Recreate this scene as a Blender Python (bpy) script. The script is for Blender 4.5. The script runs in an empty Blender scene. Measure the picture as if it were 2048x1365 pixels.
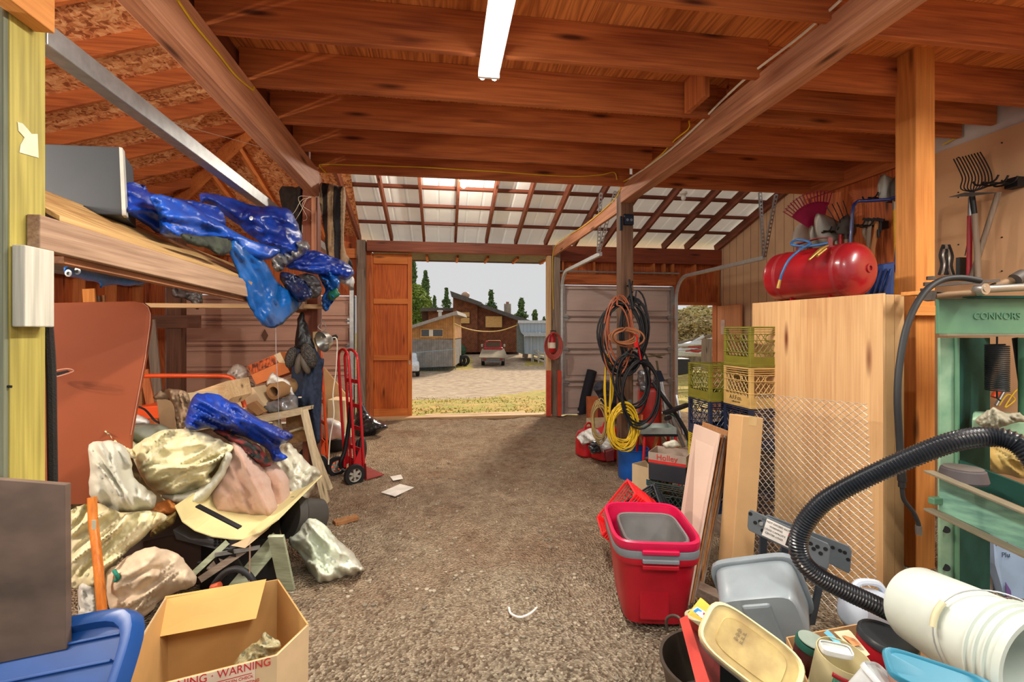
import bpy, bmesh, math, random
from mathutils import Vector, Matrix, noise
from mathutils.geometry import delaunay_2d_cdt
import numpy as np
S = bpy.context.scene
COL = S.collection
random.seed(7)
# ---------------- camera, sky, sun, exposure ----------------
H = 1.5; F = 949.0; CX = 1024.0; CY = 664.0; TH = math.radians(8.33)
cam = bpy.data.cameras.new('camera'); co = bpy.data.objects.new('camera', cam); COL.objects.link(co)
co.location = (0, 0, H); co.rotation_euler = (math.pi/2, 0, -TH)
cam.sensor_width = 36; cam.lens = F/2048*36; cam.shift_y = -(682.5-CY)/2048
cam.clip_start = 0.05; cam.clip_end = 600
S.camera = co
S.view_settings.view_transform = 'Standard'; S.view_settings.look = 'None'
S.view_settings.gamma = 1; S.view_settings.use_curve_mapping = False
S.view_settings.exposure = 0.7
def srgb(r, g=None, b=None):
    if g is None: r, g, b = r
    f = lambda v: (v/255/12.92 if v/255 <= .04045 else ((v/255+.055)/1.055)**2.4)
    return (f(r), f(g), f(b), 1)
w = bpy.data.worlds.new('sky'); S.world = w; w.use_nodes = True
nt = w.node_tree; bg = nt.nodes['Background']
tc = nt.nodes.new('ShaderNodeTexCoord'); nz = nt.nodes.new('ShaderNodeTexNoise'); rp = nt.nodes.new('ShaderNodeValToRGB')
nz.inputs['Scale'].default_value = 1.6; nz.inputs['Detail'].default_value = 3
rp.color_ramp.elements[0].color = (.66, .67, .69, 1); rp.color_ramp.elements[1].color = (.74, .735, .73, 1)
nt.links.new(tc.outputs['Generated'], nz.inputs['Vector']); nt.links.new(nz.outputs['Fac'], rp.inputs['Fac'])
nt.links.new(rp.outputs['Color'], bg.inputs['Color']); bg.inputs['Strength'].default_value = 0.6
def light(name, kind, loc, energy, color=(1, 1, 1), rot=(0, 0, 0), size=None, sy=None):
    l = bpy.data.lights.new(name, kind); o = bpy.data.objects.new(name, l); COL.objects.link(o)
    l.energy = energy; l.color = color; o.location = loc; o.rotation_euler = rot
    if kind == 'AREA':
        l.shape = 'RECTANGLE'; l.size = size; l.size_y = sy or size
    elif kind == 'SUN': l.angle = size
    elif size: l.shadow_soft_size = size
    return o
sd = Vector((-math.sin(math.radians(27)), -math.cos(math.radians(27)), -math.tan(math.radians(31))))
sun = light('sun', 'SUN', (0, 0, 20), 2.6, (1, .84, .64), size=math.radians(9))
sun.rotation_euler = sd.to_track_quat('-Z', 'Y').to_euler()
# ---------------- projection helpers (a pixel of the photograph to a point of the place) ----------------
FW = Vector((math.sin(TH), math.cos(TH), 0)); RT = Vector((math.cos(TH), -math.sin(TH), 0)); C0 = Vector((0, 0, H))
def ray(px, py): return FW + RT*((px-CX)/F) + Vector((0, 0, (CY-py)/F))
def at(px, py, d): return C0 + ray(px, py)*d
def onX(px, py, v): r = ray(px, py); return C0 + r*(v/r.x)
def onY(px, py, v): r = ray(px, py); return C0 + r*(v/r.y)
def onZ(px, py, v): r = ray(px, py); return C0 + r*((v-H)/r.z)
def dep(p): return (p-C0).dot(FW)
# ---------------- materials ----------------
MT = {}
def mat(name, col, rough=.6, metal=0, spec=.5, noise_amt=.12, nscale=8, bump=0, bscale=30, col2=None, trans=0, alpha=1, sheen=0, emit=None, es=0, coat=0, stretch=None, detail=4):
    if name in MT: return MT[name]
    m = bpy.data.materials.new(name); m.use_nodes = True; t = m.node_tree; n = t.nodes; L = t.links
    b = n['Principled BSDF']
    b.inputs['Roughness'].default_value = rough; b.inputs['Metallic'].default_value = metal
    b.inputs['Specular IOR Level'].default_value = spec
    c1 = srgb(col); c2 = srgb(col2) if col2 else tuple(v*(1-noise_amt*2) for v in c1[:3])+(1,)
    tc = n.new('ShaderNodeTexCoord'); mp = n.new('ShaderNodeMapping'); L.new(tc.outputs['Object'], mp.inputs['Vector'])
    if stretch: mp.inputs['Scale'].default_value = stretch
    nz = n.new('ShaderNodeTexNoise'); nz.inputs['Scale'].default_value = nscale; nz.inputs['Detail'].default_value = detail
    L.new(mp.outputs[0], nz.inputs['Vector'])
    r = n.new('ShaderNodeValToRGB'); r.color_ramp.elements[0].position = .35; r.color_ramp.elements[1].position = .65
    r.color_ramp.elements[0].color = c2; r.color_ramp.elements[1].color = c1
    L.new(nz.outputs['Fac'], r.inputs['Fac']); L.new(r.outputs['Color'], b.inputs['Base Color'])
    if bump:
        n2 = n.new('ShaderNodeTexNoise'); n2.inputs['Scale'].default_value = bscale; n2.inputs['Detail'].default_value = 5
        L.new(mp.outputs[0], n2.inputs['Vector'])
        bp = n.new('ShaderNodeBump'); bp.inputs['Strength'].default_value = bump; bp.inputs['Distance'].default_value = .01
        L.new(n2.outputs['Fac'], bp.inputs['Height']); L.new(bp.outputs[0], b.inputs['Normal'])
    if trans: b.inputs['Transmission Weight'].default_value = trans
    if alpha < 1: b.inputs['Alpha'].default_value = alpha
    if sheen: b.inputs['Sheen Weight'].default_value = sheen
    if coat: b.inputs['Coat Weight'].default_value = coat
    if emit: b.inputs['Emission Color'].default_value = srgb(emit); b.inputs['Emission Strength'].default_value = es
    MT[name] = m; return m
def wood(name, c1, c2, axis='x', rough=.65, g=1.0, knots=True, rings=False, dark=None, spec=.35):
    """long grain along one axis, with darker bands and a few knots"""
    key = name+axis
    if key in MT: return MT[key]
    m = bpy.data.materials.new(key); m.use_nodes = True; t = m.node_tree; n = t.nodes; L = t.links
    b = n['Principled BSDF']; b.inputs['Roughness'].default_value = rough; b.inputs['Specular IOR Level'].default_value = spec
    tc = n.new('ShaderNodeTexCoord'); oi = n.new('ShaderNodeObjectInfo')
    off = n.new('ShaderNodeVectorMath'); off.operation = 'SCALE'; off.inputs[0].default_value = (13.7, 7.3, 5.1)
    L.new(oi.outputs['Random'], off.inputs['Scale'])
    ad = n.new('ShaderNodeVectorMath'); ad.operation = 'ADD'; L.new(tc.outputs['Object'], ad.inputs[0]); L.new(off.outputs[0], ad.inputs[1])
    i = 'xyz'.index(axis)
    def mapping(along, across):
        mp = n.new('ShaderNodeMapping'); s = [across*g]*3; s[i] = along*g; mp.inputs['Scale'].default_value = s
        L.new(ad.outputs[0], mp.inputs['Vector']); return mp
    # contour bands
    m1 = mapping(.4, 5.5); n1 = n.new('ShaderNodeTexNoise'); n1.inputs['Scale'].default_value = 1.3; n1.inputs['Detail'].default_value = 1.5
    L.new(m1.outputs[0], n1.inputs['Vector'])
    mu = n.new('ShaderNodeMath'); mu.operation = 'MULTIPLY'; mu.inputs[1].default_value = 80 if rings else 44; L.new(n1.outputs['Fac'], mu.inputs[0])
    si = n.new('ShaderNodeMath'); si.operation = 'SINE'; L.new(mu.outputs[0], si.inputs[0])
    # fine fibres
    m2 = mapping(2.5, 90); n2 = n.new('ShaderNodeTexNoise'); n2.inputs['Scale'].default_value = 1; n2.inputs['Detail'].default_value = 3
    L.new(m2.outputs[0], n2.inputs['Vector'])
    # broad stain
    m3 = mapping(.8, 2.5); n3 = n.new('ShaderNodeTexNoise'); n3.inputs['Scale'].default_value = 1.2; n3.inputs['Detail'].default_value = 3
    L.new(m3.outputs[0], n3.inputs['Vector'])
    a1 = n.new('ShaderNodeMath'); a1.operation = 'MULTIPLY_ADD'; a1.inputs[1].default_value = .16 if rings else .075; a1.inputs[2].default_value = .0; L.new(si.outputs[0], a1.inputs[0])
    a2 = n.new('ShaderNodeMath'); a2.operation = 'MULTIPLY_ADD'; a2.inputs[1].default_value = .7; L.new(n2.outputs['Fac'], a2.inputs[0]); L.new(a1.outputs[0], a2.inputs[2])
    a3 = n.new('ShaderNodeMath'); a3.operation = 'MULTIPLY_ADD'; a3.inputs[1].default_value = .75; L.new(n3.outputs['Fac'], a3.inputs[0]); L.new(a2.outputs[0], a3.inputs[2])
    r = n.new('ShaderNodeValToRGB'); e = r.color_ramp.elements
    e[0].position = .42; e[1].position = .95; e[0].color = srgb(c2); e[1].color = srgb(c1)
    L.new(a3.outputs[0], r.inputs['Fac']); out = r.outputs['Color']
    if knots:
        mk = mapping(1.1, 6.0); vo = n.new('ShaderNodeTexVoronoi'); vo.inputs['Scale'].default_value = 1.15; L.new(mk.outputs[0], vo.inputs['Vector'])
        rk = n.new('ShaderNodeValToRGB'); rk.color_ramp.elements[0].position = .05; rk.color_ramp.elements[1].position = .17
        rk.color_ramp.elements[0].color = (1, 1, 1, 1); rk.color_ramp.elements[1].color = (0, 0, 0, 1)
        L.new(vo.outputs['Distance'], rk.inputs['Fac'])
        mx = n.new('ShaderNodeMix'); mx.data_type = 'RGBA'; L.new(rk.outputs['Color'], mx.inputs[0]); L.new(out, mx.inputs[6])
        mx.inputs[7].default_value = srgb(dark) if dark else tuple(v*.35 for v in srgb(c2)[:3])+(1,)
        out = mx.outputs[2]
    L.new(out, b.inputs['Base Color'])
    bp = n.new('ShaderNodeBump'); bp.inputs['Strength'].default_value = .25; bp.inputs['Distance'].default_value = .004
    L.new(a3.outputs[0], bp.inputs['Height']); L.new(bp.outputs[0], b.inputs['Normal'])
    MT[key] = m; return m
def osb(name, cols):
    m = bpy.data.materials.new(name); m.use_nodes = True; t = m.node_tree; n = t.nodes; L = t.links
    b = n['Principled BSDF']; b.inputs['Roughness'].default_value = .75
    tc = n.new('ShaderNodeTexCoord'); nz = n.new('ShaderNodeTexNoise'); nz.inputs['Scale'].default_value = 9; L.new(tc.outputs['Object'], nz.inputs['Vector'])
    mx = n.new('ShaderNodeMix'); mx.data_type = 'VECTOR'; mx.inputs[0].default_value = .12; L.new(tc.outputs['Object'], mx.inputs[4]); L.new(nz.outputs['Color'], mx.inputs[5])
    mp = n.new('ShaderNodeMapping'); mp.inputs['Scale'].default_value = (20, 48, 30); mp.inputs['Rotation'].default_value = (0, 0, .5); L.new(mx.outputs[1], mp.inputs['Vector'])
    v = n.new('ShaderNodeTexVoronoi'); v.inputs['Scale'].default_value = 1; L.new(mp.outputs[0], v.inputs['Vector'])
    mp2 = n.new('ShaderNodeMapping'); mp2.inputs['Scale'].default_value = (50, 19, 30); mp2.inputs['Rotation'].default_value = (0, 0, -.3); L.new(mx.outputs[1], mp2.inputs['Vector'])
    v2 = n.new('ShaderNodeTexVoronoi'); L.new(mp2.outputs[0], v2.inputs['Vector']); v2.inputs['Scale'].default_value = 1
    ad = n.new('ShaderNodeMix'); ad.data_type = 'RGBA'; ad.inputs[0].default_value = .5; L.new(v.outputs['Color'], ad.inputs[6]); L.new(v2.outputs['Color'], ad.inputs[7])
    bw = n.new('ShaderNodeRGBToBW'); L.new(ad.outputs[2], bw.inputs[0])
    r = n.new('ShaderNodeValToRGB'); e = r.color_ramp.elements; e[0].position = .25; e[0].color = srgb(cols[0]); e[1].position = .8; e[1].color = srgb(cols[2])
    x = e.new(.45); x.color = srgb(cols[1]); L.new(bw.outputs[0], r.inputs['Fac']); L.new(r.outputs['Color'], b.inputs['Base Color'])
    bp = n.new('ShaderNodeBump'); bp.inputs['Strength'].default_value = .3; bp.inputs['Distance'].default_value = .003; L.new(bw.outputs[0], bp.inputs['Height']); L.new(bp.outputs[0], b.inputs['Normal'])
    MT[name] = m; return m
def banded(name, c1, c2, axis, period, duty=.08, rough=.6, metal=0, nz_amt=.1, soft=.02, rot=None):
    """grooves or ribs repeated along one axis"""
    if name in MT: return MT[name]
    m = bpy.data.materials.new(name); m.use_nodes = True; t = m.node_tree; n = t.nodes; L = t.links
    b = n['Principled BSDF']; b.inputs['Roughness'].default_value = rough; b.inputs['Metallic'].default_value = metal
    tc = n.new('ShaderNodeTexCoord'); mp = n.new('ShaderNodeMapping'); L.new(tc.outputs['Object'], mp.inputs['Vector'])
    if rot: mp.inputs['Rotation'].default_value = rot
    sp = n.new('ShaderNodeSeparateXYZ'); L.new(mp.outputs[0], sp.inputs[0])
    dv = n.new('ShaderNodeMath'); dv.operation = 'DIVIDE'; dv.inputs[1].default_value = period; L.new(sp.outputs['xyz'.index(axis)], dv.inputs[0])
    fr = n.new('ShaderNodeMath'); fr.operation = 'FRACT'; L.new(dv.outputs[0], fr.inputs[0])
    r = n.new('ShaderNodeValToRGB'); e = r.color_ramp.elements; e[0].position = duty; e[1].position = duty+soft; e[0].color = srgb(c2); e[1].color = srgb(c1)
    L.new(fr.outputs[0], r.inputs['Fac'])
    nz = n.new('ShaderNodeTexNoise'); nz.inputs['Scale'].default_value = 3; nz.inputs['Detail'].default_value = 5; L.new(mp.outputs[0], nz.inputs['Vector'])
    mr = n.new('ShaderNodeMapRange'); mr.inputs[1].default_value = .3; mr.inputs[2].default_value = .7; mr.inputs[3].default_value = 1-nz_amt*2; mr.inputs[4].default_value = 1; L.new(nz.outputs['Fac'], mr.inputs[0])
    mu = n.new('ShaderNodeVectorMath'); mu.operation = 'SCALE'; L.new(r.outputs['Color'], mu.inputs[0]); L.new(mr.outputs[0], mu.inputs['Scale'])
    L.new(mu.outputs[0], b.inputs['Base Color'])
    bp = n.new('ShaderNodeBump'); bp.inputs['Strength'].default_value = .6; bp.inputs['Distance'].default_value = .008; L.new(r.outputs['Color'], bp.inputs['Height']); L.new(bp.outputs[0], b.inputs['Normal'])
    MT[name] = m; return m
# ---------------- mesh building ----------------
WL = {}
def tag(o, label=None, cat=None, group=None, kind=None):
    if label: o['label'] = label
    if cat: o['category'] = cat
    if group: o['group'] = group
    if kind: o['kind'] = kind
    return o
def thing(name, loc, label, cat, group=None):
    o = bpy.data.objects.new(name, None); COL.objects.link(o); o.location = loc; o.empty_display_size = .05
    WL[o] = Vector(loc); return tag(o, label, cat, group)
def frame(loc=(0, 0, 0), rz=0, rx=0, ry=0, s=1):
    return Matrix.Translation(Vector(loc)) @ Matrix.Rotation(rz, 4, 'Z') @ Matrix.Rotation(ry, 4, 'Y') @ Matrix.Rotation(rx, 4, 'X') @ Matrix.Scale(s, 4)
def align(p0, p1, up=(0, 0, 1)):
    """frame at p0 whose x axis looks at p1"""
    x = (Vector(p1)-Vector(p0)).normalized(); u = Vector(up)
    if abs(x.dot(u)) > .99: u = Vector((0, 1, 0))
    y = u.cross(x).normalized(); z = x.cross(y)
    M = Matrix((x, y, z)).transposed().to_4x4(); M.translation = Vector(p0); return M
class MB:
    def __init__(s, M=None): s.bm = bmesh.new(); s.M = M or Matrix()
    def pts(s, ps, M=None):
        A = s.M @ M if M else s.M
        return [s.bm.verts.new(A @ Vector(p)) for p in ps]
    def face(s, vs, mi=0):
        try: f = s.bm.faces.new(vs); f.material_index = mi; return f
        except ValueError: return None
    def hexa(s, p, M=None):
        v = s.pts(p, M)
        for q in ((0, 3, 2, 1), (4, 5, 6, 7), (0, 1, 5, 4), (1, 2, 6, 5), (2, 3, 7, 6), (3, 0, 4, 7)): s.face([v[i] for i in q])
        return s
    def box(s, c, d, M=None, taper=None):
        x, y, z = [q/2 for q in d]; X, Y, Z = c; t = taper or (1, 1)
        return s.hexa([(X-x, Y-y, Z-z), (X+x, Y-y, Z-z), (X+x, Y+y, Z-z), (X-x, Y+y, Z-z),
                       (X-x*t[0], Y-y*t[1], Z+z), (X+x*t[0], Y-y*t[1], Z+z), (X+x*t[0], Y+y*t[1], Z+z), (X-x*t[0], Y+y*t[1], Z+z)], M)
    def bx(s, a, b, M=None):
        return s.box([(a[i]+b[i])/2 for i in range(3)], [abs(b[i]-a[i]) for i in range(3)], M)
    def bar(s, p0, p1, w, h, up=(0, 0, 1)):
        """square timber from p0 to p1, w wide and h high, centred"""
        A = align(p0, p1, up); l = (Vector(p1)-Vector(p0)).length
        return s.box((l/2, 0, 0), (l, w, h), A)
    def tube(s, pts, r, n=8, closed=False, caps=True):
        P = [Vector(p) for p in pts]; N = len(P); rr = r if isinstance(r, (list, tuple)) else [r]*N
        rings = []; prev = None
        for i, p in enumerate(P):
            if closed: t = P[(i+1) % N]-P[i-1]
            else: t = P[min(i+1, N-1)]-P[max(i-1, 0)]
            t = t.normalized() if t.length > 1e-9 else Vector((0, 0, 1))
            if prev is None:
                a = Vector((0, 0, 1)) if abs(t.z) < .9 else Vector((1, 0, 0)); u = (a-t*a.dot(t)).normalized()
            else:
                u = prev-t*prev.dot(t); u = u.normalized() if u.length > 1e-6 else t.orthogonal().normalized()
            prev = u; v = t.cross(u)
            rings.append(s.pts([p+(u*math.cos(k*2*math.pi/n)+v*math.sin(k*2*math.pi/n))*rr[i] for k in range(n)]))
        m = N if closed else N-1
        for i in range(m):
            A, B = rings[i], rings[(i+1) % N]
            for k in range(n): s.face([A[k], A[(k+1) % n], B[(k+1) % n], B[k]])
        if caps and not closed: s.face(rings[0][::-1]); s.face(rings[-1])
        return s
    def lathe(s, prof, n=32, M=None, cap0=True, cap1=True, sx=1, sy=1, sq=2):
        """profile [(radius, z)]; sq > 2 squares the section off (superellipse)"""
        rings = []
        def pt(r, z, k):
            a = 2*math.pi*k/n; c, q = math.cos(a), math.sin(a)
            if sq != 2: f = (abs(c)**sq+abs(q)**sq)**(-1/sq); c, q = c*f, q*f
            return (r*c*sx, r*q*sy, z)
        for r, z in prof: rings.append(s.pts([pt(max(r, 1e-4), z, k) for k in range(n)], M))
        for A, B in zip(rings, rings[1:]):
            for k in range(n): s.face([A[k], A[(k+1) % n], B[(k+1) % n], B[k]])
        if cap0: s.face(rings[0][::-1])
        if cap1: s.face(rings[-1])
        return s
    def prism(s, poly, vec, M=None):
        a = s.pts(poly, M); b = s.pts([Vector(p)+Vector(vec) for p in poly], M); n = len(a)
        s.face(a[::-1]); s.face(b)
        for i in range(n): s.face([a[i], a[(i+1) % n], b[(i+1) % n], b[i]])
        return s
    def grid(s, fn, nu, nv, closeu=False):
        v = [[s.pts([fn(i/nu, j/nv)])[0] for j in range(nv+1)] for i in range(nu if closeu else nu+1)]
        for i in range(nu):
            for j in range(nv): s.face([v[i][j], v[(i+1) % len(v)][j], v[(i+1) % len(v)][j+1], v[i][j+1]])
        return s
    def ball(s, c, r, n=10, sc=(1, 1, 1)):
        prof = [(r*math.sin(math.pi*i/n), -r*math.cos(math.pi*i/n)) for i in range(n+1)]
        return s.lathe(prof, n*2, Matrix.Translation(Vector(c)) @ Matrix.Diagonal((*sc, 1)), False, False)
    def build(s, name, m, parent=None, smooth=False, bev=0, label=None, sub=0, solid=0, ang=None, seg=2):
        bm = s.bm; bmesh.ops.remove_doubles(bm, verts=bm.verts, dist=1e-6)
        if not solid: bmesh.ops.recalc_face_normals(bm, faces=bm.faces)
        vs = [v.co for v in bm.verts]
        lo = Vector([min(v[i] for v in vs) for i in range(3)]); hi = Vector([max(v[i] for v in vs) for i in range(3)])
        org = Vector(((lo.x+hi.x)/2, (lo.y+hi.y)/2, lo.z))
        bmesh.ops.translate(bm, verts=bm.verts, vec=-org)
        me = bpy.data.meshes.new(name); bm.to_mesh(me); bm.free()
        for x in (m if isinstance(m, (list, tuple)) else [m]): me.materials.append(x)
        o = bpy.data.objects.new(name, me); COL.objects.link(o); WL[o] = org
        if parent is not None: o.parent = parent; o.location = org-WL[parent]
        else: o.location = org
        if smooth or ang:
            me.polygons.foreach_set('use_smooth', [True]*len(me.polygons))
            if ang is None and smooth is not True: ang = smooth
            if smooth is True and ang is None: pass
            if ang:
                try: me.set_sharp_from_angle(angle=math.radians(ang))
                except Exception: pass
        if solid:
            q = o.modifiers.new('thickness', 'SOLIDIFY'); q.thickness = solid; q.offset = 0
        if bev:
            q = o.modifiers.new('bevel', 'BEVEL'); q.width = bev; q.segments = seg; q.limit_method = 'ANGLE'; q.angle_limit = math.radians(40)
        if sub:
            q = o.modifiers.new('subdivision', 'SUBSURF'); q.levels = sub; q.render_levels = sub
        if label: o['label'] = label
        return o
def struct(o): o['kind'] = 'structure'; return o
def text(body, M, size, m, parent, name='lettering', ext=.0005, align_x='CENTER', sx=1.0):
    c = bpy.data.curves.new(name, 'FONT'); c.body = body; c.size = size; c.extrude = ext; c.align_x = align_x; c.align_y = 'CENTER'
    q = bpy.data.objects.new(name, c); COL.objects.link(q); dg = bpy.context.evaluated_depsgraph_get(); dg.update()
    me = bpy.data.meshes.new_from_object(q.evaluated_get(dg)); bpy.data.objects.remove(q)
    me.materials.clear(); me.materials.append(m); me.name = name
    o = bpy.data.objects.new(name, me); COL.objects.link(o)
    o.parent = parent; Mw = M @ Matrix.Diagonal((sx, 1, 1, 1)); o.matrix_local = Matrix.Translation(-WL[parent]) @ Mw
    WL[o] = Mw.translation.copy(); return o
def facing(p, ex, ey):
    """frame for flat writing: ex reads to the right, ey is up"""
    ex = Vector(ex).normalized(); ey = Vector(ey).normalized(); ez = ex.cross(ey).normalized(); ey = ez.cross(ex)
    M = Matrix((ex, ey, ez)).transposed().to_4x4(); M.translation = Vector(p); return M
def spline(pts, k=6, closed=False):
    P = [Vector(p) for p in pts]; n = len(P); out = []
    for i in range(n if closed else n-1):
        g = lambda j: P[j % n] if closed else P[min(max(j, 0), n-1)]
        a, b, c, d = g(i-1), g(i), g(i+1), g(i+2)
        for q in range(k):
            t = q/k; out.append(.5*((2*b)+(c-a)*t+(2*a-5*b+4*c-d)*t*t+(3*b-a-3*c+d)*t**3))
    if not closed: out.append(P[-1])
    return out
def fbm(p, o=3):
    return noise.fractal(p, .6, 2.1, o, noise_basis='PERLIN_ORIGINAL')
def blob(out, d, T=.08, back=.8, gx=0, gy=0, fold=.02, fk=3.0, ang=30, asp=3.0, R=None, step=7, seed=0, crease=.6, edge=.35, jit=1.6):
    fold *= 1.55
    """a soft body (cloth heap, bag, folded tarp): outline placed at distance d, given real thickness and folds.
    gx, gy tilt it in depth (metres per 100 px)."""
    o2 = [Vector((x, y, 0)) for x, y in out]; o2 = spline(o2, 4, True)
    P = np.array([(v.x, v.y) for v in o2]); P = P+np.array([(noise.noise(Vector((a*.09, b*.09, seed))), noise.noise(Vector((a*.09, b*.09, seed+50)))) for a, b in P])*jit*2; c = P.mean(0); n = len(P)
    A = P; B = np.roll(P, -1, 0); E = B-A; EL = (E**2).sum(1)+1e-9
    lo, hi = P.min(0), P.max(0); rs = random.Random(seed)
    g = []
    y = lo[1]
    row = 0
    while y < hi[1]:
        x = lo[0]+(step/2 if row % 2 else 0)
        while x < hi[0]: g.append((x+rs.uniform(-.15, .15)*step, y)); x += step
        y += step*.87; row += 1
    g = np.array(g)
    ins = np.zeros(len(g), bool)
    for (ax, ay), (bx_, by) in zip(A, B):
        cnd = ((ay > g[:, 1]) != (by > g[:, 1])); xx = (bx_-ax)*(g[:, 1]-ay)/((by-ay) if abs(by-ay) > 1e-9 else 1e-9)+ax
        ins ^= cnd & (g[:, 0] < xx)
    def dist(q):
        t = np.clip(((q[:, None, :]-A[None])*E[None]).sum(2)/EL[None], 0, 1)
        return np.sqrt((((A[None]+t[..., None]*E[None])-q[:, None, :])**2).sum(2).min(1))
    g = g[ins]; dd = dist(g); k = dd > step*.55; g = g[k]; dd = dd[k]
    V2 = [Vector(p) for p in P]+[Vector(p) for p in g]
    r = delaunay_2d_cdt(V2, [(i, (i+1) % n) for i in range(n)], [], 1, 1e-4)
    V, Fc = r[0], r[2]; Q = np.array([(v.x, v.y) for v in V]); DQ = dist(Q)
    if R is None: R = min(max(DQ.max()*.6, 4), 26)
    sc = d/F
    mb = MB(); fr = []; bk = []; a = math.radians(ang); ca, sa = math.cos(a), math.sin(a)
    for (x, y), q in zip(Q, DQ):
        u = min(q/R, 1); pr = (1-(1-u)**2.2)*(.72+.28*min(q/(DQ.max()+1e-6), 1)); rim = q < .01
        X = (x-c[0])*sc; Y = (y-c[1])*sc; s1 = X*ca+Y*sa; s2 = -X*sa+Y*ca
        wv = Vector((s1*fk*1.2/asp+seed*3.1, s2*fk*1.2, seed*1.7)); wp = fbm(wv*.5+Vector((5, 2, 1)), 2)*.9
        w0 = noise.noise(wv*.55+Vector((wp*.6, 3, wp))); w1 = noise.noise(wv*1.15+Vector((wp, wp*1.5, 0))); w2 = noise.noise(wv*2.6+Vector((wp*2, wp, 4))); w3 = noise.noise(wv*6.5+Vector((9, wp*3, 7)))
        R_ = lambda v, k_: max(0.0, 1-abs(v)*k_)**1.4
        f = fold*(1.3*w0+1.9*crease*R_(w1, 3.6)+.9*crease*R_(w2, 3.2)+.22*crease*R_(w3, 2.6)+.5*w2-.5)*min(1, .1+q/(edge*R+1e-6)) if not rim else 0
        dz = d+gx*(x-c[0])/100+gy*(y-c[1])/100
        fr.append(mb.bm.verts.new(at(x, y, dz-T*pr-f)))
        bk.append(fr[-1] if rim else mb.bm.verts.new(at(x, y, dz+T*back*pr)))
    for t in Fc:
        mb.face([fr[i] for i in t])
        if not all(fr[i] is bk[i] for i in t): mb.face([bk[i] for i in reversed(t)])
    return mb
# ---------------- palette ----------------
def joistw(ax): return wood('fir_joist', (205, 118, 62), (138, 66, 34), ax)
def beamw(ax): return wood('weathered_beam', (205, 148, 112), (150, 92, 66), ax)
def darkw(ax): return wood('dark_timber', (140, 78, 54), (92, 48, 34), ax)
def studw(ax): return wood('orange_stud', (205, 122, 66), (150, 80, 42), ax)
def greyw(ax): return wood('grey_timber', (150, 132, 116), (98, 82, 70), ax)
def pinew(ax): return wood('pale_pine', (222, 190, 145), (180, 140, 96), ax)
M_ply = wood('plywood_ceiling', (222, 140, 76), (160, 88, 44), 'y', rings=True, knots=False)
M_plyw = wood('plywood_wall', (200, 108, 56), (150, 72, 36), 'z', rings=True)
M_plyd = wood('plywood_door', (200, 102, 40), (160, 72, 26), 'z', rings=True)
M_gyp = mat('tan_wallboard', (222, 174, 128), .85, noise_amt=.04, nscale=3)
M_white = mat('white_wall_strip', (214, 206, 200), .8, noise_amt=.05)
M_t111 = banded('grooved_siding', (222, 184, 146), (136, 102, 76), 'y', .2, .04, .8, nz_amt=.08)
M_osb = osb('osb_sheathing', [(160, 92, 54), (228, 154, 100), (252, 206, 152)])
M_steel = mat('galvanised_steel', (176, 178, 178), .42, .75, noise_amt=.1, nscale=20)
M_steelp = mat('painted_steel_track', (206, 210, 210), .45, .2, noise_amt=.06, nscale=20)
M_black = mat('black_plastic', (26, 27, 30), .45, noise_amt=.2)
M_blackm = mat('black_metal', (34, 33, 35), .5, .3, noise_amt=.2)
M_yel = mat('yellow_cord', (236, 196, 40), .5, noise_amt=.06)
M_cream = mat('cream_cable', (236, 226, 204), .5, noise_amt=.05)
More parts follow.
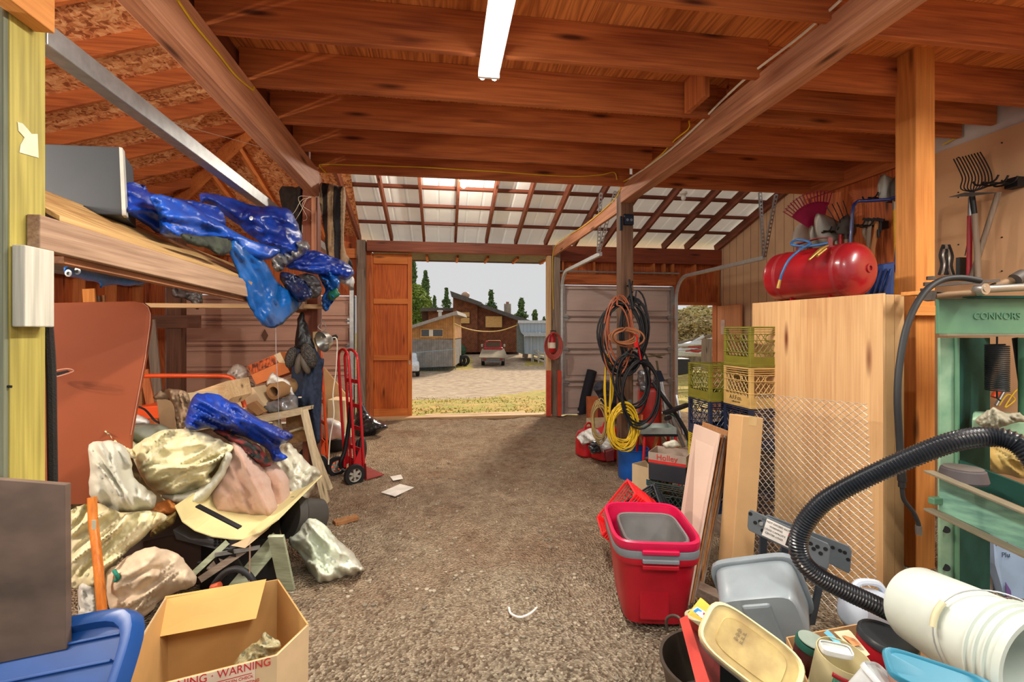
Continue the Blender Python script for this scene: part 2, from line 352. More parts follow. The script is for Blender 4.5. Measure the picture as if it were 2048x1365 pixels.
# ---------------- ground inside ----------------
def dirt():
    m = bpy.data.materials.new('dirt_and_gravel'); m.use_nodes = True; t = m.node_tree; n = t.nodes; L = t.links
    b = n['Principled BSDF']; b.inputs['Roughness'].default_value = .95; b.inputs['Specular IOR Level'].default_value = .2
    tc = n.new('ShaderNodeTexCoord')
    def nz(s, dt=6, r=.6):
        q = n.new('ShaderNodeTexNoise'); q.inputs['Scale'].default_value = s; q.inputs['Detail'].default_value = dt; q.inputs['Roughness'].default_value = r; L.new(tc.outputs['Object'], q.inputs['Vector']); return q
    def ramp(src, p0, p1, c0, c1):
        r = n.new('ShaderNodeValToRGB'); r.color_ramp.elements[0].position = p0; r.color_ramp.elements[1].position = p1
        r.color_ramp.elements[0].color = c0; r.color_ramp.elements[1].color = c1; L.new(src, r.inputs['Fac']); return r
    a = ramp(nz(1.1).outputs['Fac'], .35, .65, srgb(190, 156, 126), srgb(228, 204, 172))
    bl = ramp(nz(11, 12, .82).outputs['Fac'], .36, .6, srgb(138, 112, 94), (1, 1, 1, 1))
    mx = n.new('ShaderNodeMix'); mx.data_type = 'RGBA'; mx.blend_type = 'MULTIPLY'; mx.inputs[0].default_value = .8; L.new(a.outputs[0], mx.inputs[6]); L.new(bl.outputs[0], mx.inputs[7])
    vo = n.new('ShaderNodeTexVoronoi'); vo.inputs['Scale'].default_value = 75; L.new(tc.outputs['Object'], vo.inputs['Vector'])
    bw = n.new('ShaderNodeRGBToBW'); L.new(vo.outputs['Color'], bw.inputs[0])
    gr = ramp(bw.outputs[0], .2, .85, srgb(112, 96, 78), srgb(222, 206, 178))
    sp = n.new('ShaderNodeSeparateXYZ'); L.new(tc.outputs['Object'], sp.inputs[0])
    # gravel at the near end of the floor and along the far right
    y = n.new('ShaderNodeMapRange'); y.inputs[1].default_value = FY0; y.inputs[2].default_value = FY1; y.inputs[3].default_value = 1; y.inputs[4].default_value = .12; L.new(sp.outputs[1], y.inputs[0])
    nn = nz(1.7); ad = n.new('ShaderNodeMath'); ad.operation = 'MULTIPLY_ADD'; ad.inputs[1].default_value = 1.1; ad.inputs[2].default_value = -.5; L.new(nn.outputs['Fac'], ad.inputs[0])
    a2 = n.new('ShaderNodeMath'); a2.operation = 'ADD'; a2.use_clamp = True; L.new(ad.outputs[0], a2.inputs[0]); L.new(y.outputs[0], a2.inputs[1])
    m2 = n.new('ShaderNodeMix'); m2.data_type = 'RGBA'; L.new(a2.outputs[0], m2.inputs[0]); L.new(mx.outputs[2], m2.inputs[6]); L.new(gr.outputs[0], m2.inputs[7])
    L.new(m2.outputs[2], b.inputs['Base Color'])
    h = n.new('ShaderNodeMath'); h.operation = 'MULTIPLY_ADD'; h.inputs[1].default_value = .5; L.new(nz(38, 8, .75).outputs['Fac'], h.inputs[0]); L.new(vo.outputs['Distance'], h.inputs[2])
    bp = n.new('ShaderNodeBump'); bp.inputs['Strength'].default_value = 1; bp.inputs['Distance'].default_value = .02; bp.inputs['Distance'].default_value = .045; L.new(h.outputs[0], bp.inputs['Height']); L.new(bp.outputs[0], b.inputs['Normal'])
    return m
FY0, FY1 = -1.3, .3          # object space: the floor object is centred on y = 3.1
def fz(x, y):
    p = Vector((x, y, 0)); z = .03*noise.noise(p*1.3)+.018*noise.noise(p*4.1)+.016*abs(noise.noise(p*9))+.012*noise.noise(p*22)
    rut = math.exp(-((x-.75-.02*y)/.45)**2)*.03
    return (z-rut)*.8
g = MB(); g.grid(lambda u, v: (-5+10.6*u, -2.2+10.5*v, fz(-5+10.6*u, -2.2+10.5*v)), 300, 300)
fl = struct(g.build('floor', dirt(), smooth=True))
# ---------------- end wall ----------------
WY = 8.3; PZ = 3.04
def board(name, p0, p1, w_, h_, m, bev=.003, up=(0, 0, 1), lab=None, cat='timber', grp=None, parent=None):
    mb = MB(); mb.bar(p0, p1, w_, h_, up); o = mb.build(name, m, parent, bev=bev)
    if parent is None: tag(o, lab, cat, grp)
    return o
g = MB()
def sheet(x0, x1, z0, z1, y=WY+.12, t=.015): g.bx((x0, y, z0), (x1, y+t, z1))
sheet(-4.75, -4.34, 0, 3.25); sheet(-1.46, -1.2, 0, PZ); sheet(-4.34, -1.46, 2.12, 3.25); sheet(1.95, 2.1, 0, PZ); sheet(2.1, 4.3, 2.36, PZ)
sheet(4.3, 5.3, 2.03, PZ); sheet(5.12, 5.3, 0, 2.03); sheet(4.2, 4.32, 0, 2.1)
struct(g.build('wall_back', M_plyw))
# framing of the end wall
g = MB(); g.bx((-1.26, WY-.07, 2.86), (1.95, WY+.07, PZ)); tag(g.build('door_header_beam', darkw('x'), bev=.004), 'dark timber header beam spanning over the open sliding doorway', 'beam')
g = MB(); g.bx((2.07, WY-.04, 2.76), (5.2, WY+.06, PZ)); tag(g.build('wall_plate', wood('redwood_plate', (150, 74, 46), (104, 48, 30), 'x'), bev=.003), 'reddish board along the top of the wall above the right roller door', 'board')
g = MB(); g.bx((-4.7, WY-.04, 2.74), (-1.3, WY+.06, 2.9)); tag(g.build('wall_plate', studw('x'), bev=.003), 'orange board along the top of the wall above the left roller door', 'board')
g = MB(); g.bx((2.08, WY-.06, 2.36), (4.27, WY-.01, 2.54)); tag(g.build('door_header_board', joistw('x'), bev=.003), 'orange header board directly over the right roller door', 'board')
for i, (x, z0) in enumerate([(2.13, 2.54), (2.72, 2.54), (3.3, 2.54), (3.86, 2.54), (4.07, 2.54), (4.24, 2.54), (4.68, 2.04), (5.15, 2.04)]):
    g = MB(); g.bx((x-.02, WY-.02, z0), (x+.02, WY+.12, 2.77 if x > 2 else 2.76))
    tag(g.build('wall_stud', studw('z'), bev=.002), ['short stud nearest the doorway post, above the right roller door', 'second short stud from the left above the right roller door', 'third short stud from the left above the right roller door', 'left one of the pair of studs above the roller door end', 'right one of the pair of studs above the roller door end', 'stud at the right corner of the roller door opening', 'stud in the middle above the small side doorway', 'stud in the corner beside the tan siding above the side doorway'][i], 'stud', 'studs above the doors')
g = MB(); g.bx((4.28, WY-.03, 2.0), (5.2, WY+.1, 2.05)); tag(g.build('doorway_lintel', studw('x'), bev=.002), 'thin orange lintel over the small side doorway', 'lintel')
for x, l in ((4.27, 'left jamb of the small side doorway'), (5.13, 'right jamb of the small side doorway behind the open door')):
    g = MB(); g.bx((x-.03, WY-.03, 0), (x+.03, WY+.12, 2.0)); tag(g.build('door_jamb', studw('z'), bev=.002), l, 'jamb')
g = MB(); g.bx((1.93, WY-.09, 0), (2.07, WY+.05, PZ)); tag(g.build('doorway_post', greyw('z'), bev=.004), 'grey post on the right side of the open sliding doorway', 'post')
g = MB(); g.bx((1.85, WY-.04, 0), (1.92, WY+.12, 2.86)); tag(g.build('door_jamb', pinew('z'), bev=.003), 'pale wooden jamb on the right edge of the sliding doorway', 'jamb')
g = MB(); g.bx((-1.42, WY-.09, 0), (-1.28, WY+.05, PZ)); tag(g.build('doorway_post', greyw('z'), bev=.004), 'grey post between the left roller door and the sliding door', 'post')
# soffit outside over the opening
g = MB(); g.bx((-1.2, WY+.14, 2.88), (1.9, WY+1.0, 2.91)); g.bx((-1.2, WY+1.0, 2.86), (2, WY+1.04, 3.05)); tag(g.build('eave_soffit', mat('grey_soffit', (118, 112, 112), .8)), 'grey eave soffit outside above the sliding doorway', 'eave')
for i in range(5):
    x = -.3+i*.55
    g = MB(); g.bx((x, WY+.3, 2.835), (x+.04, WY+.95, 2.878)); tag(g.build('rafter_tail', joistw('y')), '%s wooden rafter tail from the left under the eave outside the doorway' % ['first', 'second', 'third', 'fourth', 'fifth'][i], 'rafter tail', 'rafter tails outside the doorway')
# sliding door leaf
t = thing('sliding_door', (-.9, WY+.2, 0), 'orange plywood sliding door leaf slid half open, with board frame', 'door')
g = MB(); g.bx((-1.26, WY+.2, .02), (-.53, WY+.215, 2.86)); g.build('panel', M_plyd, t)
for x in (-1.22, -.565):
    g = MB(); g.bx((x-.035, WY+.155, .02), (x+.035, WY+.2, 2.86)); g.build('stile', wood('door_board', (215, 128, 58), (182, 96, 40), 'z'), t, bev=.002)
for z, h_ in ((.09, .14), (1.05, .09), (2.03, .09), (2.76, .16)):
    g = MB(); g.bx((-1.18, WY+.16, z-h_/2), (-.6, WY+.2, z+h_/2)); g.build('rail', wood('door_board', (215, 128, 58), (182, 96, 40), 'x'), t, bev=.002)
g = MB(); g.bx((-.575, WY+.15, .93), (-.555, WY+.16, 1.0)); g.build('latch', M_steel, t)
g = MB(); g.bx((-1.3, WY-.06, -.02), (1.95, WY+.14, .035)); g.bx((-.3, WY+.2, -.02), (1.5, WY+.32, .03)); tag(g.build('door_sill', pinew('x'), bev=.003), 'pale timber sill boards lying across the doorway ground', 'sill')
# ---------------- roller doors ----------------
def roller(x0, x1, top, n, lab, col, handles):
    t = thing('roller_door', ((x0+x1)/2, WY+.03, 0), lab, 'garage door')
    ms = mat(col[0], col[1], .55, noise_amt=.05, nscale=2, stretch=(1, 1, 6)); rail = mat(col[0]+'_rail', col[2], .5, .2)
    h_ = top/n
    for i in range(n):
        z = i*h_
        g = MB(); g.bx((x0, WY+.03, z+.004), (x1, WY+.06, z+h_-.004))
        for k in range(1, 2):
            g.bx((x0+.1, WY+.005, z+h_*.22), (x1-.1, WY+.03, z+h_*.72))
        p = g.build('door_section', ms, t, bev=.008)
        for q in (z+.05, z+h_-.05):
            r = MB(); r.bx((x0+.03, WY-.012, q-.022), (x1-.03, WY+.02, q+.022)); r.build('ridge', ms, p, bev=.008)
    g = MB(); g.bx((x0, WY+.061, .03), (x1, WY+.07, top)); g.build('backing', ms, t)
    for z in [i*h_ for i in range(1, n)]:
        for x in (x0+.06, x1-.06):
            g = MB(); g.bx((x-.05, WY-.03, z-.05), (x+.05, WY+.0, z+.05)); g.tube([(x-.07, WY-.03, z), (x+.07, WY-.03, z)], .012); g.build('hinge', M_steel, t)
    for x in (x0+.02, x1-.02):
        g = MB(); g.bx((x-.035, WY-.02, .02), (x+.035, WY+.02, top)); g.build('edge_channel', M_steel, t)
    if handles:
        for z in handles:
            g = MB(); c = Vector(((x0+x1)/2-.02, WY-.03, z)); g.prism([c+Vector((-.05, 0, 0)), c+Vector((0, 0, -.1)), c+Vector((.05, 0, 0)), c+Vector((0, 0, .1))], (0, .02, 0)); g.build('handle_plate', mat('worn_bronze', (120, 84, 62), .6, .3), t)
    return t
roller(2.12, 4.24, 2.34, 4, 'closed beige roller door right of the sliding doorway', ('beige_door', (196, 176, 166), (120, 108, 104)), None)
roller(-4.26, -1.47, 2.1, 5, 'closed tan roller door at the left behind the cluttered shelf', ('tan_door', (206, 162, 140), (150, 112, 96)), (1.98, 1.44, .9))
# door tracks
def track(name, pts, lab, m=M_steelp, w_=.045):
    g = MB()
    for a, b_ in zip(pts, pts[1:]): g.bar(a, b_, w_, w_*1.2)
    o = g.build(name, m, bev=.004); return tag(o, lab, 'track')
def lvl(x, z0, yb, n=6, ye=WY-.05, r=.38, rise=0):
    P = [(x, ye, .02), (x, ye, z0-r)]
    for i in range(1, n+1):
        a = math.pi/2*i/n; P.append((x, ye-r*(1-math.cos(a)), z0-r+r*math.sin(a)))
    P.append((x, yb, z0+rise)); return P
e1 = onX(1197, 508, 2.07); e2 = onX(1528, 516, 4.28)
track('door_track', lvl(2.1, e1.z, e1.y), 'pale steel track curving back from the left side of the right roller door')
track('door_track', lvl(4.28, e2.z, e2.y), 'pale steel track curving back from the right side of the right roller door')
track('door_track', [(-1.5, WY-.05, .02), (-1.5, WY-.05, 2.2), (-1.5, WY-.2, 2.45), (-1.5, 7.9, 2.56), (-1.42, 1.9, 2.56)], 'long grey steel track crossing under the left rafters to the doorway post', M_steel, .07)
track('door_track', [(-4.32, WY-.05, .02), (-4.32, WY-.05, 2.2)], 'steel track on the left edge of the left roller door', M_steel)
g = MB(); g.tube([(2.05, WY-.12, 2.57), (4.3, WY-.12, 2.57)], .016); tag(g.build('torsion_rod', M_steel, smooth=40), 'thin steel torsion rod above the right roller door', 'rod')
def strap(name, a, b_, lab):
    """perforated angle iron"""
    a, b_ = Vector(a), Vector(b_); A = align(a, b_, (0, 1, 0)); l = (b_-a).length; g = MB(A); w_ = .034; st = .05; n = int(l/st)
    for y in (-w_/2, w_/2): g.box((l/2, y, 0), (l, .008, .006))
    for i in range(n+1): g.box((i*l/n, 0, 0), (.022, w_, .006))
    g.box((l/2, -w_/2, .012), (l, .004, .028)); return tag(g.build(name, M_steel), lab, 'hanger')
strap('track_hanger', e1+Vector((0, 0, .02)), e1+Vector((.0, -.1, .78)), 'perforated steel hanger holding the left track end, upright strap')
strap('track_hanger', e1+Vector((0, -.02, .02)), e1+Vector((.16, -.2, .78)), 'perforated steel hanger holding the left track end, slanted strap')
strap('track_hanger', e2+Vector((0, 0, .02)), Vector(onX(1521, 385, 4.28)), 'perforated steel hanger beside the siding, upright strap')
strap('track_hanger', e2+Vector((0, -.02, .02)), Vector(onX(1553, 390, 4.32)), 'perforated steel hanger beside the siding, slanted strap')
# ---------------- right walls ----------------
def zr(y): return PZ+.31*(WY-y)
g = MB(); g.prism([(5.2, 4.8, 0), (5.2, WY+.12, 0), (5.2, WY+.12, PZ), (5.2, 4.8, zr(4.8)+.1)], (.02, 0, 0)); struct(g.build('wall_right_far', M_t111))
g = MB(); g.bx((4.12, 3.66, 0), (4.14, 4.82, 3.06)); struct(g.build('wall_right_mid', M_plyw))
g = MB(); g.bx((4.1, -.8, 0), (4.14, 3.66, 3.0)); struct(g.build('wall_right', M_gyp))
g = MB(); g.bx((4.12, -.8, 3.0), (4.14, 4.2, 3.4)); struct(g.build('trim_1', M_white))
g = MB(); g.bx((4.1, 4.82, 0), (5.2, 4.9, 3.3)); struct(g.build('wall_right_return', studw('z')))
g = MB(); g.bx((4.08, 3.7, 3.0), (4.12, 4.85, 3.28)); tag(g.build('ledger_board', joistw('y'), bev=.003), 'orange ledger board under the joist ends above the plywood tool wall', 'board')
# screws on the wallboard
g = MB()
for py in (274, 309, 540): pass
for y in (3.25, 2.95, 2.7):
    for z in (2.9, 2.62, 2.58, 2.2, 1.95): g.ball((4.097, y, z), .006, 4)
tag(g.build('wall_screws', M_blackm), 'row of dark screw heads in the tan wallboard', 'screws', kind='stuff')
# ---------------- left walls ----------------
g = MB(); g.bx((-4.75, 1.2, 0), (-4.73, WY+.1, 3.2)); struct(g.build('wall_left', wood('cedar_wall', (196, 104, 52), (134, 60, 30), 'z')))
for i in range(9):
    y = 8.1-i*.6; g = MB(); g.bx((-4.73, y-.02, 0), (-4.6, y+.02, 2.9)); tag(g.build('wall_stud', studw('z'), bev=.002), '%s upright orange stud from the far corner along the far left wall' % ['first', 'second', 'third', 'fourth', 'fifth', 'sixth', 'seventh', 'eighth', 'ninth'][i], 'stud', 'studs of the far left wall')
for z in (1.1, 2.2):
    g = MB(); g.bx((-4.62, 3.0, z), (-4.58, 8.1, z+.14)); tag(g.build('wall_girt', greyw('y'), bev=.002), 'weathered girt board across the left wall studs, '+('upper' if z > 2 else 'lower')+' one', 'board')
# ---------------- loft: joists, beams, plywood ----------------
JT = 3.285; JB = 3.05
g = MB(); g.bx((-1.3, .9, JT), (4.14, 4.92, JT+.02)); struct(g.build('ceiling', M_ply))
ordn = ['nearest', 'second', 'third', 'fourth', 'fifth', 'sixth']
JY = [1.55, 2.12, 2.66, 3.2, 3.74, 4.28, 4.83]
for i, y in enumerate(JY):
    k = len(JY)-1-i
    lab = 'left joist under the plywood loft, %s from the far end' % ['first', 'second', 'third', 'fourth', 'fifth', 'sixth', 'seventh'][k]
    g = MB(); g.bx((-1.26, y-.02, JB), (1.97 if i else 2.0, y+.02, JT)); tag(g.build('ceiling_joist', joistw('x'), bev=.004), lab, 'joist', 'ceiling joists over the left bay')
for i, y in enumerate([1.6, 2.15, 2.67, 2.95, 3.19, 3.75, 4.3, 4.8]):
    k = 7-i; g = MB(); g.bx((1.93, y+.045-.02, JB), (4.09, y+.045+.02, JT)) if y < 4.7 else g.bx((2.0, y-.02, JB), (4.09, y+.02, JT))
    tag(g.build('ceiling_joist', joistw('x'), bev=.004), 'right bay joist between the big beam and the tool wall, %s from the far end' % ['first', 'second', 'third', 'fourth', 'fifth', 'sixth', 'seventh', 'eighth'][k], 'joist', 'ceiling joists over the right bay')
g = MB(); g.bx((1.7, 2.9, JB), (1.74, 3.16, JT)); tag(g.build('blocking', joistw('z'), bev=.003), 'short dark block between joists beside the big right beam', 'block')
g = MB(); g.bx((1.91, .6, 2.9), (2.03, 4.93, 3.08)); tag(g.build('support_beam', beamw('y'), bev=.008), 'large pinkish beam running overhead to the hose-hung post', 'beam')
g = MB(); g.bx((-1.27, .6, 2.8), (-1.17, 4.78, 3.05)); tag(g.build('support_beam', beamw('y'), bev=.008), 'weathered beam overhead on the left running to the jacket-hung post', 'beam')
g = MB(); g.bx((1.94, 5.07, 2.84), (1.98, WY-.095, 2.99)); tag(g.build('tie_board', beamw('y'), bev=.004), 'narrow tie board running from the hose-hung post to the doorway', 'board')
g = MB(); g.bx((-1.31, .9, 3.052), (-1.28, 4.9, 3.283)); tag(g.build('light_block_board', darkw('y'), bev=.002), 'added dark board keeping lamp light out above the left beam', 'board')  # board added to stop the left lamp shining in over the beam
# posts
g = MB(); g.bx((1.92, 4.93, -.03), (2.06, 5.07, 3.06)); tag(g.build('timber_post', wood('post_brown', (134, 98, 72), (84, 60, 46), 'z'), bev=.006), 'brown timber post hung with coiled hoses and cables', 'post')
g = MB(); g.bx((-1.345, 4.85, -.03), (-1.205, 4.99, 3.06)); tag(g.build('timber_post', darkw('z'), bev=.006), 'dark timber post behind the denim jacket and tarps on the left', 'post')
g = MB(); g.bx((2.93, 2.57, -.03), (3.07, 2.71, 3.42)); tag(g.build('timber_post', wood('post_orange', (232, 158, 82), (190, 116, 54), 'z'), bev=.006), 'bright orange square post in front of the tool wall', 'post')
g = MB(); g.bx((2.06, 1.2, 3.1), (2.2, 1.3, 3.2))
g = MB(); g.bar(at(1756, 95, 2.75)+Vector((0, 0, .1)), at(1905, 5, 2.55)+Vector((0, 0, .1)), .09, .12); tag(g.build('bearing_block', wood('post_orange', (232, 158, 82), (190, 116, 54), 'y'), bev=.004), 'short orange bearing block on top of the bright orange post', 'block')
for z, dx in ((1.62, 0), (1.55, .0)):
    pass
g = MB(); g.bx((2.86, 2.52, 1.60), (3.12, 2.57, 1.66)); tag(g.build('cleat', wood('post_orange', (232, 158, 82), (190, 116, 54), 'x'), bev=.003), 'small orange cleat nailed across the bright orange post', 'block')
g = MB(); g.bx((1.90, 4.9, 2.6), (1.925, 4.93, 2.75)); g.bx((1.95, 4.915, 2.66), (2.05, 4.93, 2.78)); tag(g.build('post_bracket', mat('blue_black_steel', (30, 40, 60), .5, .4)), 'dark bolted bracket at the top of the hose-hung post', 'bracket')
# ---------------- lean-to roof ----------------
RX = [onY(px, 489, WY).x for px in (718, 783, 848, 911, 973, 1032, 1092, 1150, 1207, 1266, 1330, 1376)] + [5.15]
ordr = ['first', 'second', 'third', 'fourth', 'fifth', 'sixth', 'seventh', 'eighth', 'ninth', 'tenth', 'eleventh', 'twelfth', 'thirteenth']
for i, x in enumerate(RX):
    g = MB(); g.bar((x, WY+.1, PZ+.07-.031), (x, 4.5, PZ+.07+.31*3.8), .04, .14)
    tag(g.build('roof_rafter', darkw('y'), bev=.003), '%s rafter from the left under the white metal lean-to roof' % ordr[i], 'rafter', 'rafters of the metal lean-to roof')
for i in range(8):
    y = WY+.02-.36-.47*i if i else WY-.3
    z = zr(y)+.165; g = MB(); g.bar((RX[0], y, z), (5.2, y, z), .085, .04)
    tag(g.build('roof_purlin', darkw('x'), bev=.002), '%s purlin up from the doors under the white metal roof' % ordr[i], 'purlin', 'purlins of the metal lean-to roof')
def ribroof(x0, x1, y0, y1, zo):
    """ribbed steel sheet, ribs every 0.23 m running up the slope"""
    xs = []; x = x0
    while x < x1:
        xs += [(x, 0), (x+.18, 0), (x+.195, .02), (x+.215, .02)]; x += .23
    g = MB(); a = g.pts([(q, y0, zr(y0)+zo+h_) for q, h_ in xs]); b_ = g.pts([(q, y1, zr(y1)+zo+h_) for q, h_ in xs])
    for i in range(len(xs)-1): g.face([a[i], a[i+1], b_[i+1], b_[i]])
    return g
M_roofw = mat('white_ribbed_metal', (252, 251, 248), .35, 0, noise_amt=.03, nscale=4)
ro = ribroof(RX[0]-.03, 5.3, WY+.5, 4.2, .19).build('roof_panel', M_roofw, solid=.003); struct(ro)
_t = M_roofw.node_tree; _b = _t.nodes['Principled BSDF']; _tr = _t.nodes.new('ShaderNodeBsdfTranslucent'); _tr.inputs['Color'].default_value = (.95, .95, .93, 1); _mx = _t.nodes.new('ShaderNodeMixShader'); _mx.inputs[0].default_value = .3  # translucency added so daylight brightens the underside of the metal sheet
_t.links.new(_b.outputs[0], _mx.inputs[1]); _t.links.new(_tr.outputs[0], _mx.inputs[2]); _t.links.new(_mx.outputs[0], _t.nodes['Material Output'].inputs['Surface'])
# OSB hip roof over the left wing
XL = -4.68
def zl(x): return PZ+.31*(x-XL)
hip = lambda s: Vector((XL+s, WY-s, PZ+.31*s))
g = MB(); o_ = .14
A = hip(-.3); B = hip(3.6)
g.face(g.pts([(A.x, A.y, A.z+o_), (RX[0], A.y, A.z+o_), (RX[0], B.y, B.z+o_), (B.x, B.y, B.z+o_)]))
g.face(g.pts([(A.x, A.y, A.z+o_), (B.x, B.y, B.z+o_), (B.x, .2, B.z+o_), (A.x, .2, A.z+o_)]))
g.face(g.pts([(RX[0], B.y, B.z+o_), (B.x, B.y, B.z+o_), (B.x, .2, B.z+o_), (RX[0]+.3, .2, B.z+o_)]))
struct(g.build('ceiling_osb', M_osb, solid=.012))
g = MB(); g.bar(hip(0)+Vector((0, 0, .0)), hip(3.7), .04, .2); tag(g.build('hip_rafter', wood('bright_rafter', (224, 140, 76), (180, 96, 48), 'x'), bev=.003), 'bright orange hip rafter rising from the far left corner', 'rafter')
for i in range(10):
    y = 6.95-.56*i; top = min(WY-y, 3.5)
    g = MB(); g.bar((XL-.1, y, zl(XL-.1)+.07), (XL+top, y, zl(XL+top)+.07), .04, .14)
    tag(g.build('roof_rafter', joistw('x'), bev=.003), '%s rafter from the far end under the OSB roof on the left' % ordr[i], 'rafter', 'rafters of the left OSB roof')
for i, x in enumerate([-3.6, -3.0, -2.45, -1.95]):
    s = x-XL; g = MB(); g.bar((x, WY+.1, PZ+.04), (x, WY-s, PZ+.07+.31*s), .04, .14)
    tag(g.build('roof_rafter', wood('bright_rafter', (224, 140, 76), (180, 96, 48), 'y'), bev=.003), '%s short jack rafter from the left below the hip on the OSB roof' % ordr[i], 'rafter', 'jack rafters below the hip')
g = MB(); g.bx((-4.75, 1.2, 2.88), (-4.6, WY, 3.02)); tag(g.build('wall_plate', studw('y')), 'orange plate on top of the far left wall', 'board')
# ---------------- lamps ----------------
M_tube = mat('lit_fluorescent_tube', (255, 255, 255), .4, emit=(255, 250, 240), es=9)
M_fix = mat('white_enamel', (240, 240, 236), .35)
def shoplight(x, y0, y1, z, lab, e):
    t = thing('fluorescent_light', (x, (y0+y1)/2, z), lab, 'ceiling light', 'fluorescent ceiling lights')
    g = MB(); g.box((x, (y0+y1)/2, z+.03), (.13, y1-y0, .05), taper=(.5, 1)); g.build('housing', M_fix, t, bev=.004)
    for dx in (-.036, .036):
        g = MB(); g.tube([(x+dx, y0+.02, z-.005), (x+dx, y1+.02, z-.005)], .016, 12); g.build('tube', M_tube, t, smooth=50)
    for yy in (y0+.005, y1-.01):
        g = MB(); g.box((x, yy, z+.005), (.125, .02, .055)); g.build('lamp_holder', M_fix, t)
    light('fluorescent_glow', 'AREA', (x, (y0+y1)/2, z-.04), e, (1, .95, .86), (0, 0, 0), .12, y1-y0)
shoplight(.27, 1.62, 2.80, JB-.03, 'lit twin-tube fluorescent light under the ceiling joists', 58)
shoplight(.9, -1.2, 0, JB-.03, 'unseen twin-tube fluorescent light added as fill behind the viewer', 46)  # unseen fixture added as fill light for the interior
shoplight(-3.3, .2, 1.4, JB-.1, 'unseen twin-tube fluorescent light added as fill over the left wing', 34)  # added fixture out of view, brightens the left wing
shoplight(3.2, .2, 1.4, JB-.1, 'unseen twin-tube fluorescent light added as fill near the tan wall', 42)  # added fixture out of view, lifts the right side
def bulb(p, lab, lit, top=None):
    t = thing('light_bulb', p, lab, 'bulb')
    g = MB(frame(p)); g.lathe([(.05, .03), (.055, .0), (.03, -.02)], 16); g.build('socket', mat('porcelain', (232, 226, 214), .3), t, smooth=40)
    g = MB(frame(p)); g.ball((0, 0, -.055), .034, 8, (1, 1, 1.2)); g.build('bulb', mat('lit_bulb', (255, 240, 200), .3, emit=(255, 220, 150), es=25) if lit else mat('bulb_glass', (225, 222, 215), .2), t, smooth=True)
    if top: g = MB(); g.tube([p, (p[0], p[1], top)], .004, 6); g.build('cord', M_black, t)
    if lit: light('bulb_glow', 'POINT', Vector(p)+Vector((0, 0, -.13)), 60, (1, .92, .8), size=.04)
p = onY(927, 362, 6.2); bulb((p.x, p.y, p.z), 'lit bulb in a porcelain socket under the metal roof', True)
p = onY(1367, 388, 6.2); bulb((p.x, p.y, p.z), 'unlit bulb under the metal roof right of the hose post', False)
bulb((-3.0, 1.5, 2.5), 'unseen lit bulb added under the left rafters to brighten them', True, 3.7)  # unseen bulb added to brighten the left roof boards
light('bulb_glow', 'POINT', (-3.0, 1.5, 2.2), 60, (1, .84, .62), size=.05)  # extra point lamp added at that bulb for more fill
# ================= right side =================
def cardb(n='cardboard', c=(200, 158, 108)): return mat(n, c, .85, noise_amt=.05, nscale=5, bump=.05, bscale=120)
M_card = cardb(); M_cardp = cardb('cardboard_pale', (216, 190, 150)); M_cardd = cardb('cardboard_dark', (170, 128, 84))
M_rub = mat('black_rubber', (24, 25, 28), .6, noise_amt=.15)
def zmap(o): return o
# tall plywood sheet on a flat carton
A = Vector((2.27, 3.22, 0)); B = Vector((2.38, 2.27, 0)); zt = 1.705
t = thing('flat_carton', (2.42, 2.75, 0), 'tall narrow brown carton standing behind the plywood sheet', 'carton')
nrm = (B-A).cross(Vector((0, 0, 1))).normalized()*-1
if nrm.x < 0: nrm = -nrm
g = MB(); g.prism([A+nrm*.02, B+nrm*.02, B+nrm*.155, A+nrm*.155], (0, 0, zt)); g.build('body', M_card, t, bev=.004)
g = MB(); g.prism([B+nrm*.08-Vector((0, .0015, 0)), B+nrm*.083-Vector((0, .0015, 0)), B+nrm*.083, B+nrm*.08], (0, 0, zt)); g.build('seam', M_cardd, t)
g = MB(); g.prism([A, B, B+nrm*.018, A+nrm*.018], (0, 0, zt+.006)); tag(g.build('plywood_sheet', wood('plywood_sheet', (232, 188, 134), (202, 150, 100), 'z', dark=(120, 60, 36)), bev=.001), 'large knotty plywood sheet standing upright behind the wire mesh', 'sheet')
# expanded metal sheet
def emesh():
    TL, TR, BL, BR = at(1497, 786, 3.38), at(1734, 808, 2.56), at(1497, 1235, 3.05), at(1760, 1275, 2.3)
    nx, nz_ = 17, 62
    def P(u, v): return TL.lerp(TR, u).lerp(BL.lerp(BR, u), v)
    g = MB()
    for j in range(nz_+1):
        pts = []
        for i in range(2*nx+1):
            o_ = (.42 if (i+j) % 2 else -.42)/nz_
            pts.append(P(i/(2*nx), min(max(j/nz_+o_, 0), 1)))
        g.tube(pts, .0021, 4)
    return g.build('expanded_metal_sheet', mat('light_expanded_metal', (214, 206, 192), .45, .3))
tag(emesh(), 'sheet of expanded metal mesh leaning on the plywood sheet', 'mesh sheet')
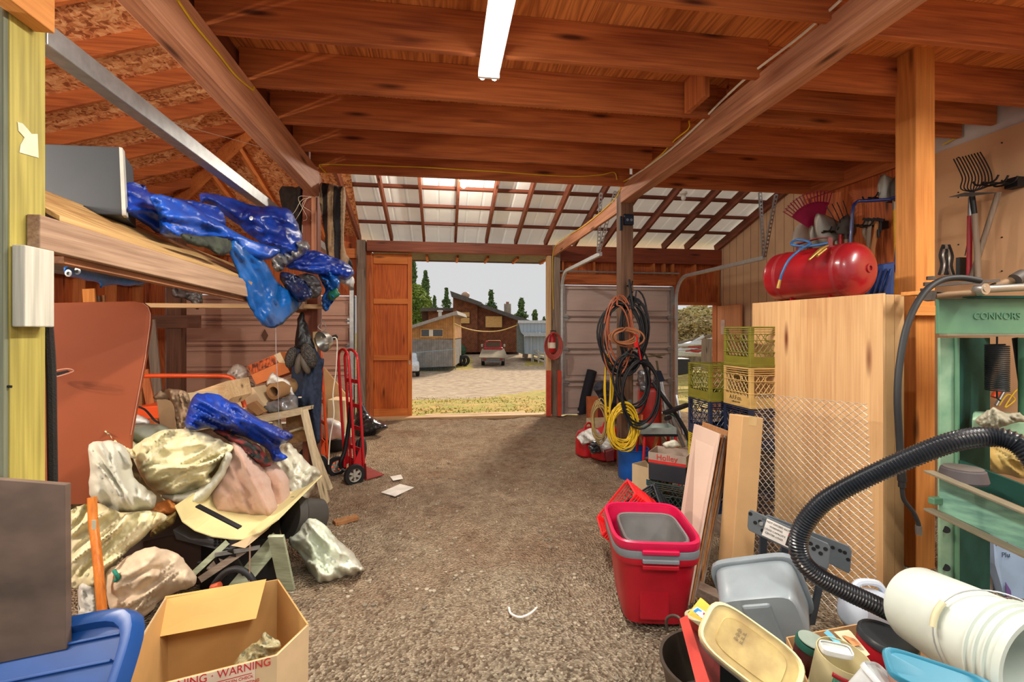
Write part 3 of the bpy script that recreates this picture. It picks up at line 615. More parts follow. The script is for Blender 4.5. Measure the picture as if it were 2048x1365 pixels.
# ---------- red air tank ----------
def tank():
    a = Vector((2.36, 2.98, 1.88)); b = Vector((2.46, 2.54, 1.875)); r = .166; l = (b-a).length
    t = thing('air_tank', (a+b)/2-Vector((0, 0, r)), 'glossy red compressed air tank lying on top of the plywood sheet', 'tank')
    M = align(a, b) @ Matrix.Rotation(math.pi/2, 4, 'Y'); red = mat('glossy_red', (168, 20, 30), .28, noise_amt=.18, nscale=3, coat=.3, col2=(120, 22, 28))
    prof = [(r*math.sin(q), -.03-.075*math.cos(q)) for q in [i*math.pi/16 for i in range(1, 9)]]+[(r, 0)]
    prof += [(r, l*.98)]+[(r*math.cos(q), l+.09*math.sin(q)) for q in [i*math.pi/20 for i in range(1, 10)]]
    g = MB(M); g.lathe(prof, 48); g.build('shell', red, t, smooth=35)
    for zz_ in (l*.94, .03):
        g = MB(M); g.lathe([(r+.0005, zz_-.012), (r+.0025, zz_), (r+.0005, zz_+.012)], 48, None, False, False); g.build('weld_seam', mat('weld_red', (150, 40, 46), .4), t, smooth=40)
    g = MB(M); g.lathe([(.026, l+.08), (.026, l+.096), (.014, l+.098), (.012, l+.09)], 20); g.build('end_port', red, t, smooth=40)
    top = (a+b)/2+Vector((0, 0, r))
    d = (b-a).normalized()
    g = MB(); pts = [top-d*.12+Vector((-.02, 0, -.005)), top-d*.12+Vector((-.02, 0, .045)), top+d*.02+Vector((-.02, 0, .06)), top+d*.1+Vector((-.02, 0, .05)), top+d*.1+Vector((-.02, 0, -.01))]
    for p, q in zip(pts, pts[1:]): g.bar(p, q, .03, .006)
    g.build('handle', mat('dark_red_metal', (110, 24, 26), .5), t)
    for k in (.22, .8):
        g = MB(); c = a.lerp(b, k); g.box((c.x-.02, c.y, c.z-r+.008), (.1, .012, .03)); g.build('foot', red, t)
    # blue hose on the tank
    h = thing('air_hose', top, 'short blue air hose looped over the red tank with a brass fitting', 'hose')
    P = [at(1585, 486, 2.72), at(1590, 492, 2.85), at(1650, 488, 2.75), at(1600, 496, 2.9), at(1586, 487, 3.0), at(1600, 492, 2.85), at(1640, 486, 2.76)]
    P = [at(1655, 487, 2.96), at(1615, 493, 2.98), at(1588, 491, 3.0), at(1583, 486, 3.06), at(1596, 480, 3.1), at(1620, 486, 3.0), at(1600, 500, 2.93), at(1578, 520, 2.92), at(1565, 545, 2.93), at(1560, 560, 2.94)]
    g = MB(); g.tube(spline(P, 8), .0075, 10); g.build('hose', mat('blue_rubber', (44, 96, 150), .45), h, smooth=60)
    g = MB(); g.tube([at(1560, 560, 2.94), at(1556, 577, 2.95)], [.009, .011], 10); g.build('fitting', mat('brass', (196, 158, 84), .35, .7), h, smooth=40)
    k = thing('air_fitting', top, 'pair of brass couplers resting on top of the red tank', 'fitting')
    g = MB(); g.tube([at(1618, 520, 2.84), at(1640, 500, 2.86), at(1655, 492, 2.9)], [.006, .011, .008], 10); g.build('coupler', mat('brass'), k, smooth=40) if False else g.build('coupler', MT['brass'], k, smooth=40)
    g = MB(); g.tube([at(1634, 512, 2.84), at(1652, 498, 2.86)], [.01, .008], 10); g.build('coupler', MT['brass'], k, smooth=40)
tank()
# ---------- milk crates ----------
def crate(M, sz, m, lab, style='diamond', grp=None, win=True):
    w_, d_, h_ = sz; c = M.translation
    t = thing('milk_crate', c, lab, 'crate', grp)
    g = MB(M)
    for sx in (-1, 1):
        for sy in (-1, 1):
            g.box((sx*(w_/2-.014), sy*(d_/2-.014), h_/2), (.028, .028, h_))
    for z, q in ((h_-.006, .012), (h_-.022, .005), (h_-.038, .005), (h_-.054, .005), (.01, .02), (h_*.66, .005), (h_*.36, .006)):
        for s_ in (-1, 1):
            g.box((0, s_*(d_/2-.004), z), (w_, .012 if q > .01 else .014, q)); g.box((s_*(w_/2-.004), 0, z), (.012 if q > .01 else .014, d_, q))
    g.build('frame', m, t, bev=.002)
    def side(ux, L, off):
        """lattice in the plane; ux True = runs along x"""
        g = MB(M); z0, z1 = .075, h_-.05; x0, x1 = -L/2+.04, L/2-.04
        def P(x, z): return (x, off, z) if ux else (off, x, z)
        th = .004
        if style == 'slots':
            n = 9
            for i in range(n+1): x = x0+(x1-x0)*i/n; g.tube([P(x, .02), P(x, h_-.05)], .0035, 4)
        else:
            n = 6; s_ = (x1-x0)/n; H_ = z1-z0; nn = int(H_/s_)+n+1
            for k in range(-n-2, n+8):
                for sg in (1, -1):
                    xs = x0+k*s_ if sg == 1 else x1-k*s_
                    pa = (xs, z0); pb = (xs+sg*H_*.75, z1)
                    # clip to x range
                    (ax, az), (bx_, bz) = pa, pb
                    if ax == bx_: continue
                    def cl(x): return az+(bz-az)*(x-ax)/(bx_-ax)
                    lo, hi = (min(ax, bx_), max(ax, bx_)); a_ = max(lo, x0); b_ = min(hi, x1)
                    if b_-a_ < .01: continue
                    za, zb = cl(a_), cl(b_)
                    if win:
                        # leave the hand hole open
                        ts = [(a_+(b_-a_)*i/12, za+(zb-za)*i/12) for i in range(13)]
                        hid = lambda p: ((p[0])/.045)**2+((p[1]-(z1-.03))/.028)**2 < 1
                        for p, q in zip(ts, ts[1:]):
                            if not hid(p) and not hid(q): g.tube([P(*p), P(*q)], th*.7, 4, caps=False)
                    else: g.tube([P(a_, za), P(b_, zb)], th*.7, 4, caps=False)
            if win:
                g.tube([P(.045*math.cos(a), z1-.03+.028*math.sin(a)) for a in [i*math.pi/9 for i in range(18)]], .004, 5, closed=True)
        # solid band low on the side
        if ux: g.box((0, off, .042), (L-.03, .006, .06))
        else: g.box((off, 0, .042), (.006, L-.03, .06))
        g.build('side_panel', m, t)
    side(True, w_, -d_/2+.004); side(True, w_, d_/2-.004); side(False, d_, -w_/2+.004); side(False, d_, w_/2-.004)
    g = MB(M)
    for i in range(9):
        x = -w_/2+.02+i*(w_-.04)/8; g.box((x, 0, .012), (.008, d_-.01, .008))
    for i in range(7):
        y = -d_/2+.02+i*(d_-.04)/6; g.box((0, y, .012), (w_-.01, .008, .008))
    g.build('base', m, t); return t
cm = {'olive': mat('olive_plastic', (128, 122, 38), .45, noise_amt=.12), 'tan': mat('tan_plastic', (214, 176, 106), .5, noise_amt=.12),
      'navy': mat('navy_plastic', (38, 48, 74), .4, noise_amt=.1), 'yellow': mat('yellow_plastic', (206, 180, 50), .45), 'red': mat('red_plastic', (226, 30, 34), .35, noise_amt=.06), 'black': mat('blackish_plastic', (36, 42, 50), .4),
      'dgreen': mat('dark_green_plastic', (52, 66, 62), .5)}
HC = .288
base = MB(); base.bx((2.02, 3.02, 0), (2.44, 3.72, .1)); tag(base.build('low_platform', greyw('y'), bev=.003), 'low grey board platform under the milk crate stacks', 'platform')
zz = .1
for i, (k, l) in enumerate([('navy', 'navy milk crate at the bottom of the right stack, beside the leaning plywood'), ('black', 'blackish milk crate second from the bottom of the right stack'), ('navy', 'navy milk crate directly under the tan lettered crate'), ('tan', 'tan milk crate with black lettering, under the topmost olive crate'), ('olive', 'olive green milk crate topmost of the stacks')]):
    t = crate(frame((2.27, 3.17, zz+i*HC)), (.32, .32, HC-.004), cm[k], l, grp='stacked milk crates')
    if k == 'tan':
        g = MB(); g.bx((2.107, 3.05, zz+i*HC+.012), (2.111, 3.3, zz+i*HC+.085)); g.build('name_plate', cm['tan'], t)
        text('A.F.F.co.', facing((2.106, 3.175, zz+i*HC+.058), (0, -1, 0), (0, 0, 1)), .042, mat('ink_black', (30, 28, 28), .6), t)
        text('1-800-424-2970', facing((2.106, 3.175, zz+i*HC+.028), (0, -1, 0), (0, 0, 1)), .016, MT['ink_black'], t)
for i, (k, l) in enumerate([('navy', 'navy milk crate at the bottom of the left stack'), ('yellow', 'yellow milk crate low in the left stack beside the open side door'), ('navy', 'navy milk crate under the olive one in the left stack'), ('olive', 'olive green milk crate on top of the left, lower stack')]):
    crate(frame((2.18, 3.53, zz+i*HC)), (.32, .32, HC-.004), cm[k], l, grp='stacked milk crates')
# tilted crates behind the totes
c1 = at(1268, 1010, 3.15); crate(Matrix.Translation(at(1262, 1092, 3.1)) @ Matrix.Rotation(math.radians(-12), 4, 'Z') @ Matrix.Rotation(math.radians(-52), 4, 'Y') @ Matrix.Translation((0.14, 0, 0)), (.34, .3, .24), cm['red'], 'bright red plastic crate tipped on its side behind the red totes', 'slots', win=False)
crate(Matrix.Translation(at(1330, 1075, 3.3)) @ Matrix.Rotation(math.radians(-25), 4, 'Z') @ Matrix.Rotation(math.radians(-38), 4, 'Y') @ Matrix.Rotation(math.radians(18), 4, 'X'), (.3, .36, .28), cm['black'], 'black plastic crate tipped between the red crate and the leaning boards', 'slots', win=False)
# ---------- totes ----------
def tote(c, rz, w_, d_, h_, m, lab, rim=.022, taper=.76, z0=0, lip=None, grp=None, rib=False):
    t = thing('storage_tote', (c[0], c[1], z0), lab, 'tote', grp)
    M = frame((c[0], c[1], z0), rz); th = .005
    def ring(f, z): return (f, z)
    P = [(taper*.9, 0.0), (taper, .012), (taper+.02, .03), (.96, h_-.05), (.97, h_-.012)]
    Q = [(p-th/(w_/2), z) for p, z in reversed(P)]; Q[-1] = (P[0][0], .006)
    g = MB(M); g.lathe([(p, z) for p, z in P+Q], 56, None, True, True, w_/2, d_/2, 5.5); g.build('body', m, t, smooth=30)
    R = [(.955, h_-.04), (1.02, h_-.045), (1.035, h_-.03), (1.03, h_-.006), (1.0, h_), (.955, h_-.004)]
    g = MB(M); g.lathe(R+[R[0]], 56, None, False, False, w_/2, d_/2, 5.5); g.build('rim', lip or m, t, smooth=35)
    for s_ in (-1, 1):
        if rib: g = MB(M); g.box((-.02, s_*d_/2*.82, h_*.42), (w_*.34, .03, h_*.6), taper=(1.08, 1)); g.build('side_rib', m, t, bev=.008)
        g = MB(M); g.box((0, s_*(d_/2*1.03), h_-.05), (w_*.42, .02, .022)); g.build('handle', lip or m, t, bev=.005)
    return t
tc_ = at(1297, 1100, 2.62); rz_ = -TH+math.radians(-4)
m_red = mat('tote_red', (186, 20, 40), .38, noise_amt=.08); m_mag = mat('tote_magenta', (206, 22, 72), .35, noise_amt=.06); m_grey = mat('tote_grey', (132, 136, 142), .42, noise_amt=.08)
tote(tc_, rz_, .42, .54, .385, m_red, 'red storage tote standing on the dirt, outermost of the nested totes', rib=True)
tote(tc_, rz_, .425, .545, .34, m_grey, 'grey storage tote rim nested between the two red totes', z0=.075, taper=.7)
tote(tc_, rz_, .43, .55, .36, m_mag, 'crimson storage tote nested on top of the tote stack', z0=.1, taper=.68)
tote(tc_+Vector((.015, 0, 0)), rz_, .33, .40, .25, mat('tote_grey_inner', (120, 118, 116), .45), 'small grey bin sitting inside the crimson tote', z0=.175, taper=.72)
# ---------- leaning boards and long carton ----------
def quadboard(name, TL, TR, BR, BL, th, m, lab, cat='board', grp=None):
    n = (TR-TL).cross(BL-TL).normalized(); n = n if n.dot(TL-C0) > 0 else -n
    g = MB(); g.prism([TL, TR, BR, BL], n*th); return tag(g.build(name, m, bev=.0015), lab, cat, grp)
brd = mat('coated_board', (214, 186, 168), .35, noise_amt=.06, nscale=3); brn = wood('brown_board', (176, 124, 78), (120, 76, 44), 'z')
gr = wood('grey_board', (150, 134, 120), (104, 88, 76), 'z')
ls = ['wide pinkish white laminate board, front of the boards leaning by the totes', 'brown edged board just behind the pinkish laminate board', 'thin grey board, third of the leaning boards', 'brown board, fourth of the leaning boards', 'narrow brown board next to the long leaning carton', 'thin dark board, last of the leaning boards before the long carton']
for i in range(6):
    o_ = Vector((.030*i+(.005 if i else 0), .02*i, 0)); dz = Vector((0, 0, .0-.01*(i % 3)))
    quadboard('leaning_board', at(1388, 848, 3.12)+o_+dz, at(1438, 868, 2.86)+o_+dz, Vector((*at(1375, 1215, 2.6).xy, 0))+o_*.75, Vector((*at(1345, 1130, 3.02).xy, 0))+o_*.75, .013, [brd, brn, gr, brn, brn, gr][i], ls[i], grp='boards leaning by the totes')
def carton_bar(p0, p1, w_, d_, rz, m, lab):
    u = (Vector(p1)-Vector(p0)).normalized(); g = MB()
    x = Vector((math.cos(rz), math.sin(rz), 0)); x = (x-u*x.dot(u)).normalized(); y = u.cross(x)
    P = lambda p, a, b: Vector(p)+x*a*w_/2+y*b*d_/2
    g.hexa([P(p0, -1, -1), P(p0, 1, -1), P(p0, 1, 1), P(p0, -1, 1), P(p1, -1, -1), P(p1, 1, -1), P(p1, 1, 1), P(p1, -1, 1)])
    return g
p0 = at(1466, 1195, 2.72); p0.z = .0; p1 = at(1492, 832, 2.8)
t = thing('long_carton', p0, 'long closed cardboard carton standing upright beside the leaning boards', 'carton')
carton_bar(p0, p1, .135, .125, math.radians(2), M_card, '').build('body', M_card, t, bev=.004)
e = (p1-p0).normalized(); carton_bar(p1-e*.05, p1+e*.0012, .05, .127, math.radians(2), M_cardp, '').build('tape', mat('packing_tape', (206, 172, 120), .3), t)
p0b = p0+Vector((.16, -.02, 0)); carton_bar(p0b, p0b+Vector((.01, .05, .52)), .02, .16, math.radians(20), M_cardd, '')
# ---------- jack with drilled plates ----------
def jack():
    t = thing('lift_jack', at(1600, 1200, 2.25), 'grey steel lift jack with two drilled crosspieces leaning in front of the mesh', 'jack')
    m = mat('grey_enamel_steel', (112, 120, 126), .4, .4, noise_amt=.08)
    def plate(TL, TR, BR, BL, holes):
        n = (TR-TL).cross(BL-TL).normalized(); n = n if n.dot(TL-C0) > 0 else -n
        g = MB(); ch = .12
        def P(u, v): return TL.lerp(TR, u).lerp(BL.lerp(BR, u), v)
        poly = [P(.03, 0), P(.97, 0), P(1, .15), P(1, .85), P(.985, 1), P(.8, .98), P(.2, 1.0), P(.02, 1), P(0, .85), P(0, .15)]
        g.prism(poly, n*.006); o = g.build('crosspiece', m, t, bev=.003)
        for u, v in holes:
            h = MB(align(P(u, v)-n*.001, P(u, v)+n*.01) @ Matrix.Rotation(math.pi/2, 4, 'Y')); h.lathe([(.0085, 0), (.0085, .0005)], 14); h.build('bolt_hole', mat('hole_dark', (18, 18, 20), .9), o)
        return P, n, o
    P, n, o = plate(at(1497, 1018, 2.2), at(1661, 1090, 2.0), at(1657, 1142, 2.0), at(1494, 1060, 2.2), [(.03, .2), (.1, .5), (.16, .35), (.2, .7), (.78, .3), (.82, .45), (.86, .3), (.9, .5), (.95, .25)])
    A_ = facing(P(.45, .48)-n*.003, P(1, .5)-P(0, .5), P(.5, 0)-P(.5, 1))
    g = MB(A_); g.box((0, 0, 0), (.15, .082, .001)); lb = g.build('warning_label', mat('label_white', (232, 226, 218), .5), o)
    g = MB(A_); g.box((.045, -.01, .001), (.05, .05, .001)); g.build('label_panel', mat('label_dark', (40, 38, 40), .5), lb)
    g = MB(A_); g.box((.045, .018, .0016), (.05, .009, .001)); g.build('label_strip', mat('label_red', (190, 40, 40), .5), lb)
    for k in range(4): text(['DO NOT EXCEED RATED', 'WARNING', 'LOAD CAPACITY', 'CENTER LOAD'][k], A_ @ Matrix.Translation((-.03, .03-.017*k, .002)), .011, MT['ink_black'], o, ext=.0002)
    b = MB(align(P(.18, .4)-n*.012, P(.18, .4)) @ Matrix.Rotation(math.pi/2, 4, 'Y')); b.lathe([(.008, 0), (.009, .004), (.009, .012)], 6); b.build('bolt', M_steel, o)
    plate(at(1530, 1028, 2.42), at(1704, 1095, 2.2), at(1700, 1150, 2.2), at(1528, 1066, 2.42), [(.88, .3), (.93, .3), (.8, .3), (.97, .5)])
    for a, b_ in (((1528, 1050), (1524, 1140)), ((1572, 1075), (1562, 1145)), ((1612, 1112), (1594, 1225)), ((1652, 1110), (1622, 1250))):
        g = MB(); g.bar(at(*a, 2.2), at(*b_, 2.28), .036, .012, (0, 1, 0)); g.build('strut', mat('strut_blue_grey', (92, 104, 118), .4, .4), t, bev=.002)
    g = MB(); g.tube([at(1583, 1100, 2.3), at(1578, 1150, 2.3)], .02, 20); g.build('piston', mat('chrome', (200, 204, 208), .12, 1), t, smooth=40)
    g = MB(); g.tube([at(1578, 1148, 2.3), at(1577, 1160, 2.3), at(1572, 1240, 2.32)], [.034, .036, .036], 20); g.build('cylinder', M_black, t, smooth=40)
jack()
# ---------- hoses ----------
def corr(name, P, r, m, lab, k=14, ridge=.16, n=16, pitch=.0105):
    S_ = spline(P, k); L = [0]
    for a, b_ in zip(S_, S_[1:]): L.append(L[-1]+(b_-a).length)
    N = int(L[-1]/(pitch/2)); out = []; j = 0; rr = []
    for i in range(N+1):
        s = L[-1]*i/N
        while j < len(L)-2 and L[j+1] < s: j += 1
        out.append(S_[j].lerp(S_[j+1], (s-L[j])/max(L[j+1]-L[j], 1e-9))); rr.append(r*(1 if i % 2 else 1-ridge))
    g = MB(); g.tube(out, rr, n); return tag(g.build(name, m, smooth=75), lab, 'hose')
corr('vacuum_hose', [at(2110, 1000, 1.5), at(2070, 925, 1.52), at(2030, 885, 1.56), at(1975, 874, 1.6), at(1900, 886, 1.62), at(1800, 925, 1.66), at(1700, 972, 1.72), at(1640, 1010, 1.77), at(1602, 1062, 1.8), at(1600, 1112, 1.8), at(1632, 1150, 1.79), at(1690, 1182, 1.77), at(1750, 1210, 1.75), at(1800, 1235, 1.74)], .0345, mat('shiny_black_hose', (30, 34, 40), .3, coat=.2), 'thick black corrugated vacuum hose curling across the green press')
t = thing('hydraulic_hose', at(1800, 1000, 2.0), 'thin black rubber hose hanging from the press past the orange post', 'hose')
g = MB(); g.tube(spline([at(1960, 562, 2.1), at(1920, 556, 2.1), at(1880, 562, 2.1), at(1845, 590, 2.08), at(1815, 650, 2.05), at(1799, 730, 2.02), at(1795, 800, 2), at(1799, 880, 2), at(1803, 950, 2)], 8), .0135, 12); g.build('hose', M_rub, t, smooth=60)
g = MB(); g.tube([at(1803, 945, 2), at(1804, 962, 2), at(1804, 963, 2), at(1804, 975, 2)], [.017, .017, .014, .014], 12); g.build('coupling', M_blackm, t, smooth=40)
g = MB(); g.tube(spline([at(1804, 975, 2), at(1808, 1000, 2), at(1826, 1024, 2), at(1836, 1045, 2), at(1837, 1055, 2)], 6), .0085, 10); g.build('tail', M_rub, t, smooth=60)
g = MB(); g.tube([at(1837, 1052, 2), at(1838, 1070, 2)], .012, 8); g.build('end_fitting', mat('dull_steel', (110, 104, 96), .5, .6), t, smooth=30)
# ---------- green press ----------
def press():
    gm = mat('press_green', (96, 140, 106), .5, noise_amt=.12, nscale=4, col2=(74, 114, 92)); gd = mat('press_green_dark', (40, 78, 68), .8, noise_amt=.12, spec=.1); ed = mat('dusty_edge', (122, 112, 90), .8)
    X0, Y0 = 2.07, 1.78
    t = thing('hydraulic_press', (2.3, 1.9, 0), 'heavy green steel hydraulic press frame at the right edge', 'press')
    # the press front stands square to the viewer, so build it in a turned frame
    D = 2.3
    def P(px, py, d=D): return at(px, py, d)
    s = D/F
    def channel(name, x0, x1, yt, yb, d, m, slope=0, fl=.05):
        """C-channel with its web towards us and lips above and below"""
        a, b_ = P(x0, yt, d), P(x1, yt+slope, d); h_ = (yb-yt)*d/F; u = (b_-a); n = FW
        g = MB(); g.prism([a, b_, b_-Vector((0, 0, h_)), a-Vector((0, 0, h_))], n*.02); w = g.build(name, m, t, bev=.002)
        for q, dz in ((0, .0), (1, -h_)):
            g = MB(); z = Vector((0, 0, dz)); g.prism([a+z-n*fl, b_+z-n*fl, b_+z, a+z], (0, 0, .012 if q == 0 else -.012)); g.build('flange', ed if q else gd, w, bev=.002)
        return a, b_, h_
    channel('head_beam', 1878, 2140, 598, 668, D, gm, 0, .045)
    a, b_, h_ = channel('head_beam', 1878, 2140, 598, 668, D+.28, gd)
    text('CONNORS', facing(P(1993, 633, D)-FW*.0015, RT, (0, 0, 1)), .046, gm, t, ext=.003)
    # upright: front flange strip, side web
    g = MB(); g.prism([P(1880, 676, 2.36), P(1912, 676, 2.36), P(1912, 1340, 2.36), P(1880, 1340, 2.36)], FW*.015); g.build('upright_flange', mat('press_green_light', (150, 180, 150), .5, noise_amt=.1, col2=(110, 150, 122)), t, bev=.003)
    g = MB(); q0, q1 = P(1912, 676, 2.36), P(1980, 676, 2.58); bt0, bt1 = P(1912, 1340, 2.36), P(1980, 1290, 2.58); bt1.z = bt0.z
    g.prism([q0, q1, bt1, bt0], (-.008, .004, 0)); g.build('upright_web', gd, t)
    g = MB(); g.tube([P(1914, 676, 2.35), P(1914, 1340, 2.35)], .01, 10); g.build('upright_edge', gm, t, smooth=50)
    for y in (1060, 1136):
        h = MB(align(P(1892, y, 2.355), P(1892, y, 2.3)) @ Matrix.Rotation(math.pi/2, 4, 'Y')); h.lathe([(.017, 0), (.017, .002)], 18); h.build('pin_hole', MT['hole_dark'], t)
    # second pair further back, the ram cylinder and its spring
    g = MB(); g.tube([P(2062, 676, 2.35), P(2062, 840, 2.35)], .045, 28); g.build('ram_cylinder', gm, t, smooth=40)
    g = MB(); g.prism([P(1944, 836, 2.2), P(2140, 848, 2.2), P(2140, 900, 2.2), P(1944, 880, 2.2)], ray(1960, 664)*.2); g.build('cross_block', mat('press_green_light'), t, bev=.01) if False else g.build('cross_block', MT['press_green_light'], t, bev=.01)
    # coil spring
    N = 24; pts = []
    c0, c1 = P(1994, 690, 2.33), P(1994, 782, 2.33)
    for i in range(N*14+1):
        k = i/(N*14); a_ = k*N*2*math.pi; c = c0.lerp(c1, k); pts.append(c+RT*(.042*math.cos(a_))+FW*(.042*math.sin(a_)))
    g = MB(); g.tube(pts, .0042, 5); g.tube([c0, c0+Vector((0, 0, .04))], .004, 5); g.tube([c1, c1-Vector((0, 0, .035)), c1-Vector((-.02, 0, .05))], .004, 5); g.build('return_spring', mat('dark_spring', (44, 46, 48), .45, .5), t, smooth=60)
    g = MB(); g.bar(P(2030, 676, 2.4), P(2046, 790, 2.4), .03, .008); g.build('strap', M_black, t)
    # bed beam sloping towards us
    a1, b1 = P(1878, 950, 2.2), P(2140, 1060, 1.86); hh = .165
    n = Vector((0, 0, 1)).cross(b1-a1).normalized(); n = n if n.dot(FW) > 0 else -n
    g = MB(); g.prism([a1, b1, b1-Vector((0, 0, hh)), a1-Vector((0, 0, hh))], n*.02); bed = g.build('bed_beam', mat('worn_press_green', (120, 164, 140), .45, noise_amt=.1, nscale=9, col2=(86, 126, 112), stretch=(1, 1, 4)), t, bev=.002)
    for dz, up in ((0, .01), (-hh, -.012)):
        z = Vector((0, 0, dz)); q = (a1-b1).normalized()*.04; g = MB(); g.prism([a1+z-n*.06+q, b1+z-n*.06, b1+z, a1+z+q*.5], (0, 0, up)); g.build('flange', ed, bed, bev=.002)
    g = MB(); g.box(P(1873, 1002, 2.2), (.06, .03, .03)); g.build('bed_pin', MT['press_green'], bed, bev=.004)
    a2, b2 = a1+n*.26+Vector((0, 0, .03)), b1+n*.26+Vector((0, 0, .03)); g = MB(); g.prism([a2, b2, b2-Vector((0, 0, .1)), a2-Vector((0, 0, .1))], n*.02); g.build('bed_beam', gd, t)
    # iron weight resting on the bed
    w_ = thing('iron_weight', P(1926, 955, 2.18), 'dark round iron weight resting on the press bed', 'weight')
    g = MB(frame(P(1926, 963, 2.19))); g.lathe([(.085, 0), (.09, .01), (.08, .055), (.07, .062)], 32); g.build('disc', mat('rusty_iron', (82, 74, 76), .7, noise_amt=.15), w_, smooth=30)
    g = MB(frame(P(1926, 963, 2.19))); g.lathe([(.072, .062), (.072, .064)], 32); g.build('face', mat('iron_face', (104, 96, 90), .75), w_)
press()
# gloves on the cross block
g = blob([(1952, 838), (1975, 822), (1990, 815), (2012, 828), (2038, 826), (2052, 842), (2020, 850), (1990, 858), (1958, 850)], 2.15, .03, 1.0, fold=.015, fk=14, asp=2, step=3, seed=3)
tag(g.build('work_gloves', mat('dusty_glove', (164, 158, 136), .95, noise_amt=.15, nscale=20), smooth=True), 'pair of grey dusty work gloves on the press cross block', 'gloves')
# tools lying on the press head
def rod(name, a, b_, r, m, lab, cat='tool', n=10, r2=None):
    g = MB(); g.tube([a, b_], [r, r2 or r], n); return tag(g.build(name, m, smooth=40), lab, cat)
rust = mat('rusty_steel', (92, 84, 78), .6, .4, noise_amt=.2); stl = mat('bright_steel', (176, 176, 170), .3, .8, noise_amt=.1)
zt = at(1960, 597, 2.35).z+.02
g = MB(); g.bar(at(1862, 572, 2.3), at(1990, 562, 2.3), .05, .012); tag(g.build('flat_bar', rust), 'flat rusty bar lying across the tools on the press head', 'bar')
t = thing('pry_bar', at(1880, 588, 2.25), 'bright steel wrench shaft with round head on the press head', 'wrench')
g = MB(); g.tube([at(1962, 579, 2.24), at(2100, 572, 2.24)], .018, 14); g.build('shaft', stl, t, smooth=40)
g = MB(frame(at(1962, 579, 2.22), 0, math.pi/2)); g.lathe([(.026, -.02), (.03, 0), (.026, .02)], 20); g.lathe([(.014, .02), (.014, .023)], 16); g.build('head', stl, t, smooth=30)
rod('hammer_handle', at(1868, 592, 2.22), at(1950, 586, 2.24), .015, wood('tool_handle', (150, 118, 84), (104, 80, 56), 'x', knots=False), 'short wooden tool handle lying under the flat bar', 'tool')
rod('socket_handle', at(1985, 574, 2.3), at(2040, 556, 2.3), .016, wood('tool_handle', (150, 118, 84), (104, 80, 56), 'x', knots=False), 'tapered wooden handle pointing up on the press head', 'tool', r2=.022)
rod('dark_socket', at(2030, 560, 2.28), at(2048, 550, 2.28), .03, rust, 'dark round socket at the right edge on the press head', 'socket', 14)
t = thing('angle_bracket', at(1862, 600, 2.22), 'small dark angle bracket on the left end of the press head', 'bracket')
g = MB(); g.bar(at(1862, 583, 2.2), at(1858, 602, 2.2), .04, .02); g.bar(at(1862, 583, 2.2), at(1892, 586, 2.25), .03, .006); g.build('bracket', rust, t)
g = MB(); g.box(at(1900, 592, 2.28), (.12, .06, .03)); tag(g.build('wood_wedge', greyw('x'), bev=.004), 'grey wooden wedge under the tools on the press head', 'block')
for i, (x, y) in enumerate([(1862, 572), (1856, 580), (1850, 584)]):
    g = MB(frame(at(x, 560+i*12, 2.5))); g.lathe([(.02, 0), (.02, .018)], 6); tag(g.build('hex_nut', rust), ['top', 'middle', 'bottom'][i]+' steel nut on the ledge of the orange post', 'nut')
g = MB(); g.box(at(1842, 588, 2.5), (.16, .08, .02)); tag(g.build('post_ledge', MT['post_orangex'], bev=.003), 'small wooden ledge on the orange post holding nuts', 'ledge')
# things seen through and under the press
g = blob([(1952, 905), (1980, 893), (2030, 892), (2060, 900), (2060, 955), (2010, 950), (1962, 942), (1950, 925)], 2.75, .06, 1, fold=.02, fk=8, seed=6, step=4)
tag(g.build('canvas_bag', mat('dusty_canvas_bag', (190, 164, 96), .5, noise_amt=.1), smooth=True), 'dusty yellow bag behind the press bed', 'bag')
t = thing('printed_carton', at(2010, 1130, 2.7), 'white and blue printed carton leaning under the press', 'carton')
cb = [at(1985, 1060, 2.7), at(2090, 1075, 2.6), at(2090, 1225, 2.6), at(2012, 1205, 2.7), at(1990, 1130, 2.7)]
g = MB(); g.prism(cb, FW*.2); g.build('body', mat('pale_blue_print', (168, 192, 222), .5, noise_amt=.08, nscale=3), t)
for k, (q, z) in enumerate([('MODEL', .03), ('Plus', -.05)]): text(q, facing(at(2012, 1088+k*22, 2.68)-FW*.006, RT, (0, 0, 1)), .04, mat('ink_blue', (40, 60, 90), .5), t)
g = MB(); g.prism([at(2010, 1165, 2.69)-FW*.004, at(2035, 1205, 2.69)-FW*.004, at(2012, 1205, 2.69)-FW*.004], FW*.003); g.build('print_patch', mat('print_purple', (120, 90, 150), .5), t)
g = MB(); g.bar(Vector((*at(1972, 1200, 2.75).xy, 0)), at(1962, 1030, 2.8), .06, .03, (0, 1, 0)); tag(g.build('wall_brace', greyw('z')), 'dark timber offcut leaning behind the press upright', 'timber')
t = thing('orange_tool', at(2010, 800, 3.42), 'orange handled clamp among cords behind the press', 'clamp')
g = MB(); g.tube([at(1988, 795, 3.42), at(1998, 778, 3.42)], .02, 10); g.tube([at(2006, 765, 3.42), at(2012, 745, 3.42)], .014, 10); g.build('handle', mat('orange_grip', (230, 84, 34), .4), t, smooth=40)
g = MB(); g.tube([at(1992, 812, 3.42), at(2016, 770, 3.42)], .012, 10); g.build('jaw', stl, t, smooth=40)
g = MB(); g.tube(spline([at(1998, 812, 3.42), at(2015, 790, 3.42), at(2030, 800, 3.42), at(2010, 815, 3.42), at(2035, 780, 3.42), at(2042, 812, 3.42)], 8), .004, 6); tag(g.build('tangled_cord', M_yel), 'tangled yellow cord behind the press', 'cord')
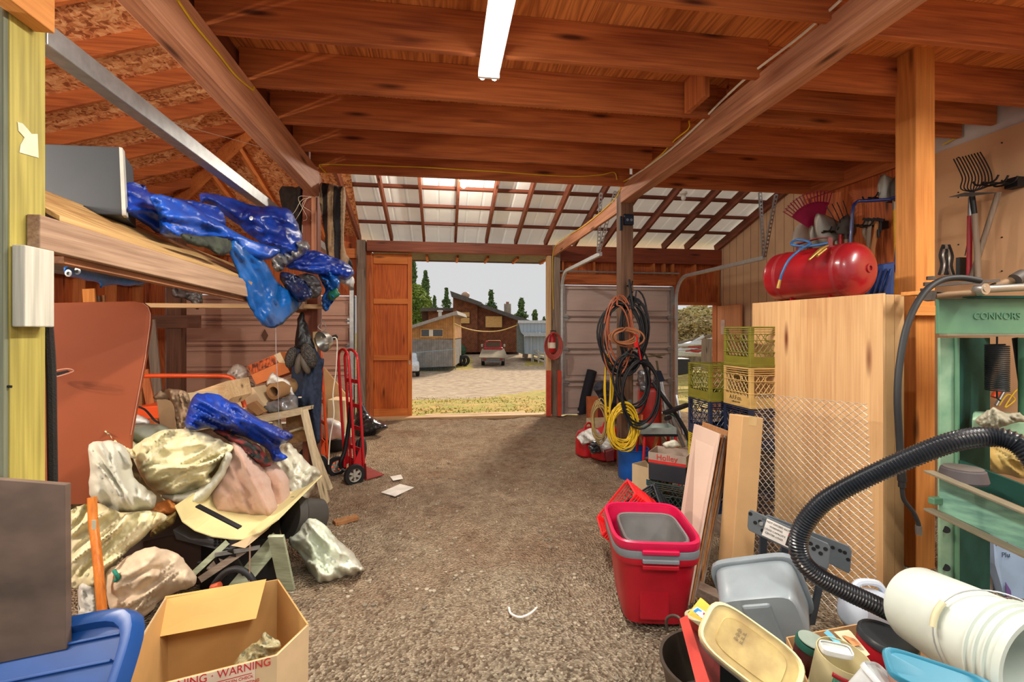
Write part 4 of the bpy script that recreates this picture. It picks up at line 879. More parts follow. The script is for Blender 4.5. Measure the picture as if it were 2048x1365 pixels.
# ---------- hand tools on the right wall ----------
HW = wood('grey_handle', (160, 140, 120), (116, 98, 82), 'z', knots=False); RED = mat('red_fibreglass', (190, 30, 46), .4); YEL = mat('yellow_fibreglass', (230, 180, 40), .4)
def wd(px, off=.16): return (4.12-off)/(FW.x+RT.x*(px-CX)/F)
def pole(g, pts, r): g.tube(spline(pts, 5), r, 10)
def hanger(p, y0, y1, lab):
    t = thing('tool_rack', p, lab, 'tool rack')
    g = MB(); g.bx((p[0]+.02, min(y0, y1), p[2]-.03), (4.095, min(y0, y1)+.08, p[2]+.04)); g.build('wall_bracket', M_blackm, t)
    g = MB()
    g.tube([(p[0]+.03, min(y0, y1)+.04, p[2]), (p[0]-.2, min(y0, y1)+.05, p[2])], .008, 6)
    for k in range(3):
        x = p[0]-.02-.08*k
        g.tube(spline([(x, min(y0, y1)-.03, p[2]+.03), (x, min(y0, y1), p[2]-.005), (x, min(y0, y1)+.1, p[2]-.005), (x, min(y0, y1)+.13, p[2]+.03)], 4), .007, 6)
    g.build('hooks', M_blackm, t); return t
def q(px, py, X): return onX(px, py, X)
hanger(q(1975, 378, 4.0), 2.8, 3.0, 'black tool rack on the tan wall holding the fork and poles')
# manure fork
t = thing('garden_fork', q(1950, 470, 3.8), 'ten tined manure fork with grey handle hung tines up on the tan wall', 'fork')
D1 = 3.55
g = MB()
for k in range(10):
    tx = 1907+(1960-1907)*k/9; ty = 318-14*k/9; bxx = 1922+(1980-1922)*k/9; by = 378-8*k/9
    g.tube(spline([at(tx, ty, D1), at(tx+(bxx-tx)*.35+6, ty+22, D1+.01), at(bxx+3, by-20, D1), at(bxx, by, D1-.01), at(1945, 384, D1)], 4), .0042, 5)
g.build('tines', M_blackm, t, smooth=60)
g = MB(); g.tube([at(1943, 384, D1), at(1949, 430, D1)], .018, 10); g.build('socket', M_blackm, t, smooth=40)
g = MB(); g.tube([at(1949, 428, D1), at(1954, 500, D1), at(1956, 556, D1)], .019, 12); g.build('handle', HW, t, smooth=40)
t = thing('long_tool', at(1940, 500, 3.6), 'red handled tool hanging beside the manure fork', 'tool')
g = MB(); g.tube([at(1940, 432, 3.62), at(1938, 555, 3.62)], .017, 12); g.build('handle', RED, t, smooth=40)
g = MB(); g.tube([at(1941, 395, 3.62), at(1940, 432, 3.62)], .014, 10); g.build('socket', M_steel, t, smooth=40)
t = thing('hoe', at(1970, 480, 3.75), 'hoe with slanting grey handle on the tan wall', 'hoe')
g = MB(); g.tube([at(1997, 385, wd(1997, .1)), at(1942, 560, wd(1942, .16))], .018, 12); g.build('handle', HW, t, smooth=40)
g = MB(); g.prism([at(1898, 395, 3.45), at(1930, 386, 3.46), at(1996, 386, wd(1997, .1)), at(1940, 393, 3.44)], (0, 0, .004)); g.build('blade', rust, t)
# shovels on the plywood wall
hanger(q(1780, 396, 4.0), 3.72, 3.9, 'black tool rack holding the two big shovels')
def shovel(name, tip, neck, end, wid, d, mb_, hm, lab, tilt=0, sq=2.2, n=14):
    d0 = d; d = wd(neck[0], .12+.12*(4.1-d0)); wid = wid*d/d0
    """blade upwards: tip and neck in pixels"""
    t = thing('shovel', at(*neck, d), lab, 'shovel')
    a, b_ = at(*tip, d), at(*neck, d); ax = (b_-a); L = ax.length; ax.normalize()
    sd_ = ax.cross(FW).normalized()
    def f(u, v):
        s = u; wv = wid/2*(math.sin(min(s*1.9, 1.57))**.7)*(1 if s < .8 else 1-(s-.8)*1.2); x = (v*2-1)
        return a+ax*(L*s)+sd_*(x*wv)+FW*(.035*(x*x)-.02+.03*math.sin(s*3)*tilt)
    g = MB(); g.grid(f, n, 10); g.build('blade', mb_, t, smooth=True, solid=.004)
    g = MB(); e_ = at(*end, d); g.tube([b_-ax*.05, b_, b_.lerp(e_, .15)], [.01, .019, .02], 10); g.build('socket', mb_, t, smooth=40)
    g = MB(); g.tube([b_.lerp(e_, .12), e_], .018, 10); g.build('handle', hm, t, smooth=40)
blad = mat('worn_blade', (168, 162, 150), .45, .5, noise_amt=.15, nscale=6)
shovel('s', (1765, 350), (1790, 395), (1794, 560), .22, 3.95, blad, YEL, 'round shovel with yellow handle hung highest beside the orange post')
shovel('s', (1795, 350), (1808, 398), (1800, 560), .2, 4.1, rust, HW, 'dark shovel half hidden behind the orange post')
shovel('s', (1634, 428), (1672, 480), (1678, 540), .24, 4.0, blad, HW, 'square grey shovel in the middle of the tool group behind the tank', sq=5)
shovel('s', (1622, 452), (1655, 492), (1656, 540), .2, 3.9, blad, HW, 'round grey shovel low behind the red tank')
shovel('s', (1695, 430), (1692, 470), (1694, 530), .18, 4.1, rust, HW, 'dark shovel behind the pitchfork')
shovel('s', (1603, 445), (1612, 490), (1613, 530), .2, 3.75, mat('pale_scoop', (210, 200, 184), .5, .2, noise_amt=.1), HW, 'pale metal scoop shovel at the left end of the hung tools', sq=6)
# magenta leaf rake
t = thing('leaf_rake', at(1628, 430, wd(1628)), 'magenta plastic leaf rake standing fan up among the hung tools', 'rake')
mr = mat('magenta_plastic', (170, 30, 76), .4); cc = at(1640, 470, wd(1640, .2))
def fan(r0, r1, a0, a1, th, off=0):
    g = MB(); n = 14
    P = [cc+RT*(r0*math.cos(a0+(a1-a0)*i/n))+Vector((0, 0, r0*math.sin(a0+(a1-a0)*i/n))) for i in range(n+1)]
    Q = [cc+RT*(r1*math.cos(a0+(a1-a0)*i/n))+Vector((0, 0, r1*math.sin(a0+(a1-a0)*i/n))) for i in range(n+1)]
    g.prism([p-FW*off for p in P+Q[::-1]], FW*th); return g
fan(.05, .35, math.radians(75), math.radians(148), .006).build('fan', mr, t)
g = MB()
for i in range(16):
    a = math.radians(75+73*i/15); u = RT*math.cos(a)+Vector((0, 0, math.sin(a))); g.bar(cc+u*.33-FW*.004, cc+u*.46-FW*.004, .013, .005); g.bar(cc+u*.455-FW*.004, cc+u*.45-FW*.06, .012, .004)
g.build('tines', mr, t)
g = MB(); g.tube([cc+Vector((0, 0, .06)), cc+Vector((.02, 0, -.4))], .013, 8); g.build('handle', HW, t, smooth=40)
# pitchfork
t = thing('pitchfork', at(1690, 440, wd(1690)), 'four tined black pitchfork with red handle behind the tank', 'fork')
g = MB()
for a, b_ in (((1652, 412), (1675, 455)), ((1664, 408), (1683, 455)), ((1674, 405), (1690, 452)), ((1686, 402), (1698, 450))): g.tube(spline([at(*a, wd(1682)), at((a[0]+b_[0])/2+2, (a[1]+b_[1])/2, wd(1682)-.02), at(*b_, wd(1682)), at(1682, 470, wd(1682))], 4), .0045, 5)
g.build('tines', M_blackm, t, smooth=60)
g = MB(); g.tube([at(1681, 466, wd(1682)), at(1680, 540, wd(1682))], .016, 10); g.build('handle', RED, t, smooth=40)
hanger(q(1705, 458, 4.02), 4.25, 4.4, 'black tool rack holding the pitchfork group')
hanger(q(1770, 447, 4.0), 3.85, 4.0, 'black tool rack holding pick handles between the cart and post')
for i, (x, x2, c) in enumerate([(1732, 1744, HW), (1741, 1738, HW), (1752, 1746, wood('tan_handle', (190, 130, 80), (150, 96, 56), 'z', knots=False)), (1760, 1757, M_blackm)]):
    y2 = [535, 540, 535, 475][i]
    t = thing('pick_handle', at(x, 480, wd(x)), ['first pick handle from the left, curved grey wood', 'second pick handle, curved grey wood', 'straight tan handle right of the two curved pick handles', 'short black tool hanging at the right of the pick handles'][i], 'tool', 'tools on the middle rack')
    g = MB(); g.tube(spline([at(x+2, 440, wd(x)), at(x-3 if i < 2 else x, 465, wd(x)), at(x2, 500 if i < 3 else 460, wd(x)), at(x2, y2, wd(x))], 5), [.02]*16 if i < 3 else .011, 8); g.build('handle', c, t, smooth=40)
    g = MB(); g.bar(at(x-6, 438, wd(x)), at(x+8, 441, wd(x)-.05), .02, .025); g.build('head', M_blackm, t)
# blue cart frame and tub
t = thing('garden_cart', at(1745, 500, 3.4), 'blue garden cart with tall tubular handle standing behind the red tank', 'cart')
bl = mat('navy_tube', (22, 36, 92), .35, coat=.3); 
g = MB(); g.tube(spline([at(1703, 560, 3.5), at(1701, 495, 3.5), at(1705, 430, 3.5)], 4)+spline([at(1707, 412, 3.5), at(1716, 403, 3.5), at(1735, 402, 3.45)], 4)+spline([at(1780, 399, 3.4), at(1797, 393, 3.35)], 3), .012, 10); g.build('handle', bl, t, smooth=50)
g = MB(); g.tube(spline([at(1806, 380, 3.35), at(1802, 420, 3.35), at(1793, 510, 3.35), at(1788, 585, 3.35)], 5), .012, 10); g.build('side_tube', bl, t, smooth=50)
tub = [at(1743, 532, 3.35), at(1790, 524, 3.3), at(1790, 1080, 3.3), at(1725, 1080, 3.35), at(1728, 575, 3.35)]
g = MB(); g.prism(tub, FW*.3); tb = g.build('tub', mat('blue_cart_tub', (28, 62, 130), .4, noise_amt=.08), t, bev=.008)
for k in range(4):
    g = MB(); g.bar(at(1752+k*10, 538, 3.32-.01*k), at(1735+k*10, 590, 3.32-.01*k), .02, .012); g.build('rib', MT['blue_cart_tub'], tb, bev=.004)
g = MB(); g.tube([at(1797, 545, 3.1), at(1806, 525, 3.1)], .02, 8); g.tube([at(1797, 545, 3.1), at(1795, 590, 3.1)], .02, 8); tag(g.build('striped_post', mat('red_yellow_stick', (196, 60, 40), .5, col2=(220, 170, 40), nscale=3)), 'red and yellow handle end beside the blue cart', 'tool')
# small hand tools right of the post
for i, (x, c) in enumerate([(1886, M_blackm), (1892, stl), (1898, M_blackm)]):
    t = thing('clamp', at(x, 520, 3.6), ['left black spring clamp hanging on the tan wall', 'bright steel pliers hanging between two black clamps', 'right black clamp hanging on the tan wall'][i], 'clamp')
    g = MB(); g.tube(spline([at(x, 490, 3.6), at(x-6, 510, 3.6), at(x-3, 530, 3.6), at(x-8, 550, 3.6)], 4), .008, 6); g.tube(spline([at(x, 490, 3.6), at(x+7, 512, 3.6), at(x+5, 532, 3.6), at(x+10, 550, 3.6)], 4), .008, 6); g.build('jaws', c, t, smooth=40)
g = MB(); g.box(at(1923, 536, 3.7), (.07, .03, .16)); g.tube([at(1930, 512, 3.7), at(1936, 480, 3.7)], .004, 5); tag(g.build('black_handheld', M_black, bev=.01), 'black handheld device hanging on the tan wall by the red handle', 'device')
# cords
g = MB(); P = [at(x, y, d) for x, y, d in ((1884, 290, 3.9), (1930, 268, 3.8), (1975, 252, 3.7), (2048, 210, 3.45), (2100, 180, 3.3))]; g.tube(spline(P, 6), .006, 6); tag(g.build('extension_cord', M_yel), 'yellow cord strung under the joists at the top of the tan wall', 'cord')
def onbeam(px, py): return onX(px, py, 1.9)
g = MB(); g.tube(spline([onbeam(*p) for p in ((1682, 0), (1600, 73), (1500, 150), (1440, 205), (1400, 246), (1350, 292), (1300, 330), (1258, 358))], 5), .008, 6); tag(g.build('stapled_cable', M_cream), 'cream cable stapled along the side of the big right beam', 'cable')
g = MB(); g.tube(spline([onbeam(*p) for p in ((1378, 242), (1377, 258), (1350, 280), (1320, 312), (1285, 340), (1250, 362), (1236, 366))]+[Vector((1.9, 4.9, 3.05)), Vector((1.93, 5.2, 3.0)), Vector((1.93, 6.2, 2.96)), Vector((1.93, 7.4, 3.0)), Vector((1.93, 8.1, 2.95)), Vector((1.92, 8.19, 2.6)), Vector((1.94, 8.2, 1.9))], 5), .006, 6); tag(g.build('extension_cord', M_yel), 'yellow cord running along the right beam then down the doorway post', 'cord')
g = MB(); g.tube(spline([Vector((-1.1, 4.795, 3.02))]+[onY(*p, 4.8) for p in ((640, 333), (645, 329), (700, 330), (770, 332), (850, 335), (930, 340), (1000, 344), (1080, 350), (1150, 353), (1200, 350), (1228, 345), (1234, 360))], 5), .006, 6); tag(g.build('extension_cord', M_yel), 'yellow cord sagging along the farthest loft joist', 'cord')
g = MB(); g.tube(spline([onX(*p, -1.165) for p in ((355, 0), (385, 45), (412, 78), (440, 112), (470, 150), (500, 176), (506, 180), (508, 174))], 5), .006, 6); tag(g.build('extension_cord', M_yel), 'yellow cord stapled along the overhead left beam', 'cord')
# electrical outlet box on the post
t = thing('outlet_box', (1.99, 4.92, 2.72), 'dark double outlet box high on the hose-hung post', 'outlet')
g = MB(); g.bx((1.945, 4.89, 2.66), (2.05, 4.928, 2.76)); g.build('box', MT['blue_black_steel'], t, bev=.004)
for dx in (-.022, .022):
    g = MB(frame((1.998+dx, 4.889, 2.71), 0, math.pi/2)); g.lathe([(.015, 0), (.015, .003)], 16); g.build('socket', mat('socket_grey', (120, 128, 140), .5), t)
# ================= left side =================
X_S = -1.3
postw = wood('treated_post', (196, 180, 92), (140, 128, 62), 'z', dark=(70, 60, 40)); shadefrontw = wood('shaded_post_front', (128, 132, 108), (84, 88, 70), 'z', dark=(40, 40, 34))
# near post and its blocks (built square to the place)
g = MB(); g.bx((-1.48, 1.70, -.03), (-1.342, 1.836, 3.0)); tag(g.build('timber_post', postw, bev=.004), 'yellowish treated post at the left edge with torn paper stapled on it', 'post')
g = MB(); g.bx((-1.62, 1.68, -.03), (-1.344, 1.699, 3.0)); tag(g.build('post_board', shadefrontw, bev=.003), 'added grey green board for the shaded front of the yellowish post at the left edge', 'board')  # added board, its dark colour stands in for the post's unlit front
pp = [onX(x, y, -1.3415) for x, y in ((34, 244), (44, 247), (54, 258), (62, 268), (74, 268), (76, 316), (62, 312), (38, 305), (40, 290), (48, 275), (36, 262))]
g = MB(); g.prism(pp, (.002, 0, 0)); tag(g.build('paper_scrap', mat('old_paper', (232, 226, 196), .8)), 'torn scrap of pale paper stapled to the yellowish post', 'paper')
zt_, zb_ = onX(50, 490, -1.3).z, onX(50, 654, -1.3).z
g = MB(); g.bx((-1.338, 1.70, zb_), (-1.3, 1.815, zt_)); tag(g.build('support_block', wood('white_grey_block', (216, 212, 196), (160, 156, 142), 'z'), bev=.004), 'pale weathered block nailed to the post under the shelf beam', 'block')
zc = onX(108, 66, -1.28).z
g = MB(); g.bx((-1.34, 1.60, zc), (-1.28, 1.79, zc+.3)); tag(g.build('corner_block', wood('post_orange', (232, 158, 82), (190, 116, 54), 'y'), bev=.004), 'orange timber block at the top left corner of the view', 'block')
g = MB(); g.tube(spline([onX(96, 650, -1.345), onX(102, 740, -1.345), onX(104, 870, -1.345), onX(106, 990, -1.345)], 8), .014, 8); tag(g.build('carpet_roll', mat('black_fuzzy', (38, 34, 30), .95, bump=.5, bscale=200)), 'dark fuzzy carpet edge beside the yellowish post', 'carpet')
g = MB(); g.tube([onX(0, 772, -1.36), onX(24, 774, -1.335)], .004, 6); tag(g.build('iron_hook', M_blackm), 'small iron hook on the shaded front of the yellowish post', 'hook')
# shelf
g = MB(); g.hexa([(-1.341, 1.757, 1.772), (-1.30, 1.757, 1.772), (-1.30, 4.84, 1.706), (-1.341, 4.84, 1.706), (-1.341, 1.757, 1.884), (-1.30, 1.757, 1.884), (-1.30, 4.84, 1.818), (-1.341, 4.84, 1.818)]); tag(g.build('shelf_beam', wood('worn_board', (190, 158, 130), (130, 96, 74), 'y', dark=(60, 40, 30)), bev=.004), 'weathered brown shelf beam with nail holes running back to the dark post', 'beam')
g = MB(); g.hexa([(-1.37, 1.9, 1.742), (-1.33, 1.9, 1.742), (-1.33, 4.84, 1.68), (-1.37, 4.84, 1.68), (-1.37, 1.9, 1.768), (-1.33, 1.9, 1.768), (-1.33, 4.84, 1.704), (-1.37, 4.84, 1.704)]); tag(g.build('shelf_ledger', wood('rough_ledger', (170, 116, 80), (108, 70, 48), 'y'), bev=.002), 'rough split strip under the shelf beam', 'strip')
g = MB(); g.prism([(-1.31, 1.85, 1.884), (-1.31, 4.7, 1.825), (-1.62, 4.7, 1.99), (-1.62, 1.85, 2.07)], (0, 0, .018)); tag(g.build('tilted_board', wood('shelf_ply', (206, 170, 112), (160, 120, 72), 'y', rings=True), bev=.001), 'pale plywood board tilted up from the shelf beam under the grey box', 'board')
g = MB(); g.prism([(-1.62, 1.85, 2.075), (-1.62, 4.7, 1.995), (-2.3, 4.7, 2.0), (-2.3, 1.85, 2.08)], (0, 0, .018)); tag(g.build('shelf_sheet', wood('shelf_ply', (206, 170, 112), (160, 120, 72), 'y', rings=True), bev=.001), 'plywood shelf sheet behind the tilted board carrying the grey box and tarps', 'shelf')
g = MB(); g.bx((-2.9, 4.72, 1.72), (-1.1, 4.84, 1.76)); tag(g.build('shelf_support', pinew('x'), bev=.002), 'pale shelf cross board at the far end under the tarps', 'board')
t = thing('metal_box', at(170, 430, 2.2), 'dark grey sheet metal box with a lighter right edge on the shelf', 'box')
g = MB(); p = [at(72, 287, 2.12), at(240, 294, 2.2), at(247, 431, 2.2), at(72, 422, 2.12)]; g.prism(p, Vector((-.12, .3, 0))); g.build('body', mat('grey_sheet_metal', (62, 68, 76), .55, .1, noise_amt=.06, nscale=2), t, bev=.004)
g = MB(); g.prism([at(238, 294, 2.19), at(245, 296, 2.19), at(252, 431, 2.19), at(244, 431, 2.19)], Vector((-.02, .05, 0))); g.build('folded_edge', mat('light_grey_edge', (186, 186, 180), .5), t)
# brown panel with rounded corner
def panel():
    t = thing('laminate_sheet', at(200, 900, 2.7), 'large smooth brown panel with a rounded corner standing behind the canvas heap', 'panel')
    pts = [(70, 607), (200, 604), (270, 603), (285, 606), (296, 614), (301, 628), (300, 650), (290, 720), (275, 800), (262, 870), (256, 1010), (70, 1010)]
    g = MB(); g.prism([at(x, y, 2.62+(x-70)*.0012) for x, y in pts], FW*.02+Vector((0, 0, 0))); b = g.build('sheet', mat('brown_laminate', (150, 76, 46), .4, noise_amt=.07, nscale=1.5), t, bev=.003)
    g = MB(); g.tube([at(x, y, 2.615+(x-70)*.0012) for x, y in pts[3:10]], .0022, 5); g.build('edge_line', mat('pale_edge', (196, 140, 120), .4), b)
    g = MB(); q = align(at(100, 745, 2.6), at(150, 740, 2.6)); 
    g = MB(); g.tube(spline([at(100, 752, 2.62), at(112, 742, 2.61), at(135, 738, 2.61), at(148, 742, 2.62), at(135, 748, 2.61), at(112, 754, 2.61)], 4, True), .0035, 6, closed=True); g.build('slot_rim', mat('pale_edge'), b) if False else g.build('slot_rim', MT['pale_edge'], b)
    g = MB(); g.prism([at(x, y, 2.617) for x, y in ((110, 746), (135, 741), (140, 744), (115, 752))], FW*-.001); g.build('slot', MT['hole_dark'], b)
panel()
# boards leaning far left
for i, (x0, y0, x1, y1, w_, d, m, l) in enumerate([
    (178, 578, 200, 900, .1, 4.3, MT['post_orangez'], 'bright orange board end rising above the brown panel'), (193, 592, 205, 900, .05, 4.35, gr, 'grey board end just right of the bright orange board'), (203, 591, 214, 900, .06, 4.4, brn, 'reddish board end, third above the brown panel'),
    (301, 640, 322, 860, .09, 4.8, gr, 'long dark grey plank leaning behind the brown panel edge'), (288, 740, 306, 830, .07, 4.2, MT['orange_studz'], 'orange plank leaning beside the brown panel'), (276, 700, 280, 850, .05, 4.2, brn, 'brown plank close behind the brown panel edge')]):
    g = MB(); p1 = at(x1, y1, d); p0_ = at(x0, y0, d); p1 = p0_+(p1-p0_)*(p0_.z/(p0_.z-p1.z)); g.bar(at(x0, y0, d), p1, w_, .02, (0, 1, 0)); tag(g.build('leaning_plank', m, bev=.002), l, 'plank')
g = MB(); g.bx((-4.6, 6.86, 1.55), (-3.2, 6.9, 1.72)); 
tag(g.build('cross_plank', wood('dark_plank', (120, 82, 62), (84, 54, 42), 'x'), bev=.002), 'dark horizontal plank behind the board ends on the far left', 'plank')
g = MB(); g.bx((-3.63, 6.9, 0), (-3.45, 7.04, 2.9)); tag(g.build('timber_post', wood('dark_plank', (120, 82, 62), (84, 54, 42), 'z'), bev=.004), 'dark upright timber left of the tan roller door', 'post')
# ---------- tarps ----------
M_blue = mat('blue_tarp', (34, 104, 214), .4, noise_amt=.12, nscale=4, col2=(14, 62, 164), bump=.12, bscale=60, coat=.15)
M_blue2 = mat('deep_blue_tarp', (26, 76, 190), .4, noise_amt=.12, nscale=5, col2=(10, 34, 120), bump=.12, bscale=60)
M_blue3 = mat('teal_blue_tarp', (30, 110, 196), .32, noise_amt=.12, nscale=5, col2=(16, 84, 158), bump=.15, bscale=90)
M_navy = mat('navy_cloth', (28, 40, 82), .35, noise_amt=.2)
M_silver = mat('silver_tarp', (176, 178, 182), .25, .5, noise_amt=.2, nscale=6)
def cloth(name, out, d, m, lab, cat, **k):
    o = blob(out, d, **k).build(name, m, smooth=True); return tag(o, lab, cat)
def grommet(par, px, py, d):
    g = MB(align(at(px, py, d), at(px, py, d)-FW) @ Matrix.Rotation(math.pi/2, 4, 'Y')); g.lathe([(.012, 0), (.014, .003), (.007, .004), (.006, 0)], 16); g.build('grommet', M_steel, par, smooth=40)
cloth('blue_tarp', [(250, 368), (290, 372), (300, 385), (340, 395), (400, 405), (440, 420), (450, 455), (420, 468), (330, 470), (300, 455), (262, 432), (250, 425)], 2.65, M_blue2, 'blue tarp folded in big loops beside the grey box on the shelf', 'tarp', T=.10, gx=.45, fold=.035, fk=6, ang=18, asp=5, seed=1, step=5)
t = cloth('blue_tarp', [(300, 392), (360, 400), (430, 440), (500, 480), (560, 500), (530, 520), (480, 505), (440, 475), (330, 475), (318, 430)], 2.9, M_blue, 'shiny blue tarp lying over the middle of the shelf edge', 'tarp', T=.11, gx=.5, fold=.04, fk=7, ang=22, asp=5, seed=2, step=5)
t = cloth('blue_tarp', [(402, 386), (450, 392), (510, 412), (540, 412), (580, 420), (600, 460), (605, 500), (580, 515), (540, 500), (500, 470), (470, 445), (420, 410), (403, 405)], 3.6, M_blue2, 'crumpled deep blue tarp with a brass eyelet, highest on the shelf', 'tarp', T=.16, gx=.4, fold=.045, fk=5, ang=20, asp=3, seed=5, step=5)
grommet(t, 503, 437, 3.38)
t = cloth('blue_tarp', [(455, 495), (480, 478), (505, 490), (540, 540), (560, 570), (605, 598), (580, 635), (550, 656), (525, 650), (505, 625), (490, 590), (475, 545)], 3.42, M_blue3, 'blue tarp corner hanging down in front of the shelf beam', 'tarp', T=.06, gx=.75, fold=.035, fk=7, ang=65, asp=4, seed=8, step=5)
cloth('camouflage_cloth', [(360, 468), (400, 472), (455, 478), (462, 500), (440, 512), (415, 498), (380, 490)], 2.6, mat('camo', (60, 66, 52), .8, col2=(26, 30, 28), nscale=14), 'dark camouflage cloth under the blue tarps at the shelf edge', 'cloth', T=.03, gx=.5, fold=.02, fk=14, seed=9, step=4)
cloth('blue_tarp', [(540, 505), (600, 500), (640, 505), (690, 525), (708, 545), (690, 560), (640, 550), (590, 540), (560, 530)], 4.2, M_blue2, 'folded navy blue tarp lying at the far end of the shelf', 'tarp', T=.12, gx=.35, fold=.04, fk=9, ang=12, asp=5, seed=11, step=4)
cloth('silver_tarp', [(545, 510), (565, 500), (590, 480), (615, 485), (618, 500), (600, 515), (575, 530), (560, 545), (545, 535)], 3.9, M_silver, 'crumpled silver sheet between the blue tarps', 'tarp', T=.09, gx=.3, fold=.05, fk=14, seed=12, step=4)
cloth('blue_tarp', [(635, 545), (655, 535), (680, 560), (675, 590), (660, 615), (650, 622), (642, 600), (650, 580)], 4.3, M_blue3, 'crumpled blue and white tarp bundle hanging at the far shelf end', 'tarp', T=.08, fold=.06, fk=16, seed=13, step=3.5)
cloth('grey_tarp', [(590, 555), (620, 548), (640, 565), (640, 590), (610, 600), (585, 585)], 4.15, mat('grey_plastic_sheet', (92, 88, 90), .4, noise_amt=.2), 'grey plastic sheet bundled under the blue tarps', 'tarp', T=.08, fold=.04, fk=14, seed=14, step=4)
cloth('dark_tarp', [(560, 545), (600, 555), (625, 585), (610, 605), (590, 600), (570, 575)], 3.85, M_navy, 'dark navy sheet at the end of the hanging tarp', 'tarp', T=.06, fold=.03, fk=14, seed=15, step=4)
cloth('silver_bag', [(672, 548), (705, 552), (708, 575), (695, 570), (680, 565)], 4.5, mat('white_bag', (226, 224, 220), .4, noise_amt=.1), 'small white plastic bag on the far end of the shelf', 'bag', T=.06, fold=.03, fk=14, seed=16, step=4)
cloth('green_scrap', [(655, 585), (672, 578), (680, 590), (668, 600), (658, 600)], 4.2, mat('green_fabric', (24, 112, 84), .5), 'small green cloth scrap at the far end of the shelf', 'cloth', T=.03, fold=.01, seed=17, step=4)
t = cloth('blue_tarp', [(130, 533), (175, 540), (240, 553), (294, 562), (270, 572), (230, 570), (200, 576), (196, 566), (150, 556), (128, 548)], 2.2, M_blue3, 'blue tarp edge with eyelets showing below the shelf beam', 'tarp', T=.03, gx=.42, fold=.015, fk=9, ang=10, asp=4, seed=18, step=4)
grommet(t, 138, 547, 1.85); grommet(t, 156, 543, 1.92)
cloth('grey_plastic', [(345, 575), (395, 578), (405, 600), (396, 620), (375, 600), (345, 592)], 4.5, MT['grey_plastic_sheet'], 'grey plastic sheet dangling below the shelf at the roller door', 'sheet', T=.04, fold=.03, fk=12, seed=19, step=4)
# coats on the dark post
cloth('tan_black_coat', [(638, 370), (660, 368), (676, 374), (690, 376), (692, 400), (688, 455), (690, 500), (706, 530), (690, 545), (668, 545), (655, 520), (650, 470), (642, 420)], 4.62, banded('tan_stripe_cloth', (170, 140, 104), (34, 30, 32), 'x', .13, .5, .85, soft=.05), 'long tan and black coat hanging on the right of the dark post', 'coat', T=.08, fold=.04, fk=7, ang=88, asp=6, seed=21, step=4)
cloth('black_blanket', [(560, 376), (590, 374), (606, 380), (604, 470), (596, 500), (580, 440), (566, 420)], 4.7, mat('black_brown_cloth', (46, 38, 34), .9, noise_amt=.3, nscale=20), 'dark blanket hanging on the left of the dark post', 'blanket', T=.06, fold=.03, fk=8, ang=88, asp=5, seed=22, step=4)
g = MB(); g.bx((-1.25, 4.80, 2.25), (-1.21, 4.83, 3.04)); tag(g.build('post_board', beamw('z'), bev=.002), 'pinkish board nailed upright on the dark post', 'board')
for i in range(4):
    rs = random.Random(i); c = at(612, 365, 4.62); g = MB()
    g.tube(spline([at(608+i*6, 350, 4.6), at(626+rs.uniform(-6, 14), 385+rs.uniform(-8, 8), 4.58), at(600+rs.uniform(-4, 18), 400+rs.uniform(-8, 20), 4.58), at(590+i*12, 420+rs.uniform(-15, 20), 4.6), at(574+i*16, 442, 4.6)], 6), .0022, 5)
    tag(g.build('loose_wire', M_cream), ['thin pale wire tangled where the left beam meets the post', 'second pale wire drooping from the left beam end', 'third pale wire curling beside the dark post', 'pale wire reaching towards the hanging coat'][i], 'wire')
g = MB(); g.tube(spline([at(90, 105, 2.3), at(200, 165, 2.6), at(300, 225, 3.0), at(380, 255, 3.4), at(470, 280, 3.9), at(560, 305, 4.4)], 5), .0025, 5); tag(g.build('loose_wire', M_cream), 'long thin wire strung across the left rafters', 'wire')
# jacket, knee pads, lamp on the left post
t = cloth('denim_jacket', [(586, 700), (600, 690), (625, 690), (640, 715), (648, 722), (645, 760), (642, 830), (640, 880), (625, 885), (612, 820), (585, 815), (582, 760)], 4.5, mat('dark_denim', (44, 56, 80), .85, noise_amt=.2, nscale=30), 'dark denim overalls hanging on the left post', 'overalls', T=.1, fold=.03, fk=7, ang=85, asp=6, seed=23, step=4)
g = MB(); g.box(at(600, 795, 4.39), (.03, .004, .012)); g.build('label_patch', M_cream, t)
cloth('dark_straps', [(595, 640), (605, 625), (618, 660), (628, 695), (600, 700), (590, 690)], 4.48, M_black, 'black straps of the knee pads hung on the post', 'straps', T=.05, fold=.02, fk=12, ang=85, asp=5, seed=24, step=4)
tread = mat('knobbly_rubber', (74, 66, 58), .7, noise_amt=.3, nscale=90, col2=(24, 22, 22), detail=0)
for i, (px, py, a, b, ang, m, l) in enumerate([(582, 716, .05, .1, 12, tread, 'left knobbly black knee pad hanging on the overalls'), (618, 712, .062, .12, -22, tread, 'right knobbly black knee pad hanging on the overalls'), (598, 728, .035, .1, 8, mat('worn_pad', (92, 82, 70), .6), 'smooth inner pad, left of the hanging pair'), (610, 728, .035, .1, -20, MT.get('worn_pad') or mat('worn_pad', (92, 82, 70), .6), 'smooth inner pad, right of the hanging pair')]):
    c = at(px, py, 4.34); g = MB(Matrix.Translation(c) @ Matrix.Rotation(math.radians(ang), 4, FW) @ Matrix.Diagonal((a, .05, b, 1))); g.ball((0, 0, 0), 1, 10); tag(g.build('knee_pad', m, smooth=True), l, 'knee pad')
t = thing('clamp_lamp', at(645, 680, 4.6), 'aluminium clamp lamp with bowl reflector hanging by the left post', 'lamp')
c = at(650, 682, 4.55); Mx = align(c, c+(-FW*.8+RT*-.55+Vector((0, 0, -.3)))) @ Matrix.Rotation(math.pi/2, 4, 'Y')
